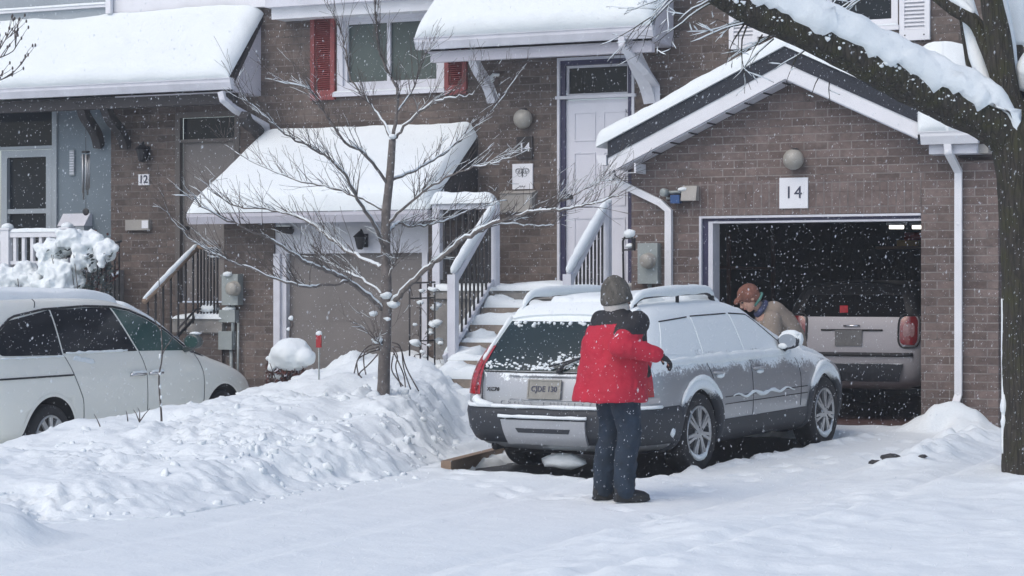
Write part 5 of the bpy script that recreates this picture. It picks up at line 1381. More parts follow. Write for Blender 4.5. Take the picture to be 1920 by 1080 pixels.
    for p in me.polygons:
        q = p.center; u = (q.x+.01)*ca+q.y*sa; v = -(q.x+.01)*sa+q.y*ca         # u: towards the right shoulder, v: towards the front
        sleeve = (Vector((q.x,q.y,q.z))-Vector((-.012,-.295,1.15))).length < .13 or (q.x > .05 and q.z < 1.20 and q.y < -.16)
        yoke = q.z > 1.305+.008*math.sin(u*9) or (u > .085 and q.z > 1.185 and v < .16 and not sleeve) or (q.z > 1.22 and u < -.195)
        piping = False
        if yoke and not (q.z < 1.24 and q.y < -.22): p.material_index = 1
    # hem turned under, and gloves
    g = MB(); hand(g, Vector(armR[2])-hd*.012, hd+Vector((0,.25,-.15)), (.1,.35,-.9), 1.08, .8, .0135, 1); limb(g, [Vector(armR[2])-hd*.05, Vector(armR[2])+hd*.02], [.036,.034]); blob(g, 'glove', m_glove, root, .0055, 2)
    g = MB(); hand(g, Vector(armL[2])-hl*.012, hl, (.2,.2,-1), 1.02, .7, .0125, -1); limb(g, [Vector(armL[2])-hl*.05, Vector(armL[2])+hl*.02], [.036,.034]); blob(g, 'glove', m_glove, root, .0055, 2)
    # snow caught on the sleeve
    s = MB(); s.tube([(-.055,-.33,1.205), (-.02,-.31,1.234), (.05,-.30,1.222), (.10,-.295,1.20)], [.005,.010,.010,.004], 8); s.build('sleeve_snow', m_snow, root, True)
    # hair and hat
    f = Vector(HF).normalized(); hc = Vector((.0, .022, 1.472)); up = Vector((0,0,1)); r = f.cross(up).normalized(); fh = Vector((f.x,f.y,0)).normalized()
    h = MB(); R = Matrix((fh, r, up)).transposed()
    h.ball(hc-fh*.03+Vector((0,0,-.02)), .098, 18, sc=(.92,.98,1.0), rot=R)
    for k in (-1, 1): h.ball(hc+r*k*.072+fh*-.005+Vector((0,0,-.055)), .05, 12, sc=(.9,.65,1.3), rot=R, nz=.2)
    h.ball(hc-fh*.06+Vector((0,0,-.09)), .055, 12, sc=(.7,1.2,.9), rot=R, nz=.2)
    blob(h, 'hair', m_hairw, root, .008, 2, .004, 40)
    k = MB(); lv = [(0,.114),(.012,.119),(.035,.117),(.07,.112),(.11,.105),(.145,.090),(.175,.066),(.198,.036),(.207,.006)]
    ax = (up*.96-fh*.22).normalized(); k.lathe(hc+Vector((0,0,-.005))-fh*.012, ax, [(.100,.0)]+[(rr,hh) for hh, rr in lv], 40)
    vs = k.v
    for i, p in enumerate(vs):
        d = (p-hc); k.v[i] = p+d.normalized()*(.0035*math.sin(40*math.atan2(d.y, d.x)*.5)+.004*fbm(p.x*30, p.y*30, p.z*30, 2))
    k.build('knit_hat', m_knit, root, True)
    return root
woman()
# ---------- the person bending over the bonnet in front of the garage
def man():
    ZM = 22.35; K = F/ZM
    root = person_root(1475, 760, ZM, .12, 'person in a tan coat and rust cap bending over the silver wagon')
    T = lambda px, py, dy=0.0: Vector(((px-1475)/K, dy, 1.58-.12-(py-540)/K))
    hip = T(1486, 700, .10); sh = T(1440, 596, -.02); neck = T(1425, 578, -.05); hc = T(1400, 560, -.10)
    b = MB(); limb(b, [hip, hip.lerp(sh, .5)+Vector((.03,0,.07)), sh], [.14,.145,.13], 18); limb(b, [sh, neck, hc], [.07,.055,.05])
    HF = (-.80, -.25, -.60); Pf, Rf = head(b, hc, HF, (-.5, 0, .8), 1.05)
    for k in (-1, 1):
        limb(b, [hip+Vector((0,k*.09,-.02)), Vector((hip.x+.05,k*.11+.08,.50)), Vector((hip.x+.02,k*.12+.08,.10))], [.09,.06,.045]); limb(b, [Vector((hip.x+.02,k*.12+.08,.09)), Vector((hip.x-.16,k*.13+.08,.035))], [.045,.035])
    arms = []
    for k in (-1, 1):
        a = [sh+Vector((.02,k*.18,-.02)), sh+Vector((-.02,k*.25,-.27)), sh+Vector((-.26,k*.12,-.38))]; arms.append(a); limb(b, a, [.05,.042,.032]); hand(b, a[2], a[2]-a[1], (0,0,-1), 1.0, .6, .0095, -k)
    body = blob(b, 'body', m_skin, root, .0075, 3); face(Pf, Rf, 1.05, body)
    c = MB(); limb(c, [hip+Vector((.04,0,-.16)), hip, hip.lerp(sh, .5)+Vector((.05,0,.075)), sh+Vector((.01,0,.02)), neck+Vector((.02,0,-.01))], [.185,.185,.185,.165,.085], 20, sq=(1.12, .92))
    for a, k in zip(arms, (-1, 1)): limb(c, [a[0]+Vector((0,-k*.02,0)), a[1], a[1].lerp(a[2], .9)], [.10,.085,.062], 14)
    rnd = random.Random(4)
    for q in range(16):
        p = hip.lerp(sh, rnd.random())+Vector((rnd.uniform(-.04,.12), rnd.uniform(-.21,-.1), rnd.uniform(-.06,.10))); c.tube([p+Vector((-.06,0,.05)), p, p+Vector((.06,0,-.05))], [.005,.02,.005], 6)
    blob(c, 'coat', m_tan, root, .011, 4, .008, 8)
    t = MB()
    for k in (-1, 1): limb(t, [hip+Vector((0,k*.09,0)), Vector((hip.x+.05,k*.11+.08,.50)), Vector((hip.x+.02,k*.12+.08,.10))], [.13,.095,.08])
    blob(t, 'trousers', m_trou, root, .012, 3)
    for k in (-1, 1):
        m = MB(); limb(m, [Vector((hip.x+.03,k*.12+.08,.14)), Vector((hip.x+.02,k*.12+.08,.05)), Vector((hip.x-.17,k*.13+.08,.04))], [.062,.056,.042]); blob(m, 'boot', m_boot, root, .01, 3)
    f = Vector(HF).normalized(); up = Vector((-.5,0,.8)); up = (up-f*up.dot(f)).normalized(); r = f.cross(up); R = Matrix((f, r, up)).transposed()
    h = MB(); h.ball(hc-f*.03+up*.035, .112, 20, sc=(1.08,.98,.92), rot=R); h.tube([hc+f*.07+up*.05-r*.07, hc+f*.125+up*.04, hc+f*.07+up*.05+r*.07], [.02,.028,.02], 8); h.ball(hc-f*.07-up*.02, .085, 14, sc=(.8,1.05,1.0), rot=R); blob(h, 'cap', m_cap, root, .009, 3, .006, 18)
    s = MB(); ex = (neck-hc).normalized()
    q = [neck+Vector((.005,0,0))+ (r*math.cos(a)+f.cross(r)*0+ex.cross(r)*math.sin(a))*.075 for a in [2*math.pi*i/12 for i in range(13)]]; s.tube(q, .032, 8); blob(s, 'scarf', m_scarf, root, .009, 3, .006, 20)
    s = MB(); q = [hc.lerp(neck, .5)+Vector((.03,0,.035))+(r*math.cos(a)+ex.cross(r)*math.sin(a))*.085 for a in [2*math.pi*i/14 for i in range(15)]]; s.tube(q, .014, 8); s.build('neck_band', m_teal, root, True)
    return root
man()
# ================= STEPS, RAILINGS, FITTINGS =================
def baluster_rail(root, a, b, zlow, n, m=None, r=.0095, dip=0.0):
    """upright bars between the rail a-b and the line zlow below it (one value per end)"""
    a, b = Vector(a), Vector(b)
    for i in range(n):
        t = (i+.5)/n; p = a.lerp(b, t); q = Vector((p.x, p.y, lerp(zlow[0], zlow[1], t)))
        mb = MB(); mb.box(p.x-r, p.x+r, p.y-r, p.y+r, q.z, p.z); mb.build('baluster', m or m_black, root)
def rail_snow(root, a, b, w=.055, h=.04, seed=0, n=24):
    a, b = Vector(a), Vector(b); mb = MB(); pts = [a.lerp(b, i/n) for i in range(n+1)]
    mb.tube([p+Vector((0, 0, h*.35)) for p in pts], [w*(.25+.75*math.sin(math.pi*min(1, max(0.02, i/n))) ** .25)*(1+.22*noise.noise(Vector((i*.45, seed, 1)))) for i in range(n+1)], 10, sq=(.8, 1.0), ref=(0, 0, 1)); return mb.build('rail_snow', m_snow, root)
LT = 1.55; LX0, LX1 = XA(813, 21.4), -8.995; SXL, SXR = -10.20, -8.86
st = empty('front_steps', (-9.5, 20.4, .1), 0, 'snow covered stone steps climbing to the white front door', 'steps')
mb = MB(); mb.box(LX0, LX1, 21.4, 22.74, .0, LT-.09); mb.build('landing_base', m_conc, st)
mb = MB(); mb.box(LX0-.02, LX1, 21.36, 22.742, LT-.088, LT); ls = mb.build('landing_slab', m_conc, st)
mb = MB(); snow_slab(mb, (LX0-.02, 21.34, LT), (LX1-LX0, 0, 0), (0, 1.38, 0), .075, 40, 20, .08, 4, amp=.5); mb.build('landing_snow', m_snow, ls)
for i in range(1, 8):
    y1 = 21.4-.27*(i-1); z = LT-.18*i
    if z < .12: break
    mb = MB(); xl = SXL-.02+(.32 if i == 7 else 0); mb.box(xl, SXR, y1-.272, y1+.10 if i > 1 else y1-.001, z-.16, z); s_ = mb.build('step', m_stone, st)
    mb = MB(); snow_slab(mb, (xl+.0+.03*(i%2), y1-.275, z), (SXR-xl-.03, 0, 0), (0, .272, 0), .075+.025*(i%3), 40, 10, .07, i*3, amp=.7); mb.ball((xl+.16, y1-.06, z+.03), .13+.05*(i > 3), 14, sc=(1.4,.9,.6+.15*(i%2)), nz=.4, seed=i); mb.build('step_snow', m_snow, s_)
mb = MB(); mb.obox((SXL-.05, 21.36, 1.50), (SXL-.05, 20.36, .80), .035, .19); mb.build('stringer', m_white2, st)
mb = MB(); mb.tube([(SXL-.05, 21.36-i*.1, 1.60-i*.07) for i in range(11)], [.03+.03*abs(noise.noise(Vector((i*.7, 2, 0)))) for i in range(11)], 8, jit=.15); mb.build('stringer_snow', m_snow, st)
def stair_rail(x, label, n, topY=21.40):
    r = empty('stair_railing', (x, 20.9, 1.0), 0, label, 'railing', 'white railings of the front steps')
    zt, zb = 2.42, 1.70; y0, y1 = topY, 20.40
    mb = MB(); mb.box(x-.045, x+.045, y0-.045, y0+.045, LT+.0, zt+.06); mb.build('post', m_white2, r)
    mb = MB(); mb.box(x-.045, x+.045, y1-.045, y1+.045, .74, zb+.02); mb.build('post', m_white2, r)
    mb = MB(); mb.obox((x, y0-.046, zt-.02), (x, y1+.046, zb-.02), .06, .07); mb.build('handrail', m_white2, r)
    mb = MB(); mb.obox((x, y0-.046, 1.66), (x, y1+.046, .98), .04, .04); mb.build('lower_rail', m_white2, r)
    baluster_rail(r, (x, y0-.06, zt-.05), (x, y1+.06, zb-.05), (1.62, .93), n)
    rail_snow(r, (x, y0-.02, zt+.03), (x, y1-.03, zb+.025), .06, .05, x)
    mb = MB(); mb.ball((x, y0, zt+.075), .06, 10, sc=(1, 1, .55), nz=.2); mb.build('post_snow', m_snow, r)
    return r
stair_rail(-10.19, 'snow capped white railing with black balusters on the left side of the stone steps', 9)
stair_rail(-8.88, 'snow capped white railing with black balusters between the front door and the garage wall', 9)
r = empty('landing_railing', (-10.5, 21.4, LT), 0, 'railing with black balusters along the landing edge, snow piled on its top', 'railing')
zr = ZA(870, 382, 21.4); xa, xb = LX0+.04, -10.245
mb = MB(); mb.box(xa-.045, xa+.045, 21.375, 21.46, LT+.002, zr+.03); mb.build('post', m_white2, r)
mb = MB(); mb.box(xa+.046, xb, 21.385, 21.445, zr-.06, zr); mb.build('handrail', m_white2, r)
mb = MB(); mb.box(xa+.046, xb, 21.395, 21.435, LT+.08, LT+.12); mb.build('lower_rail', m_black, r)
baluster_rail(r, (xa+.05, 21.415, zr-.061), (xb, 21.415, zr-.061), (LT+.121, LT+.121), 8)
mb = MB(); snow_slab(mb, (xa-.06, 21.34, zr+.001), (xb-xa+.12, 0, 0), (0, .16, 0), .13, 24, 6, .07, 5, amp=.35); mb.build('rail_snow', m_snow, r)
# dark iron trellis with a snowy vine left of the steps
Yt = 21.0
r = empty('trellis', PY(790, 690, Yt), 0, 'black iron garden trellis with a snowy climbing plant beside the stone steps', 'trellis')
mb = MB()
for px in (768, 788, 802, 815): p = PY(px, 532, Yt); q = PY(px, 700, Yt); mb.tube([q+Vector((0,0,-.25)), p], .009, 6)
mb.tube([PY(767, 531, Yt), PY(816, 529, Yt)], .009, 6); mb.tube([PY(767, 560, Yt+.02), PY(816, 558, Yt+.02)], .008, 6); mb.tube([PY(767, 640, Yt+.02), PY(816, 638, Yt+.02)], .008, 6)
mb.build('frame', m_black, r)
rnd = random.Random(12); mb = MB(); ms = MB()
for k in range(34):
    p = PY(rnd.uniform(772, 828), rnd.uniform(545, 700), Yt+rnd.uniform(-.1, .1)); q = p+Vector((rnd.uniform(-.12,.12), rnd.uniform(-.1,.1), rnd.uniform(-.08,.12))); mb.tube([p, p.lerp(q, .5)+Vector((0,0,.03)), q], [.006,.004,.002], 5)
    if rnd.random() < .8: ms.ball(p.lerp(q, rnd.random())+Vector((0,0,.015)), rnd.uniform(.018,.05), 8, sc=(1.3,1,.7), nz=.4, seed=k)
mb.build('vine', m_twig, r); ms.build('vine_snow', m_snow, r)
# timber edging of the walkway
for nm, a, b, lab in (('timber_edging', (836, 874), (945, 846), 'long timber edging along the driveway beside the wagon rear wheel'), ('timber_edging', (842, 812), (905, 812), 'short timber step at the foot of the stone steps')):
    pa, pb = PG(*a, .06), PG(*b, .07)
    if a[1] < 830: pa, pb = PG(*a, .13), PG(*b, .13)
    mb = MB(); c = (pa+pb)/2; mb.obox(pa+Vector((0,0,-.01)), pb+Vector((0,0,-.01)), .09, .11); o = mb.build(nm, m_wood); tag(o, lab, 'timber', 'timber edging by the walkway')
# ---------- number 12: stoop, handrails, porch of number 10
st = empty('stoop', (-14.6, 22.2, .1), 0, 'concrete stoop with snow below the brown front door', 'stoop')
ya = 21.75; x0, x1 = XA(330, ya), XA(416, ya); zt = ZA(390, 598, ya)
mb = MB(); mb.box(x0, x1, ya, 22.745, .0, zt-.16); mb.build('base', m_brickW, st); mb = MB(); mb.box(x0-.03, x1+.02, ya-.03, 22.746, zt-.159, zt); mb.build('slab', m_conc, st)
mb = MB(); snow_slab(mb, (x0-.03, ya-.05, zt), (x1-x0+.05, 0, 0), (0, .9, 0), .09, 30, 12, .09, 8, amp=.5); mb.ball(PY(393, 578, ya+.05), .10, 12, sc=(1.3,.9,.6), nz=.3); mb.build('stoop_snow', m_snow, st)
r = empty('porch_railing', (-14.6, 21.7, zt), 0, 'black iron railing with a snowy wooden handrail sloping down beside the brown door', 'railing')
ha, hb, hc_ = PY(270, 566, 20.85), PY(369, 464, ya), PY(412, 462, ya)
mb = MB(); mb.tube([ha, hb], .034, 8); mb.tube([hb, hc_], .026, 8); mb.build('handrail', m_wood, r)
rail_snow(r, ha+Vector((0,0,.02)), hb+Vector((0,0,.025)), .036, .03, 3); 
for i in range(7): p = hb.lerp(hc_, (i+.3)/7); mb = MB(); mb.box(p.x-.009, p.x+.009, p.y-.009, p.y+.009, zt+.02, p.z-.02); mb.build('baluster', m_black, r)
for i in range(7): p = ha.lerp(hb, (i+.5)/7); mb = MB(); mb.box(p.x-.009, p.x+.009, p.y-.009, p.y+.009, p.z-.85, p.z-.02); mb.build('baluster', m_black, r)
mb = MB(); mb.obox(ha+Vector((0,0,-.8)), hb+Vector((0,0,-.8)), .02, .03); mb.tube([PY(334, 617, 21.2), PY(366, 581, 21.6), PY(376, 579, 21.7)], .014, 6); mb.build('lower_rail', m_black, r)
yb = 21.6; zt10 = ZA(60, 505, yb)
st = empty('porch_deck', (-17.5, 22.2, .1), 0, 'porch deck of the blue grey house with white railing above the shrubs', 'porch')
mb = MB(); mb.box(-20, XA(128, yb), yb, 22.745, 0, zt10); mb.build('deck', m_conc, st)
r = empty('deck_railing', (-17.3, yb, zt10), 0, 'white painted porch railing with square balusters at the far left', 'railing')
zr = ZA(60, 434, yb); xs0, xs1 = XA(14, yb), XA(126, yb)
for x in (xs0, xs1):
    mb = MB(); mb.box(x-.06, x+.06, yb-.06, yb+.06, zt10, zr+.02); mb.box(x-.075, x+.075, yb-.075, yb+.075, zr+.021, zr+.045); po = mb.build('post', m_white, r)
    mb = MB(); mb.ball((x, yb, zr+.06), .075, 12, sc=(1,1,.6), nz=.15); mb.build('post_snow', m_snow, po)
mb = MB(); mb.box(xs0+.061, xs1-.061, yb-.04, yb+.04, zr-.07, zr-.01); mb.obox((xs0-.061, yb, zr-.05), (xs0-1.2, yb, zr-.95), .07, .06); mb.build('handrail', m_white, r)
mb = MB(); mb.box(xs0+.061, xs1-.061, yb-.025, yb+.025, zt10+.06, zt10+.10); mb.build('lower_rail', m_white, r)
baluster_rail(r, (xs0+.061, yb, zr-.071), (xs1-.061, yb, zr-.071), (zt10+.101, zt10+.101), 6, m_white, .022)
mb = MB(); snow_slab(mb, (xs0+.06, yb-.045, zr-.009), (xs1-xs0-.12, 0, 0), (0, .09, 0), .045, 20, 5, .04, 5, amp=.3); mb.build('rail_snow', m_snow, r)
r = empty('iron_fence', PY(195, 560, 21.35), 0, 'short black iron fence with rusty leaves behind the snowy shrubs', 'fence')
for i in range(8): px = 166+8.2*i; p = PY(px, 455, 21.35); q = PY(px, 575, 21.35); mb = MB(); mb.tube([q, p], .010, 6); mb.build('bar', m_black, r)
mb = MB(); mb.tube([PY(160, 470, 21.35), PY(228, 452, 21.35)], .014, 6); mb.build('top_rail', m_black, r)
rl = mat('rusty_leaves', (.10,.030,.022), .8, var=.5, vs=20)
rnd = random.Random(2); mb = MB()
for k in range(170):
    p = PY(rnd.uniform(150, 222), rnd.gauss(497, 26), 21.3+rnd.uniform(-.1, .1)); n = Vector((rnd.gauss(0,1), rnd.gauss(0,1), rnd.gauss(0,1))).normalized(); u = n.orthogonal().normalized()*.03; v = n.cross(u)*.6; mb.add([p-u, p-v, p+u, p+v], [(0,1,2,3)])
mb.build('leaves', rl, r)

# ---------- fittings on the walls
def plaque(px, py, w, h, Y, label, txt=None, tsize=.1, back=None, name='house_number', ink=None, fr=None, space=1.0, bold=.0):
    c = PY(px, py, Y); r = empty(name, (c.x, Y, c.z), 0, label, 'house number' if txt else 'plaque')
    mb = MB(); mb.box(c.x-w/2, c.x+w/2, Y-.022, Y-.001, c.z-h/2, c.z+h/2); 
    if fr: 
        for a, b, d, e in ((-w/2, w/2, h/2-.02, h/2), (-w/2, w/2, -h/2, -h/2+.02), (-w/2, -w/2+.02, -h/2+.02, h/2-.02), (w/2-.02, w/2, -h/2+.02, h/2-.02)): mb.box(c.x+a, c.x+b, Y-.03, Y-.0225, c.z+d, c.z+e, 1)
    mb.build('board', [back or m_sign, fr or m_ink], r)
    if txt: text_mesh(txt, tsize, ink or m_ink, r, M4(Vector((0, -.024, 0)), Vector((1,0,0)), Vector((0,0,1)), Vector((0,-1,0))), .004, 'digits', space, bold)
    return r, c
plaque(1489, 362, .315, .325, YG, 'white square plaque with number 14 above the open garage', '14', .185, space=1.12)
plaque(271, 337, .155, .135, YW, 'small white number 12 plaque on the brick beside the lantern', '12', .135, bold=.002)
m_slate = mat('dark_slate', (.032,.026,.024), .7, var=.35, vs=18)
r, c = plaque(985, 277, .20, .25, YW, 'dark slate number 14 plaque with white digits left of the front door', '14', .145, m_slate, ink=m_sign, fr=m_brownf, bold=.001)
r, c = plaque(981, 331, .255, .29, YW, 'white plaque with a butterfly design under the slate number plaque', None, name='butterfly_plaque')
m_inkg = mat('grey_ink', (.10,.11,.12), .6)
mb = MB()
for s in (-1, 1):
    for cx, cz, rx, rz in ((.045, .052, .042, .032), (.032, .008, .026, .026), (.055, .060, .022, .016), (.028, .045, .018, .022)):
        mb.tube([Vector((c.x+s*(cx+rx*math.cos(t)), YW-.0235, c.z+.02+cz*.8+rz*math.sin(t))) for t in [2*math.pi*k/14 for k in range(15)]], .0028, 4)
    mb.tube([Vector((c.x+s*.004, YW-.0235, c.z+.07)), Vector((c.x+s*.018, YW-.0235, c.z+.105)), Vector((c.x+s*.032, YW-.0235, c.z+.112))], .0022, 4)
    mb.tube([Vector((c.x+s*(.018+.016*math.cos(t)), YW-.0235, c.z-.105+.016*math.sin(t))) for t in [math.pi+math.pi*k/6 for k in range(7)]], .004, 5)
mb.tube([Vector((c.x, YW-.0235, c.z+.09)), Vector((c.x, YW-.0235, c.z-.01))], .005, 5); mb.build('butterfly', m_inkg, r)
def globe_lamp(px, py, Y, rad, label):
    c = PY(px, py, Y-.08); r = empty('wall_lamp', (c.x, Y, c.z), 0, label, 'lamp', 'round globe lamps on the house wall')
    mb = MB(); mb.lathe((c.x, Y, c.z), (0,-1,0), [(rad*.55, .001), (rad*.55, .02), (rad*.35, .03), (rad*.35, .06)], 20); mb.build('base', m_brownf, r)
    mb = MB(); mb.ball((c.x, Y-.09, c.z), rad, 24, sc=(1,.85,1)); mb.build('globe', m_globe, r)
    mb = MB(); mb.ball((c.x+.01, Y-.09, c.z+rad*.95), rad*.4, 8, sc=(1,.8,.35), nz=.3); mb.build('cap', m_brownf, r)
globe_lamp(981, 223, YW, .112, 'frosted globe lamp on the dark brick above the slate number plaque')
globe_lamp(1488, 299, YG, .112, 'frosted globe lamp over the white number plaque on the garage gable')
def boxy(name, label, cat, px0, px1, py0, py1, Y, d, m, extra=None):
    a, b = PY(px0, py1, Y), PY(px1, py0, Y); r = empty(name, ((a.x+b.x)/2, Y, a.z), 0, label, cat)
    mb = MB(); mb.box(a.x, b.x, Y-d, Y-.001, a.z, b.z); mb.build('box', m, r); return r, a, b
r, a, b = boxy('wall_mailbox', 'beige wall mailbox on the brick between the butterfly plaque and the landing', 'mailbox', 945, 1004, 363, 399, YW, .11, m_beige)
mb = MB(); mb.prism_yz([(YW-.125, b.z+.001), (YW-.001, b.z+.001), (YW-.001, b.z+.04)], a.x-.01, b.x+.01); mb.box(a.x+.02, b.x-.02, YW-.114, YW-.1105, lerp(a.z, b.z, .42), lerp(a.z, b.z, .46)); mb.build('lid', m_beige, r)
r, a, b = boxy('letter_box', 'grey letter box with a white button on the brick under number 12', 'letter box', 240, 284, 412, 432, YW, .06, m_beige)
mb = MB(); mb.box(b.x-.10, b.x-.005, YW-.068, YW-.061, a.z+.02, b.z-.01); mb.build('button_plate', m_sign, r)
r, a, b = boxy('porch_mailbox', 'pale grey mailbox with sloping lid on the blue grey wall', 'mailbox', 124, 172, 424, 440, YW, .16, m_siding)
mb = MB(); mb.prism_yz([(YW-.175, b.z+.001), (YW-.001, b.z+.001), (YW-.001, b.z+.16), (YW-.05, b.z+.16)], a.x-.01, b.x+.01); mb.build('lid', m_white2, r)
# meters and utility boxes
def meter(px0, px1, py0, py1, Y, label, gx, gy):
    r, a, b = boxy('electric_meter', label, 'meter', px0, px1, py0, py1, Y, .12, m_meter)
    g = PY(gx, gy, Y-.12); mb = MB(); mb.lathe((g.x, Y-.12, g.z), (0,-1,0), [(.085, .001), (.088, .02), (.08, .022), (.078, .09), (.06, .11), (.001, .115)], 24); mb.build('dial', m_globe, r)
    mb = MB(); mb.tube([Vector(((a.x+b.x)/2, Y-.05, a.z)), Vector(((a.x+b.x)/2, Y-.05, a.z-.5))], .022, 8); mb.build('conduit', m_meter, r); return r, a, b
meter(1203, 1240, 456, 532, YG, 'grey electric meter on the garage wall beside the white downspout', 1217, 489)
r, a, b = meter(426, 456, 514, 572, Y12, 'grey electric meter on the brick left of the taupe garage door', 441, 541)
mb = MB(); mb.ball(((a.x+b.x)/2-.02, Y12-.14, b.z+.0), .05, 10, sc=(1.2,.7,.6), nz=.3); mb.build('meter_snow', m_snow, r)
r, a, b = boxy('utility_box', 'small square utility box below the left electric meter', 'utility box', 418, 448, 581, 604, Y12, .09, m_meter)
mb = MB(); mb.ball(((a.x+b.x)/2, Y12-.05, b.z+.01), .07, 10, sc=(1.3,.7,.4), nz=.3); mb.build('box_snow', m_snow, r)
r, a, b = boxy('utility_box', 'taller grey utility box lowest on the brick behind the minivan bonnet', 'utility box', 418, 443, 621, 655, Y12, .10, m_meter)
mb = MB(); mb.tube([Vector((b.x-.04, Y12-.05, a.z)), Vector((b.x-.03, Y12-.05, a.z-.5))], .02, 8); mb.tube([Vector((b.x+.06, Y12-.05, b.z+.1)), Vector((b.x+.05, Y12-.05, a.z-.5))], .014, 8); mb.build('conduit', m_meter, r)
# security light with a blue cover
c = PY(1298, 363, YG); r = empty('security_light', (c.x, YG, c.z), 0, 'motion security light with a blue cover under the garage eave', 'light')
a, b = PY(1284, 377, YG), PY(1312, 349, YG); mb = MB(); mb.prism_yz([(YG-.13, a.z), (YG-.02, a.z), (YG-.02, b.z), (YG-.09, b.z)], a.x, b.x); mb.build('housing', m_beige, r)
a, b = PY(1264, 382, YG), PY(1281, 366, YG); mb = MB(); mb.box(a.x, b.x, YG-.12, YG-.03, a.z, b.z); mb.build('cover', m_blue, r)
q = PY(1247, 361, YG-.08); mb = MB(); mb.lathe(q, (-.3,-1,0), [(.03,-.06),(.045,0),(.045,.04),(.03,.05),(.001,.05)], 16); mb.tube([q, PY(1268, 360, YG-.03), PY(1285, 362, YG-.03)], .018, 8); mb.tube([PY(1250, 372, YG-.04), PY(1285, 371, YG-.04)], .012, 8); mb.build('sensor', m_meter, r)
mb = MB(); mb.ball(PY(1280, 355, YG-.08), .05, 10, sc=(1.2,.8,.5), nz=.3); mb.build('light_snow', m_snow, r)
# lanterns
def lantern(px, py, Y, label, s=1.0):
    c = PY(px, py, Y-.1); r = empty('wall_lantern', (c.x, Y, c.z), 0, label, 'lantern', 'dark wall lanterns')
    mb = MB(); mb.box(c.x-.05*s, c.x+.05*s, Y-.02, Y-.001, c.z-.05*s, c.z+.12*s); mb.tube([(c.x, Y-.02, c.z+.10*s), (c.x, Y-.09, c.z+.17*s), (c.x, Y-.11, c.z+.12*s)], .012*s, 8); mb.build('bracket', m_black, r)
    mb = MB(); mb.lathe((c.x, Y-.11, c.z-.08*s), (0,0,1), [(.025*s,0),(.045*s,.02*s),(.075*s,.15*s),(.095*s,.16*s),(.05*s,.20*s),(.015*s,.23*s),(.001,.235*s)], 8, 0, False); mb.build('lamp_body', m_black, r)
lantern(267, 292, YW, 'ornate dark lantern on the brick above the number 12 plaque', 1.0)
lantern(676, 456, Y12, 'dark lantern on the white panel over the taupe garage door', .9)
c = PY(545, 432, Y12); r = empty('spot_lamp', (c.x, Y12, c.z), 0, 'dark spot lamp at the left end of the white garage panel', 'light')
mb = MB(); mb.tube([c+Vector((-.11,-.12,.01)), c+Vector((.10,-.14,-.005))], [.035,.045], 10); mb.tube([c+Vector((-.05,-.001,0)), c+Vector((-.05,-.12,0))], .018, 8); mb.build('lamp_head', m_brownf, r)
mb = MB(); mb.tube([c+Vector((-.11,-.12,.045)), c+Vector((.0,-.13,.05)), c+Vector((.08,-.14,.045))], [.015,.022,.012], 8); mb.build('lamp_snow', m_snow, r)
# wind chime and thermometer on the porch
ch = PY(161, 285, 22.3); r = empty('wind_chime', tuple(ch), 0, 'silver wind chime hanging before the blue grey wall', 'wind chime')
mb = MB(); mb.lathe(ch, (0,0,1), [(.05,-.01),(.055,0),(.05,.012),(.001,.015)], 16); mb.tube([ch, ch+Vector((0,0,.55))], .004, 5); mb.tube([ch, ch+Vector((0,0,-.72))], .003, 5); mb.lathe(ch+Vector((0,0,-.74)), (0,1,0), [(.02,-.006),(.045,-.006),(.045,.006),(.02,.006)], 18); mb.build('hanger', m_black, r)
for k, L in enumerate((.42,.50,.56,.48,.44)):
    a = 2*math.pi*k/5+.4; p = ch+Vector((math.cos(a)*.042, math.sin(a)*.042, -.03)); mb = MB(); mb.tube([p, p+Vector((0,0,-L))], .011, 8); mb.build('chime_tube', m_metal, r)
c = PY(137, 305, YW); r = empty('thermometer', (c.x, YW, c.z), 0, 'white ribbed thermometer on the blue grey wall left of the wind chime', 'thermometer')
mb = MB(); mb.box(c.x-.035, c.x+.035, YW-.03, YW-.001, c.z-.16, c.z+.16); mb.build('board', m_siding, r); mb = MB()
for k in range(9): mb.box(c.x-.03, c.x+.03, YW-.034, YW-.0305, c.z-.14+.033*k, c.z-.128+.033*k)
mb.build('scale', m_white2, r)
# hook stand by the right railing
c = PY(1172, 520, 21.2); r = empty('plant_hook', tuple(c), 0, 'black metal plant hook with snow between the door and the garage corner', 'hook')
mb = MB(); t = PY(1168, 452, 21.2); mb.tube([Vector((c.x, 21.2, .6)), t, t+Vector((.03,0,.06)), t+Vector((.10,0,.05)), t+Vector((.11,0,-.02))], .012, 8); mb.box(t.x+.0, t.x+.13, 21.17, 21.23, t.z-.10, t.z-.085); mb.box(t.x+.0, t.x+.13, 21.17, 21.23, t.z+.02, t.z+.03); mb.box(t.x+.115, t.x+.13, 21.17, 21.23, t.z-.085, t.z+.02); mb.build('stand', m_black, r)
mb = MB(); mb.ball(t+Vector((.07,0,.075)), .06, 10, sc=(1.1,.8,.8), nz=.25); mb.ball(t+Vector((.07,0,-.05)), .035, 8, sc=(1.2,.8,.8), nz=.3); mb.build('hook_snow', m_snow, r)
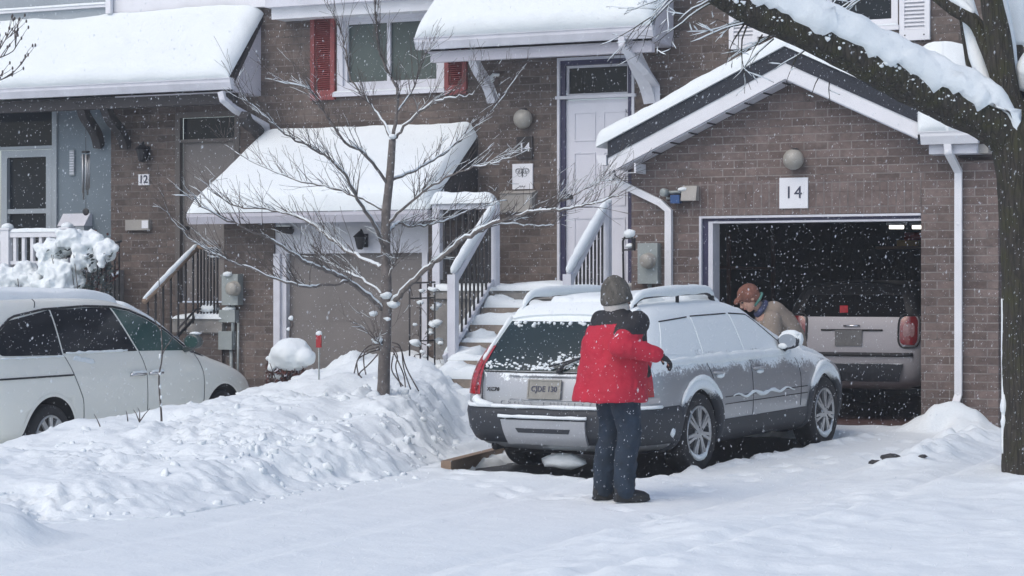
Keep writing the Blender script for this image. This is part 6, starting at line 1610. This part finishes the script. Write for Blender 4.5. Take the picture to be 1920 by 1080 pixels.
# ---------- inside the garage
m_lit = NT('lit_tube'); e_ = m_lit.n('ShaderNodeEmission'); e_.inputs['Color'].default_value = (1,.97,.9,1); e_.inputs['Strength'].default_value = 3.0; m_lit = m_lit.done(e_.outputs[0])
for (pa, pb, py, lab) in ((1668, 1694, 426, 'lit strip lamp under the garage ceiling, left of two'), (1711, 1735, 426, 'lit strip lamp under the garage ceiling, right of two')):
    a, b = PY(pa, py, 26.0), PY(pb, py, 26.0); r = empty('strip_lamp', tuple(a), 0, lab, 'lamp', 'strip lamps in the garage')
    mb = MB(); mb.tube([a, b], .022, 8); mb.build('tube', m_lit, r); mb = MB(); mb.box(a.x-.03, b.x+.03, 25.96, 26.04, a.z+.024, a.z+.06); mb.build('fitting', m_white2, r)
ys_ = 25.6; a, b = PY(1686, 462, ys_), PY(1750, 462, ys_); r = empty('wall_shelf', tuple(a), 0, 'shelf board high on the garage wall carrying a red and yellow box', 'shelf')
mb = MB(); mb.box(a.x-.25, b.x+.1, ys_-.15, ys_+.15, a.z-.03, a.z); mb.build('board', m_wood, r)
m_yel = mat('yellow_card', (.40,.26,.06), .6, var=.2, vs=10); m_redc = mat('red_card', (.32,.02,.02), .5, var=.2, vs=10)
mb = MB(); q = PY(1702, 454, ys_); mb.box(q.x-.10, q.x+.16, ys_-.12, ys_+.1, a.z+.001, a.z+.07); o = mb.build('carton', m_yel); tag(o, 'yellow carton on the garage shelf', 'carton')
mb = MB(); mb.lathe((q.x+.10, ys_-.12, a.z+.071), (1,0,0), [(.05,-.1),(.05,.12),(.001,.12)], 12); o = mb.build('canister', m_redc); o.location.z += .045; tag(o, 'red canister lying on top of the yellow carton in the garage', 'canister')
q = PY(1370, 470, 24.2); r = empty('storage_rack', (q.x, 24.2, .135), 0, 'dim storage rack with clutter along the left garage wall', 'rack')
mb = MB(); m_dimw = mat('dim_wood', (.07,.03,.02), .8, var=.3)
for y in (23.6, 25.2): mb.box(q.x-.22, q.x-.18, y, y+.04, .135, 2.2); mb.box(q.x+.16, q.x+.2, y, y+.04, .135, 2.2)
for z in (.6, 1.2, 1.8): mb.box(q.x-.22, q.x+.2, 23.6, 25.24, z, z+.03)
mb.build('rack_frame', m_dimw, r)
# ---------- clods of dark gravel on the snow
for px, py, s, lab in ((1641, 878, .032, 'dark stone lying left of a pair on the driveway snow'), (1668, 873, .05, 'larger dark stone half sunk in the driveway snow'), (1730, 879, .024, 'smallest dark stone nearest the big tree on the driveway snow')):
    p = PG(px, py, .08); mb = MB(); mb.ball((p.x, p.y, ground_h(p.x, p.y)+s*.3), s, 10, sc=(1.6,1,.7), nz=.6, seed=px); o = mb.build('stone', m_asph); tag(o, lab, 'stone', 'stones on the driveway')
# ================= TREES AND PLANTS =================
def crv(pts, n=5):
    P = [Vector(p) for p in pts]; out = []
    for i in range(len(P)-1):
        p0 = P[max(i-1, 0)]; p1 = P[i]; p2 = P[i+1]; p3 = P[min(i+2, len(P)-1)]
        for k in range(n):
            t = k/n; out.append(.5*((2*p1)+(p2-p0)*t+(2*p0-5*p1+4*p2-p3)*t*t+(3*p1-p0-3*p2+p3)*t**3))
    out.append(P[-1]); return out
def grow(rnd, out, p, d, L, r, lev, up=.25, spread=.7):
    n = max(4, int(L/.07)); pts = [p.copy()]; q = p.copy(); dd = d.normalized()
    for i in range(n):
        dd = (dd+Vector((rnd.gauss(0,.10), rnd.gauss(0,.10), rnd.gauss(0,.10)+up*.06))).normalized(); q = q+dd*(L/n); pts.append(q.copy())
    rad = [max(.0015, r*(1-.8*i/n)) for i in range(n+1)]; out.append((pts, rad))
    if lev > 0:
        for k in range(max(2, int(L/.16))):
            t = rnd.uniform(.25, .98); i = int(t*n); a = rnd.uniform(0, 6.28); o = dd.orthogonal().normalized(); o2 = dd.cross(o)
            nd = (dd*1.0+(o*math.cos(a)+o2*math.sin(a))*spread+Vector((0,0,.12))).normalized()
            grow(rnd, out, pts[i], nd, L*rnd.uniform(.28, .55), rad[i]*.62, lev-1, up, spread)
def limb_snow(mb, pts, rad, rnd, k=.8, add=.004, cut=.80, gap=-.25, seed=0.0):
    run = []; rr = []
    def flush():
        if len(run) > 2:
            rr[0] = rr[-1] = .0015
            mb.tube(run, rr, 6, sq=(1.05, .8), ref=(0,0,1))
    for i, p in enumerate(pts):
        d = (pts[min(i+1, len(pts)-1)]-pts[max(i-1, 0)]).normalized(); nz = noise.noise(Vector((p.x*3+seed, p.y*3, p.z*3)))
        if abs(d.z) < cut and nz > gap:
            s = (rad[i]*k+add)*(1+.5*nz)*(1-.5*abs(d.z)); up = Vector((0,0,1))-d*d.z; up.normalize()
            run.append(p+up*(rad[i]*.75+s*.25)); rr.append(s)
        else: flush(); run, rr = [], []
    flush()
def small_tree():
    base = D(719, 728, 20.5); root = empty('young_tree', (base.x, base.y, base.z-.3), 0, 'bare young tree with snow lined spreading branches standing in the snow bank', 'tree')
    rnd = random.Random(21); ZT = 20.5
    P = lambda px, py, dz=0.0: D(px, py, ZT+dz)
    trunk = crv([P(719, 760), P(719, 728), P(722, 640), P(725, 560), P(723, 480), P(724, 400), P(731, 330), P(736, 262)]); nT = len(trunk)
    tr = MB(); tr.tube(trunk, [lerp(.064, .034, i/(nT-1)) for i in range(nT)], 14, jit=.04); tr.build('trunk', m_ybark, root)
    L = [([(722,585,0),(690,556,-.1),(640,520,-.3),(590,498,-.5),(565,487,-.6),(510,452,-.8),(440,420,-1.0),(372,385,-1.2)], .024),
         ([(652,528,-.3),(600,536,-.5),(560,536,-.7),(510,520,-.8),(450,497,-.9),(390,470,-1.0),(340,432,-1.1),(310,396,-1.2)], .013),
         ([(716,553,0),(685,530,.2),(645,508,.4),(605,487,.6),(585,460,.7)], .016),
         ([(718,503,0),(690,492,.2),(640,463,.4),(600,432,.5),(560,408,.6),(500,392,.8),(440,385,.9),(388,352,1.0)], .020),
         ([(722,470,0),(700,420,-.3),(670,372,-.5),(640,320,-.8),(600,286,-.9),(545,258,-1.1),(480,205,-1.3),(445,168,-1.4)], .018),
         ([(722,395,0),(680,372,.4),(620,352,.7),(555,338,.9),(480,306,1.2),(420,272,1.4)], .014),
         ([(728,345,0),(690,296,-.2),(640,258,-.4),(600,200,-.5),(578,168,-.6),(520,152,-.7)], .016),
         ([(736,262,0),(715,225,.2),(690,190,.3),(655,140,.4),(640,60,.5),(612,10,.5)], .015),
         ([(737,258,0),(745,200,0),(742,160,-.1),(715,110,-.1),(706,50,-.2),(703,-20,-.2)], .018),
         ([(733,575,0),(760,541,-.2),(800,505,-.3),(845,468,-.5),(890,437,-.7),(935,415,-.8),(1000,398,-1.0),(1060,392,-1.2),(1110,382,-1.3),(1160,366,-1.4)], .026),
         ([(890,437,-.7),(940,420,-.5),(1000,424,-.4),(1040,420,-.3)], .011),
         ([(1000,398,-1.0),(1060,375,-1.0),(1105,350,-1.0),(1150,335,-1.0)], .008),
         ([(728,440,0),(742,420,.2),(780,425,.4),(830,414,.6),(890,392,.8),(950,375,1.0)], .014),
         ([(727,420,0),(770,380,-.3),(815,345,-.5),(870,320,-.7),(925,306,-.8),(958,296,-.9)], .014),
         ([(733,340,0),(780,318,.3),(830,290,.5),(880,248,.7),(930,200,.8),(972,140,.9)], .014),
         ([(738,262,0),(770,225,-.2),(810,195,-.4),(850,183,-.5),(880,178,-.5),(906,152,-.6)], .014),
         ([(742,210,0),(775,170,.3),(790,120,.4),(800,100,.5)], .009),
         ([(727,530,0),(735,505,-.1),(742,490,-.2),(748,480,-.2)], .012),
         ([(720,650,0),(708,640,-.1),(700,636,-.1)], .010)]
    br = []
    for pts, r in L:
        c = crv([P(*q) for q in pts], 6); n = len(c); c = [q+Vector((rnd.gauss(0,.006), rnd.gauss(0,.006), rnd.gauss(0,.006))) for q in c]
        br.append((c, [max(.0035, r*(1-.80*i/(n-1))) for i in range(n)], r))
    mb = MB(); sn = MB()
    tw = []
    for c, rad, r in br:
        n = len(c)
        for k in range(int(4+n*1.0)):
            i = int(n*rnd.uniform(.22, .99)); i = min(i, n-2); d = (c[i+1]-c[i]).normalized()
            side = d.cross(Vector((rnd.gauss(0,.3), rnd.gauss(0,.3), 1))).normalized()*rnd.choice((-1, 1)); nd = (d*rnd.uniform(.5,1.1)+side*rnd.uniform(.1,.5)+Vector((0,0,rnd.uniform(.1,.9)))).normalized()
            grow(rnd, tw, c[i], nd, rnd.uniform(.16, .50), min(.0042, rad[i]*.55), 1, .5, .7)
    for c, rad, r in br: mb.tube(c, rad, 9); limb_snow(sn, c, rad, rnd, .80, .0045, .85, -.40, r*100)
    tb = MB()
    for c, rad in tw: tb.tube(c, rad, 5); limb_snow(sn, c, rad, rnd, .8, .0020, .75, -.05, 3.0)
    for px, py, s in ((724, 556, .05), (738, 572, .055), (700, 590, .04), (708, 640, .05), (726, 600, .03), (736, 258, .035)): sn.ball(P(px, py, -.04)+Vector((0,0,.01)), s, 8, sc=(1.2,1,.7), nz=.35, seed=px)
    mb.build('branches', m_ybark, root); tb.build('twigs', m_twig, root); sn.build('branch_snow', m_snow, root)
    return root
small_tree()
def big_tree():
    ZT = 17.0; P = lambda px, py, dz=0.0: D(px, py, ZT+dz)
    b = P(1938, 905); root = empty('old_tree', (b.x, b.y, .15), 0, 'thick old tree at the right edge whose mossy limb carries heavy snow', 'tree')
    rnd = random.Random(5)
    def bumpy(mb, pts, rad, n=26, amp=.06, f=5.0):
        c = crv(pts, 8); k = len(c); R = []
        for i in range(k):
            t = i/(k-1)*(len(rad)-1); j = min(int(t), len(rad)-2); R.append(lerp(rad[j], rad[j+1], t-j))
        s0 = len(mb.v); mb.tube(c, R, n)
        for i in range(s0, len(mb.v)):
            j = (i-s0)//n; d = mb.v[i]-c[j]; q = mb.v[i]
            mb.v[i] = q+d*(amp*fbm(q.x*f, q.y*f, q.z*f*.5, 3)+amp*.5*noise.noise(Vector((q.x*22, q.y*22, q.z*5))))
        return c, R
    mb = MB()
    bumpy(mb, [P(1940, 960), P(1938, 900), P(1932, 760), P(1930, 600), P(1928, 450), P(1922, 340), P(1905, 255), P(1886, 190), P(1881, 140), P(1872, 70), P(1859, 0), P(1850, -70), P(1846, -200)], [.30, .245, .215, .215, .212, .215, .205, .13, .098, .096, .086, .08, .07])
    ground_flare = [(1938, 905)]
    limbA, RA = bumpy(mb, [P(1915, 300), P(1862, 232, -.05), P(1790, 200, -.1), P(1700, 158, -.2), P(1600, 106, -.35), P(1490, 54, -.5), P(1400, 18, -.6), P(1330, -22, -.7), P(1240, -75, -.8), P(1120, -160, -.9)], [.13, .165, .155, .145, .130, .118, .105, .09, .075, .05])
    bumpy(mb, [P(1875, 150), P(1852, 92, .1), P(1828, 42, .2), P(1790, 18, .3), P(1750, -12, .4), P(1690, -60, .5)], [.07, .06, .055, .052, .045, .035])
    bumpy(mb, [P(1880, 190), P(1846, 160, .25), P(1824, 130, .35), P(1814, 80, .45), P(1806, 30, .5), P(1790, -40, .6)], [.06, .05, .042, .04, .036, .03])
    bumpy(mb, [P(1905, 240), P(1915, 170, .2), P(1908, 100, .35), P(1897, 30, .45), P(1890, -60, .5)], [.09, .06, .05, .045, .04])
    bumpy(mb, [P(1915, 260), P(1945, 180, -.1), P(1985, 90, -.2), P(2040, -20, -.3)], [.10, .085, .075, .06])
    mb.build('trunk', m_bark, root)
    # the heavy snow along the limb, steep on the lower edge
    s = MB(); n = len(limbA); PT = []; 
    st = [i for i in range(n) if limbA[i].z < 4.1 and i > 5]
    rows = []
    c = limbA
    for i in range(4, n-1):
        d = (c[min(i+1, n-1)]-c[i-1]).normalized(); up = (Vector((0,0,1))-d*d.z).normalized(); sd = d.cross(up); t = (i-4)/(n-5)
        T = lerp(.27, .26, t)*(1+.10*noise.noise(Vector((i*.35, 0, 0))))*sstep(-.03, .14, t)*(1-.4*sstep(.7, 1, t)); w = RA[i]*1.02+.015; row = []
        for k in range(25):
            a = math.pi*k/24; x = math.cos(a)*w*(1+.06*noise.noise(Vector((i*.5, k*.3, 2))))
            zz = RA[i]*.30+T*max(0, math.sin(a))**.55
            q = c[i]+sd*x+up*zz
            if k in (0, 1, 2, 22, 23, 24): q += up*(.10*noise.noise(Vector((q.x*11, q.y*11, q.z*11)))+.045*noise.noise(Vector((q.x*29, q.y*29, q.z*29)))+.015)
            q += (up+sd*math.cos(a)).normalized()*(.018*fbm(q.x*9, q.y*9, q.z*9, 3)); row.append(q)
        row.append(c[i]+up*RA[i]*.15); rows.append(row+[row[0]])
    s.grid(rows)
    for i in range(5, n-2):
        for k in range(3):
            d = (c[i+1]-c[i-1]).normalized(); up = (Vector((0,0,1))-d*d.z).normalized(); sd = d.cross(up)*rnd.choice((-1, 1)); a = rnd.gauss(.12, .22)
            p = c[i].lerp(c[i+1], rnd.random())+sd*math.cos(a)*RA[i]*1.0+up*math.sin(a)*RA[i]*1.0; s.ball(p, rnd.uniform(.005, .012)*(2.2 if rnd.random() < .12 else 1), 6, nz=.6, seed=i+k, sc=(1,1,.7))
    def puff(pts, rad, off=(0,0,.02)):
        q = crv([P(*p) for p in pts], 6); k = len(q); R = []
        for i in range(k):
            t = i/(k-1)*(len(rad)-1); j = min(int(t), len(rad)-2); R.append(lerp(rad[j], rad[j+1], t-j)*(1+.2*noise.noise(q[i]*5)))
        s.tube([p+Vector(off) for p in q], R, 12)
    puff([(1853,162,.15),(1838,128,.25),(1828,86,.35),(1820,40,.4),(1808,-10,.5)], [.03,.075,.07,.065,.05])
    puff([(1905,205,.1),(1899,150,.15),(1893,90,.2),(1884,30,.25),(1874,-30,.3)], [.02,.055,.05,.045,.04])
    puff([(1918,175,.05),(1935,140,.0),(1960,90,-.1),(1990,40,-.2)], [.05,.12,.12,.09])
    puff([(1916,90,.35),(1908,30,.4),(1900,-40,.5)], [.05,.07,.06])
    puff([(1826,30,.2),(1790,2,.3),(1750,-26,.4)], [.02,.05,.05])
    # snow plastered on the weather side at the foot
    for py, r_ in ((770, .045), (760, .07), (790, .06), (815, .035)): s.ball(P(1884, py, .0), r_, 10, sc=(.5,.8,1.2), nz=.3, seed=py)
    puff([(1880,560,.0),(1881,640,.0),(1882,740,.0),(1884,850,.0)], [.012,.016,.018,.03], (0,0,0))
    s.build('limb_snow', m_snow, root)
    tw = []; rnd = random.Random(8)
    def spray(px, py, dz, ang, L, cnt, r=.008, lev=2):
        for k in range(cnt):
            a = math.radians(ang+rnd.uniform(-28, 28)); d = Vector((CT*math.cos(a), ST*math.cos(a), math.sin(a)))+Vector((-ST, CT, 0))*rnd.uniform(-.5, .5)
            grow(rnd, tw, P(px+rnd.uniform(-12, 12), py+rnd.uniform(-6, 6), dz), d, L*rnd.uniform(.6, 1.1), r, lev, -.05, .75)
    spray(1345, -10, -.7, 200, .6, 4, .008); spray(1300, -30, -.75, 210, .75, 4, .008); spray(1395, 40, -.6, 215, .55, 4, .008); spray(1440, 70, -.55, 235, .42, 4, .006, 1); spray(1500, 100, -.5, 235, .34, 2, .005, 1)
    spray(1260, -50, -.8, 200, .5, 3, .008); spray(1640, -20, .2, 200, .65, 5, .008); spray(1545, 150, -.3, 250, .35, 2, .005, 1)
    t = MB(); s = MB()
    for c, rad in tw: t.tube(c, rad, 5); limb_snow(s, c, rad, rnd, 1.1, .0048, .80, -.4, 1.0)
    t.build('twigs', m_bark, root); s.build('twig_snow', m_snow, root)
big_tree()
def edge_tree():
    ZT = 18.5; P = lambda px, py, dz=0.0: D(px, py, ZT+dz); b = P(-150, 900); root = empty('budding_tree', (b.x, b.y, -.1), 0, 'budding twigs of a young tree reaching in at the upper left edge', 'tree')
    mb = MB(); mb.tube(crv([P(-150, 960), P(-148, 600), P(-140, 300), P(-120, 60), P(-118, -100)]), [lerp(.06, .02, i/20) for i in range(21)], 10); mb.build('trunk', m_ybark, root)
    rnd = random.Random(4); tw = []; t = MB(); s = MB(); bd = MB()
    for pts in ([(-135,260),(-90,200),(-40,165),(0,150),(20,140),(42,118)], [(-130,200),(-80,150),(-40,120),(0,108),(25,95),(30,80)], [(-125,150),(-60,110),(-10,100),(10,75),(22,66)]):
        c = crv([P(*q) for q in pts], 5); R = [max(.004, .012*(1-i/len(c))) for i in range(len(c))]; t.tube(c, R, 6); limb_snow(s, c, R, rnd, .5, .002)
        for k in range(7): i = rnd.randrange(len(c)//2, len(c)-1); grow(rnd, tw, c[i], (c[i+1]-c[i]).normalized()+Vector((0,0,rnd.uniform(-.2,.8)))+Vector((rnd.gauss(0,.3),rnd.gauss(0,.3),0)), .22, .005, 0)
    for c, R in tw:
        t.tube(c, R, 5)
        for q in (c[-1], c[len(c)//2]): bd.ball(q, .011, 6, sc=(.8,.8,1.5))
    t.build('twigs', m_twig, root); bd.build('buds', m_twig, root); s.build('twig_snow', m_snow, root)
edge_tree()
m_leafd = mat('dark_leaf', (.030,.045,.045), .7, var=.4, vs=15)
def snow_shrub(label, blobs, Y, leafbox, m, nleaf=220, seed=1, name='snowy_shrub', grp='shrubs bowed under snow', lsize=.035, lump=1.0):
    c = PY(*leafbox[:2], Y); root = empty(name, (c.x, Y, .1), 0, label, 'shrub', grp); rnd = random.Random(seed); s = MB()
    for px, py, rpx, sx, sz in blobs:
        p = PY(px, py, Y+rnd.uniform(-.1, .1)); s.ball(p, rpx/172, 14, sc=(sx, 1.0, sz), nz=.35*lump+.06, seed=px*.1)
        for q in range(5 if lump > .5 else 0):
            a = rnd.uniform(0, 6.28); s.ball(p+Vector((math.cos(a)*sx, rnd.uniform(-.6, .3), math.sin(a)*sz*.8))*rpx/172, rpx/172*rnd.uniform(.25, .5), 10, sc=(1.2, 1, .7), nz=.4, seed=q+px)
    lf = MB()
    for k in range(nleaf):
        px, py = rnd.uniform(leafbox[0]-leafbox[2], leafbox[0]+leafbox[2]), rnd.uniform(leafbox[1]-leafbox[3], leafbox[1]+leafbox[3]); p = PY(px, py+leafbox[3]*.25, Y+rnd.uniform(-.12, .3)); n = Vector((rnd.gauss(0,1), rnd.gauss(0,1), rnd.gauss(0,1))).normalized(); u = n.orthogonal().normalized()*lsize*rnd.uniform(.6,1.3); v = n.cross(u)*.55; lf.add([p-u, p-v, p+u, p+v], [(0,1,2,3)])
    st = MB()
    for k in range(14): p = PY(rnd.uniform(leafbox[0]-leafbox[2], leafbox[0]+leafbox[2]), leafbox[1]-leafbox[3]*.5, Y+rnd.uniform(-.2,.2)); st.tube([Vector((lerp(p.x, c.x, .6), Y, .1)), Vector((lerp(p.x, c.x, .3), Y, p.z*.6)), p], [.012,.008,.004], 5)
    lf.build('leaves', m, root); st.build('stems', m_twig, root); blob(s, 'snow', m_snow, root, .018, 2+int(6*(1-lump)), .035*lump, 11, local=False)
    return root
snow_shrub('low rounded shrub buried in snow at the far left behind the minivan roof', [(10,522,34,1.3,.75),(45,512,26,1.3,.8),(68,528,22,1,.9),(-35,530,40,1.2,.8)], 21.1, (40, 535, 60, 25), m_leafd, 160, 3)
snow_shrub('taller drooping shrub loaded with snow in front of the iron fence', [(98,470,26,1.4,.8),(130,448,22,1.3,.8),(165,452,26,1.5,.75),(197,470,20,1.2,1.0),(150,480,20,.8,1.4),(172,492,14,.7,1.5),(115,520,28,1.2,1.2),(140,525,20,1,1.3),(85,500,16,1,1),(192,486,11,.7,1.6),(105,540,30,1.3,1.0),(78,478,12,1,.8)], 20.95, (150, 500, 60, 45), m_leafd, 420, 6)
m_rustl = mat('rust_leaf', (.085,.028,.022), .8, var=.5, vs=20)
dm = D(546, 690, 22.0)
snow_shrub('dome shaped shrub with a round snow cap and rusty leaves before the garage door', [(547,664,40,1.05,.78),(520,672,20,.9,.8),(572,670,22,.9,.8),(503,672,6,1,1),(508,690,8,1,1),(520,706,9,1.2,.8),(505,705,6,1,1),(560,712,14,1.2,.6)], 20.55, (535, 692, 36, 22), m_rustl, 520, 9, 'dome_shrub', 'shrubs in the front bed', .026, .2)
# red reflector stake, curled ornament, dry stems, sapling
Ym = 18.6; t, q = PY(598, 640, Ym), PY(598, 770, Ym); r = empty('driveway_marker', (q.x, Ym, q.z), 0, 'red reflector on a thin stake in the snow bank', 'marker')
mb = MB(); mb.tube([q, t], .008, 6); mb.build('stake', m_meter, r); mb = MB(); mb.box(t.x-.026, t.x+.026, Ym-.012, Ym+.012, t.z-.06, t.z+.07); mb.build('reflector', m_tail, r); mb = MB(); mb.ball((t.x, Ym, t.z+.078), .032, 8, sc=(1.1,.8,.8), nz=.2); mb.build('marker_snow', m_snow, r)
Yo = 20.6; t = PY(544, 612, Yo); r = empty('garden_ornament', tuple(t), 0, 'small curled metal garden ornament with snow above the dome shrub', 'ornament')
mb = MB(); mb.tube([t+Vector((0,0,-.7)), t+Vector((0,0,-.03))]+[t+Vector((.035*math.sin(a*1.0), 0, .0+.028*a-.02)) for a in [k*.6 for k in range(7)]], .011, 6); mb.build('curl', m_twig, r); mb = MB(); mb.ball(t+Vector((.01,0,.09)), .028, 8, nz=.3); mb.ball(t+Vector((-.02,0,-.03)), .022, 8, nz=.3); mb.build('ornament_snow', m_snow, r)
rnd = random.Random(31); c0 = D(722, 720, 20.2); r = empty('dry_stems', (c0.x, c0.y, .6), 0, 'bent dry plant stems around the foot of the young tree', 'plant'); mb = MB()
for pts in ([(735,642),(750,650),(762,690),(785,733)], [(735,650),(745,668),(742,690),(752,725)], [(738,660),(756,700),(760,726)], [(738,664),(735,695),(756,724)], [(712,645),(690,650),(672,672),(664,700)], [(712,655),(690,662),(670,676),(672,704)], [(708,665),(690,685),(674,700),(678,708)], [(710,650),(685,660),(682,680),(686,702)], [(735,650),(752,655),(757,690),(770,730)]):
    mb.tube(crv([D(px, py, 20.15+rnd.uniform(-.25, .2)) for px, py in pts], 5), .0065, 5)
mb.build('stems', m_twig, r)
r = empty('sapling', tuple(D(303, 785, 18.6)), 0, 'thin bare sapling rising from the snow bank before the minivan door', 'sapling'); mb = MB(); S_ = lambda px, py, dz=0: D(px, py, 18.6+dz)
mb.tube(crv([S_(303, 790), S_(302, 770), S_(298, 710), S_(304, 668), S_(302, 610), S_(299, 540), S_(294, 470)]), [lerp(.010, .0025, i/30) for i in range(31)], 7)
for pts in ([(303,668),(312,650),(330,625),(350,600)], [(302,620),(290,600),(284,575)]): mb.tube(crv([S_(*p) for p in pts]), [.006-.0004*i for i in range(5*(len(pts)-1)+1)] if len(pts) < 4 else [.006-.0003*i for i in range(16)], 5)
mb.build('stem', m_twig, r); mb = MB()
for py in (668, 700, 725, 745, 760): mb.ball(S_(300+(2 if py > 740 else 0), py), .014, 6, sc=(.8,.8,1.6), nz=.4, seed=py)
mb.build('sapling_snow', m_snow, r)
r = empty('twig_clump', tuple(D(260, 790, 18.4)), 0, 'few bare twigs poking out of the snow bank crest', 'plant'); mb = MB()
for pts in ([(188,800),(182,786),(176,776)], [(262,792),(255,775),(250,768)], [(262,792),(262,772),(258,764)], [(262,790),(272,776),(281,766)], [(240,790),(238,776),(236,770)]): mb.tube([D(px, py, 18.2) for px, py in pts], [.006,.004,.002], 5)
mb.build('twigs', m_twig, r)
# ================= FALLING SNOW =================
def falling_snow():
    rnd = random.Random(99); vs = []; fs = []
    t = NT('snowflake'); d = t.n('ShaderNodeBsdfDiffuse'); d.inputs[0].default_value = (.9,.93,.96,1); tr = t.n('ShaderNodeBsdfTranslucent'); tr.inputs[0].default_value = (.9,.93,.96,1)
    mx = t.n('ShaderNodeMixShader'); mx.inputs[0].default_value = .5; t.l(d.outputs[0], mx.inputs[1]); t.l(tr.outputs[0], mx.inputs[2]); tp = t.n('ShaderNodeBsdfTransparent'); m3 = t.n('ShaderNodeMixShader'); m3.inputs[0].default_value = .25; t.l(mx.outputs[0], m3.inputs[1]); t.l(tp.outputs[0], m3.inputs[2]); mnf = t.done(m3.outputs[0])
    wind = Vector((-.30, .05, -1)).normalized()
    for k in range(NFLAKE):
        Z = 4.0+17.5*rnd.random()**.6; px = rnd.uniform(-260, 2180); py = rnd.uniform(-160, 1120); p = D(px, py, Z)
        if p.y > 22.0 or p.z < .1: continue
        s = (.0009+.0017*rnd.random()**2.5)*(.6+.03*Z); L = s*rnd.uniform(1.6, 3.4); u = (wind+Vector((rnd.gauss(0,.22), rnd.gauss(0,.22), 0))).normalized(); a = u.orthogonal().normalized(); b = u.cross(a); i = len(vs)
        q = rnd.random()*6.28; a2 = a*math.cos(q)+b*math.sin(q); b2 = u.cross(a2)
        vs += [p+u*L, p-u*L*rnd.uniform(.7, 1), p+a2*s, p-a2*s*rnd.uniform(.6, 1), p+b2*s*rnd.uniform(.6, 1), p-b2*s]
        fs += [(i,i+2,i+4),(i,i+4,i+3),(i,i+3,i+5),(i,i+5,i+2),(i+1,i+4,i+2),(i+1,i+3,i+4),(i+1,i+5,i+3),(i+1,i+2,i+5)]
    mb = MB(); mb.add(vs, fs, 0, True); o = mb.build('falling_snow', mnf); tag(o, kind='stuff')
NFLAKE = 40000
falling_snow()
def haze():
    t = NT('snowy_air'); v = t.n('ShaderNodeVolumePrincipled'); v.inputs['Color'].default_value = (.93, .96, 1.0, 1); v.inputs['Density'].default_value = .0024; v.inputs['Anisotropy'].default_value = .1
    t.l(v.outputs[0], t.out.inputs['Volume'])
    mb = MB(); mb.box(-440, 440, -440, 440, -2.0, 9.5); o = mb.build('haze', t.m); tag(o, kind='stuff')
haze()
EXPO = 0.32
# ================= LIGHT, SKY, CAMERA =================
W = bpy.data.worlds.new('World'); SC.world = W; W.use_nodes = True
nt = W.node_tree; nt.nodes.clear()
sky = nt.nodes.new('ShaderNodeTexSky'); sky.sky_type = 'NISHITA'; sky.sun_disc = False
SEL, SAZ = math.radians(48), math.radians(200)      # soft sun behind the clouds, from behind the camera and left
sky.sun_elevation = SEL; sky.sun_rotation = SAZ; sky.air_density = 1.0; sky.dust_density = 2.5; sky.ozone_density = 1.0; sky.altitude = 0
bg = nt.nodes.new('ShaderNodeBackground'); bg.inputs['Strength'].default_value = .15
wo = nt.nodes.new('ShaderNodeOutputWorld'); nt.links.new(sky.outputs[0], bg.inputs[0]); nt.links.new(bg.outputs[0], wo.inputs[0])
sun = bpy.data.lights.new('sun', 'SUN'); sun.energy = .55; sun.angle = math.radians(50); sun.color = (1.0, .97, .93)
so = bpy.data.objects.new('sun', sun); COL.objects.link(so)
sd_ = Vector((math.sin(SAZ)*math.cos(SEL), math.cos(SAZ)*math.cos(SEL), math.sin(SEL)))
so.rotation_euler = sd_.to_track_quat('Z', 'Y').to_euler()
cam = bpy.data.cameras.new('camera'); cam.lens = F/1920*36; cam.sensor_width = 36; cam.clip_end = 2000; cam.clip_start = .1
co = bpy.data.objects.new('camera', cam); COL.objects.link(co); co.location = (0, 0, H); co.rotation_euler = (math.pi/2, 0, TH)
cam.dof.use_dof = True; cam.dof.focus_distance = 19.5; cam.dof.aperture_fstop = 16
SC.camera = co
SC.view_settings.view_transform = 'Standard'; SC.view_settings.look = 'None'; SC.view_settings.gamma = 1; SC.view_settings.exposure = EXPO
SC.render.resolution_x = 1920; SC.render.resolution_y = 1080
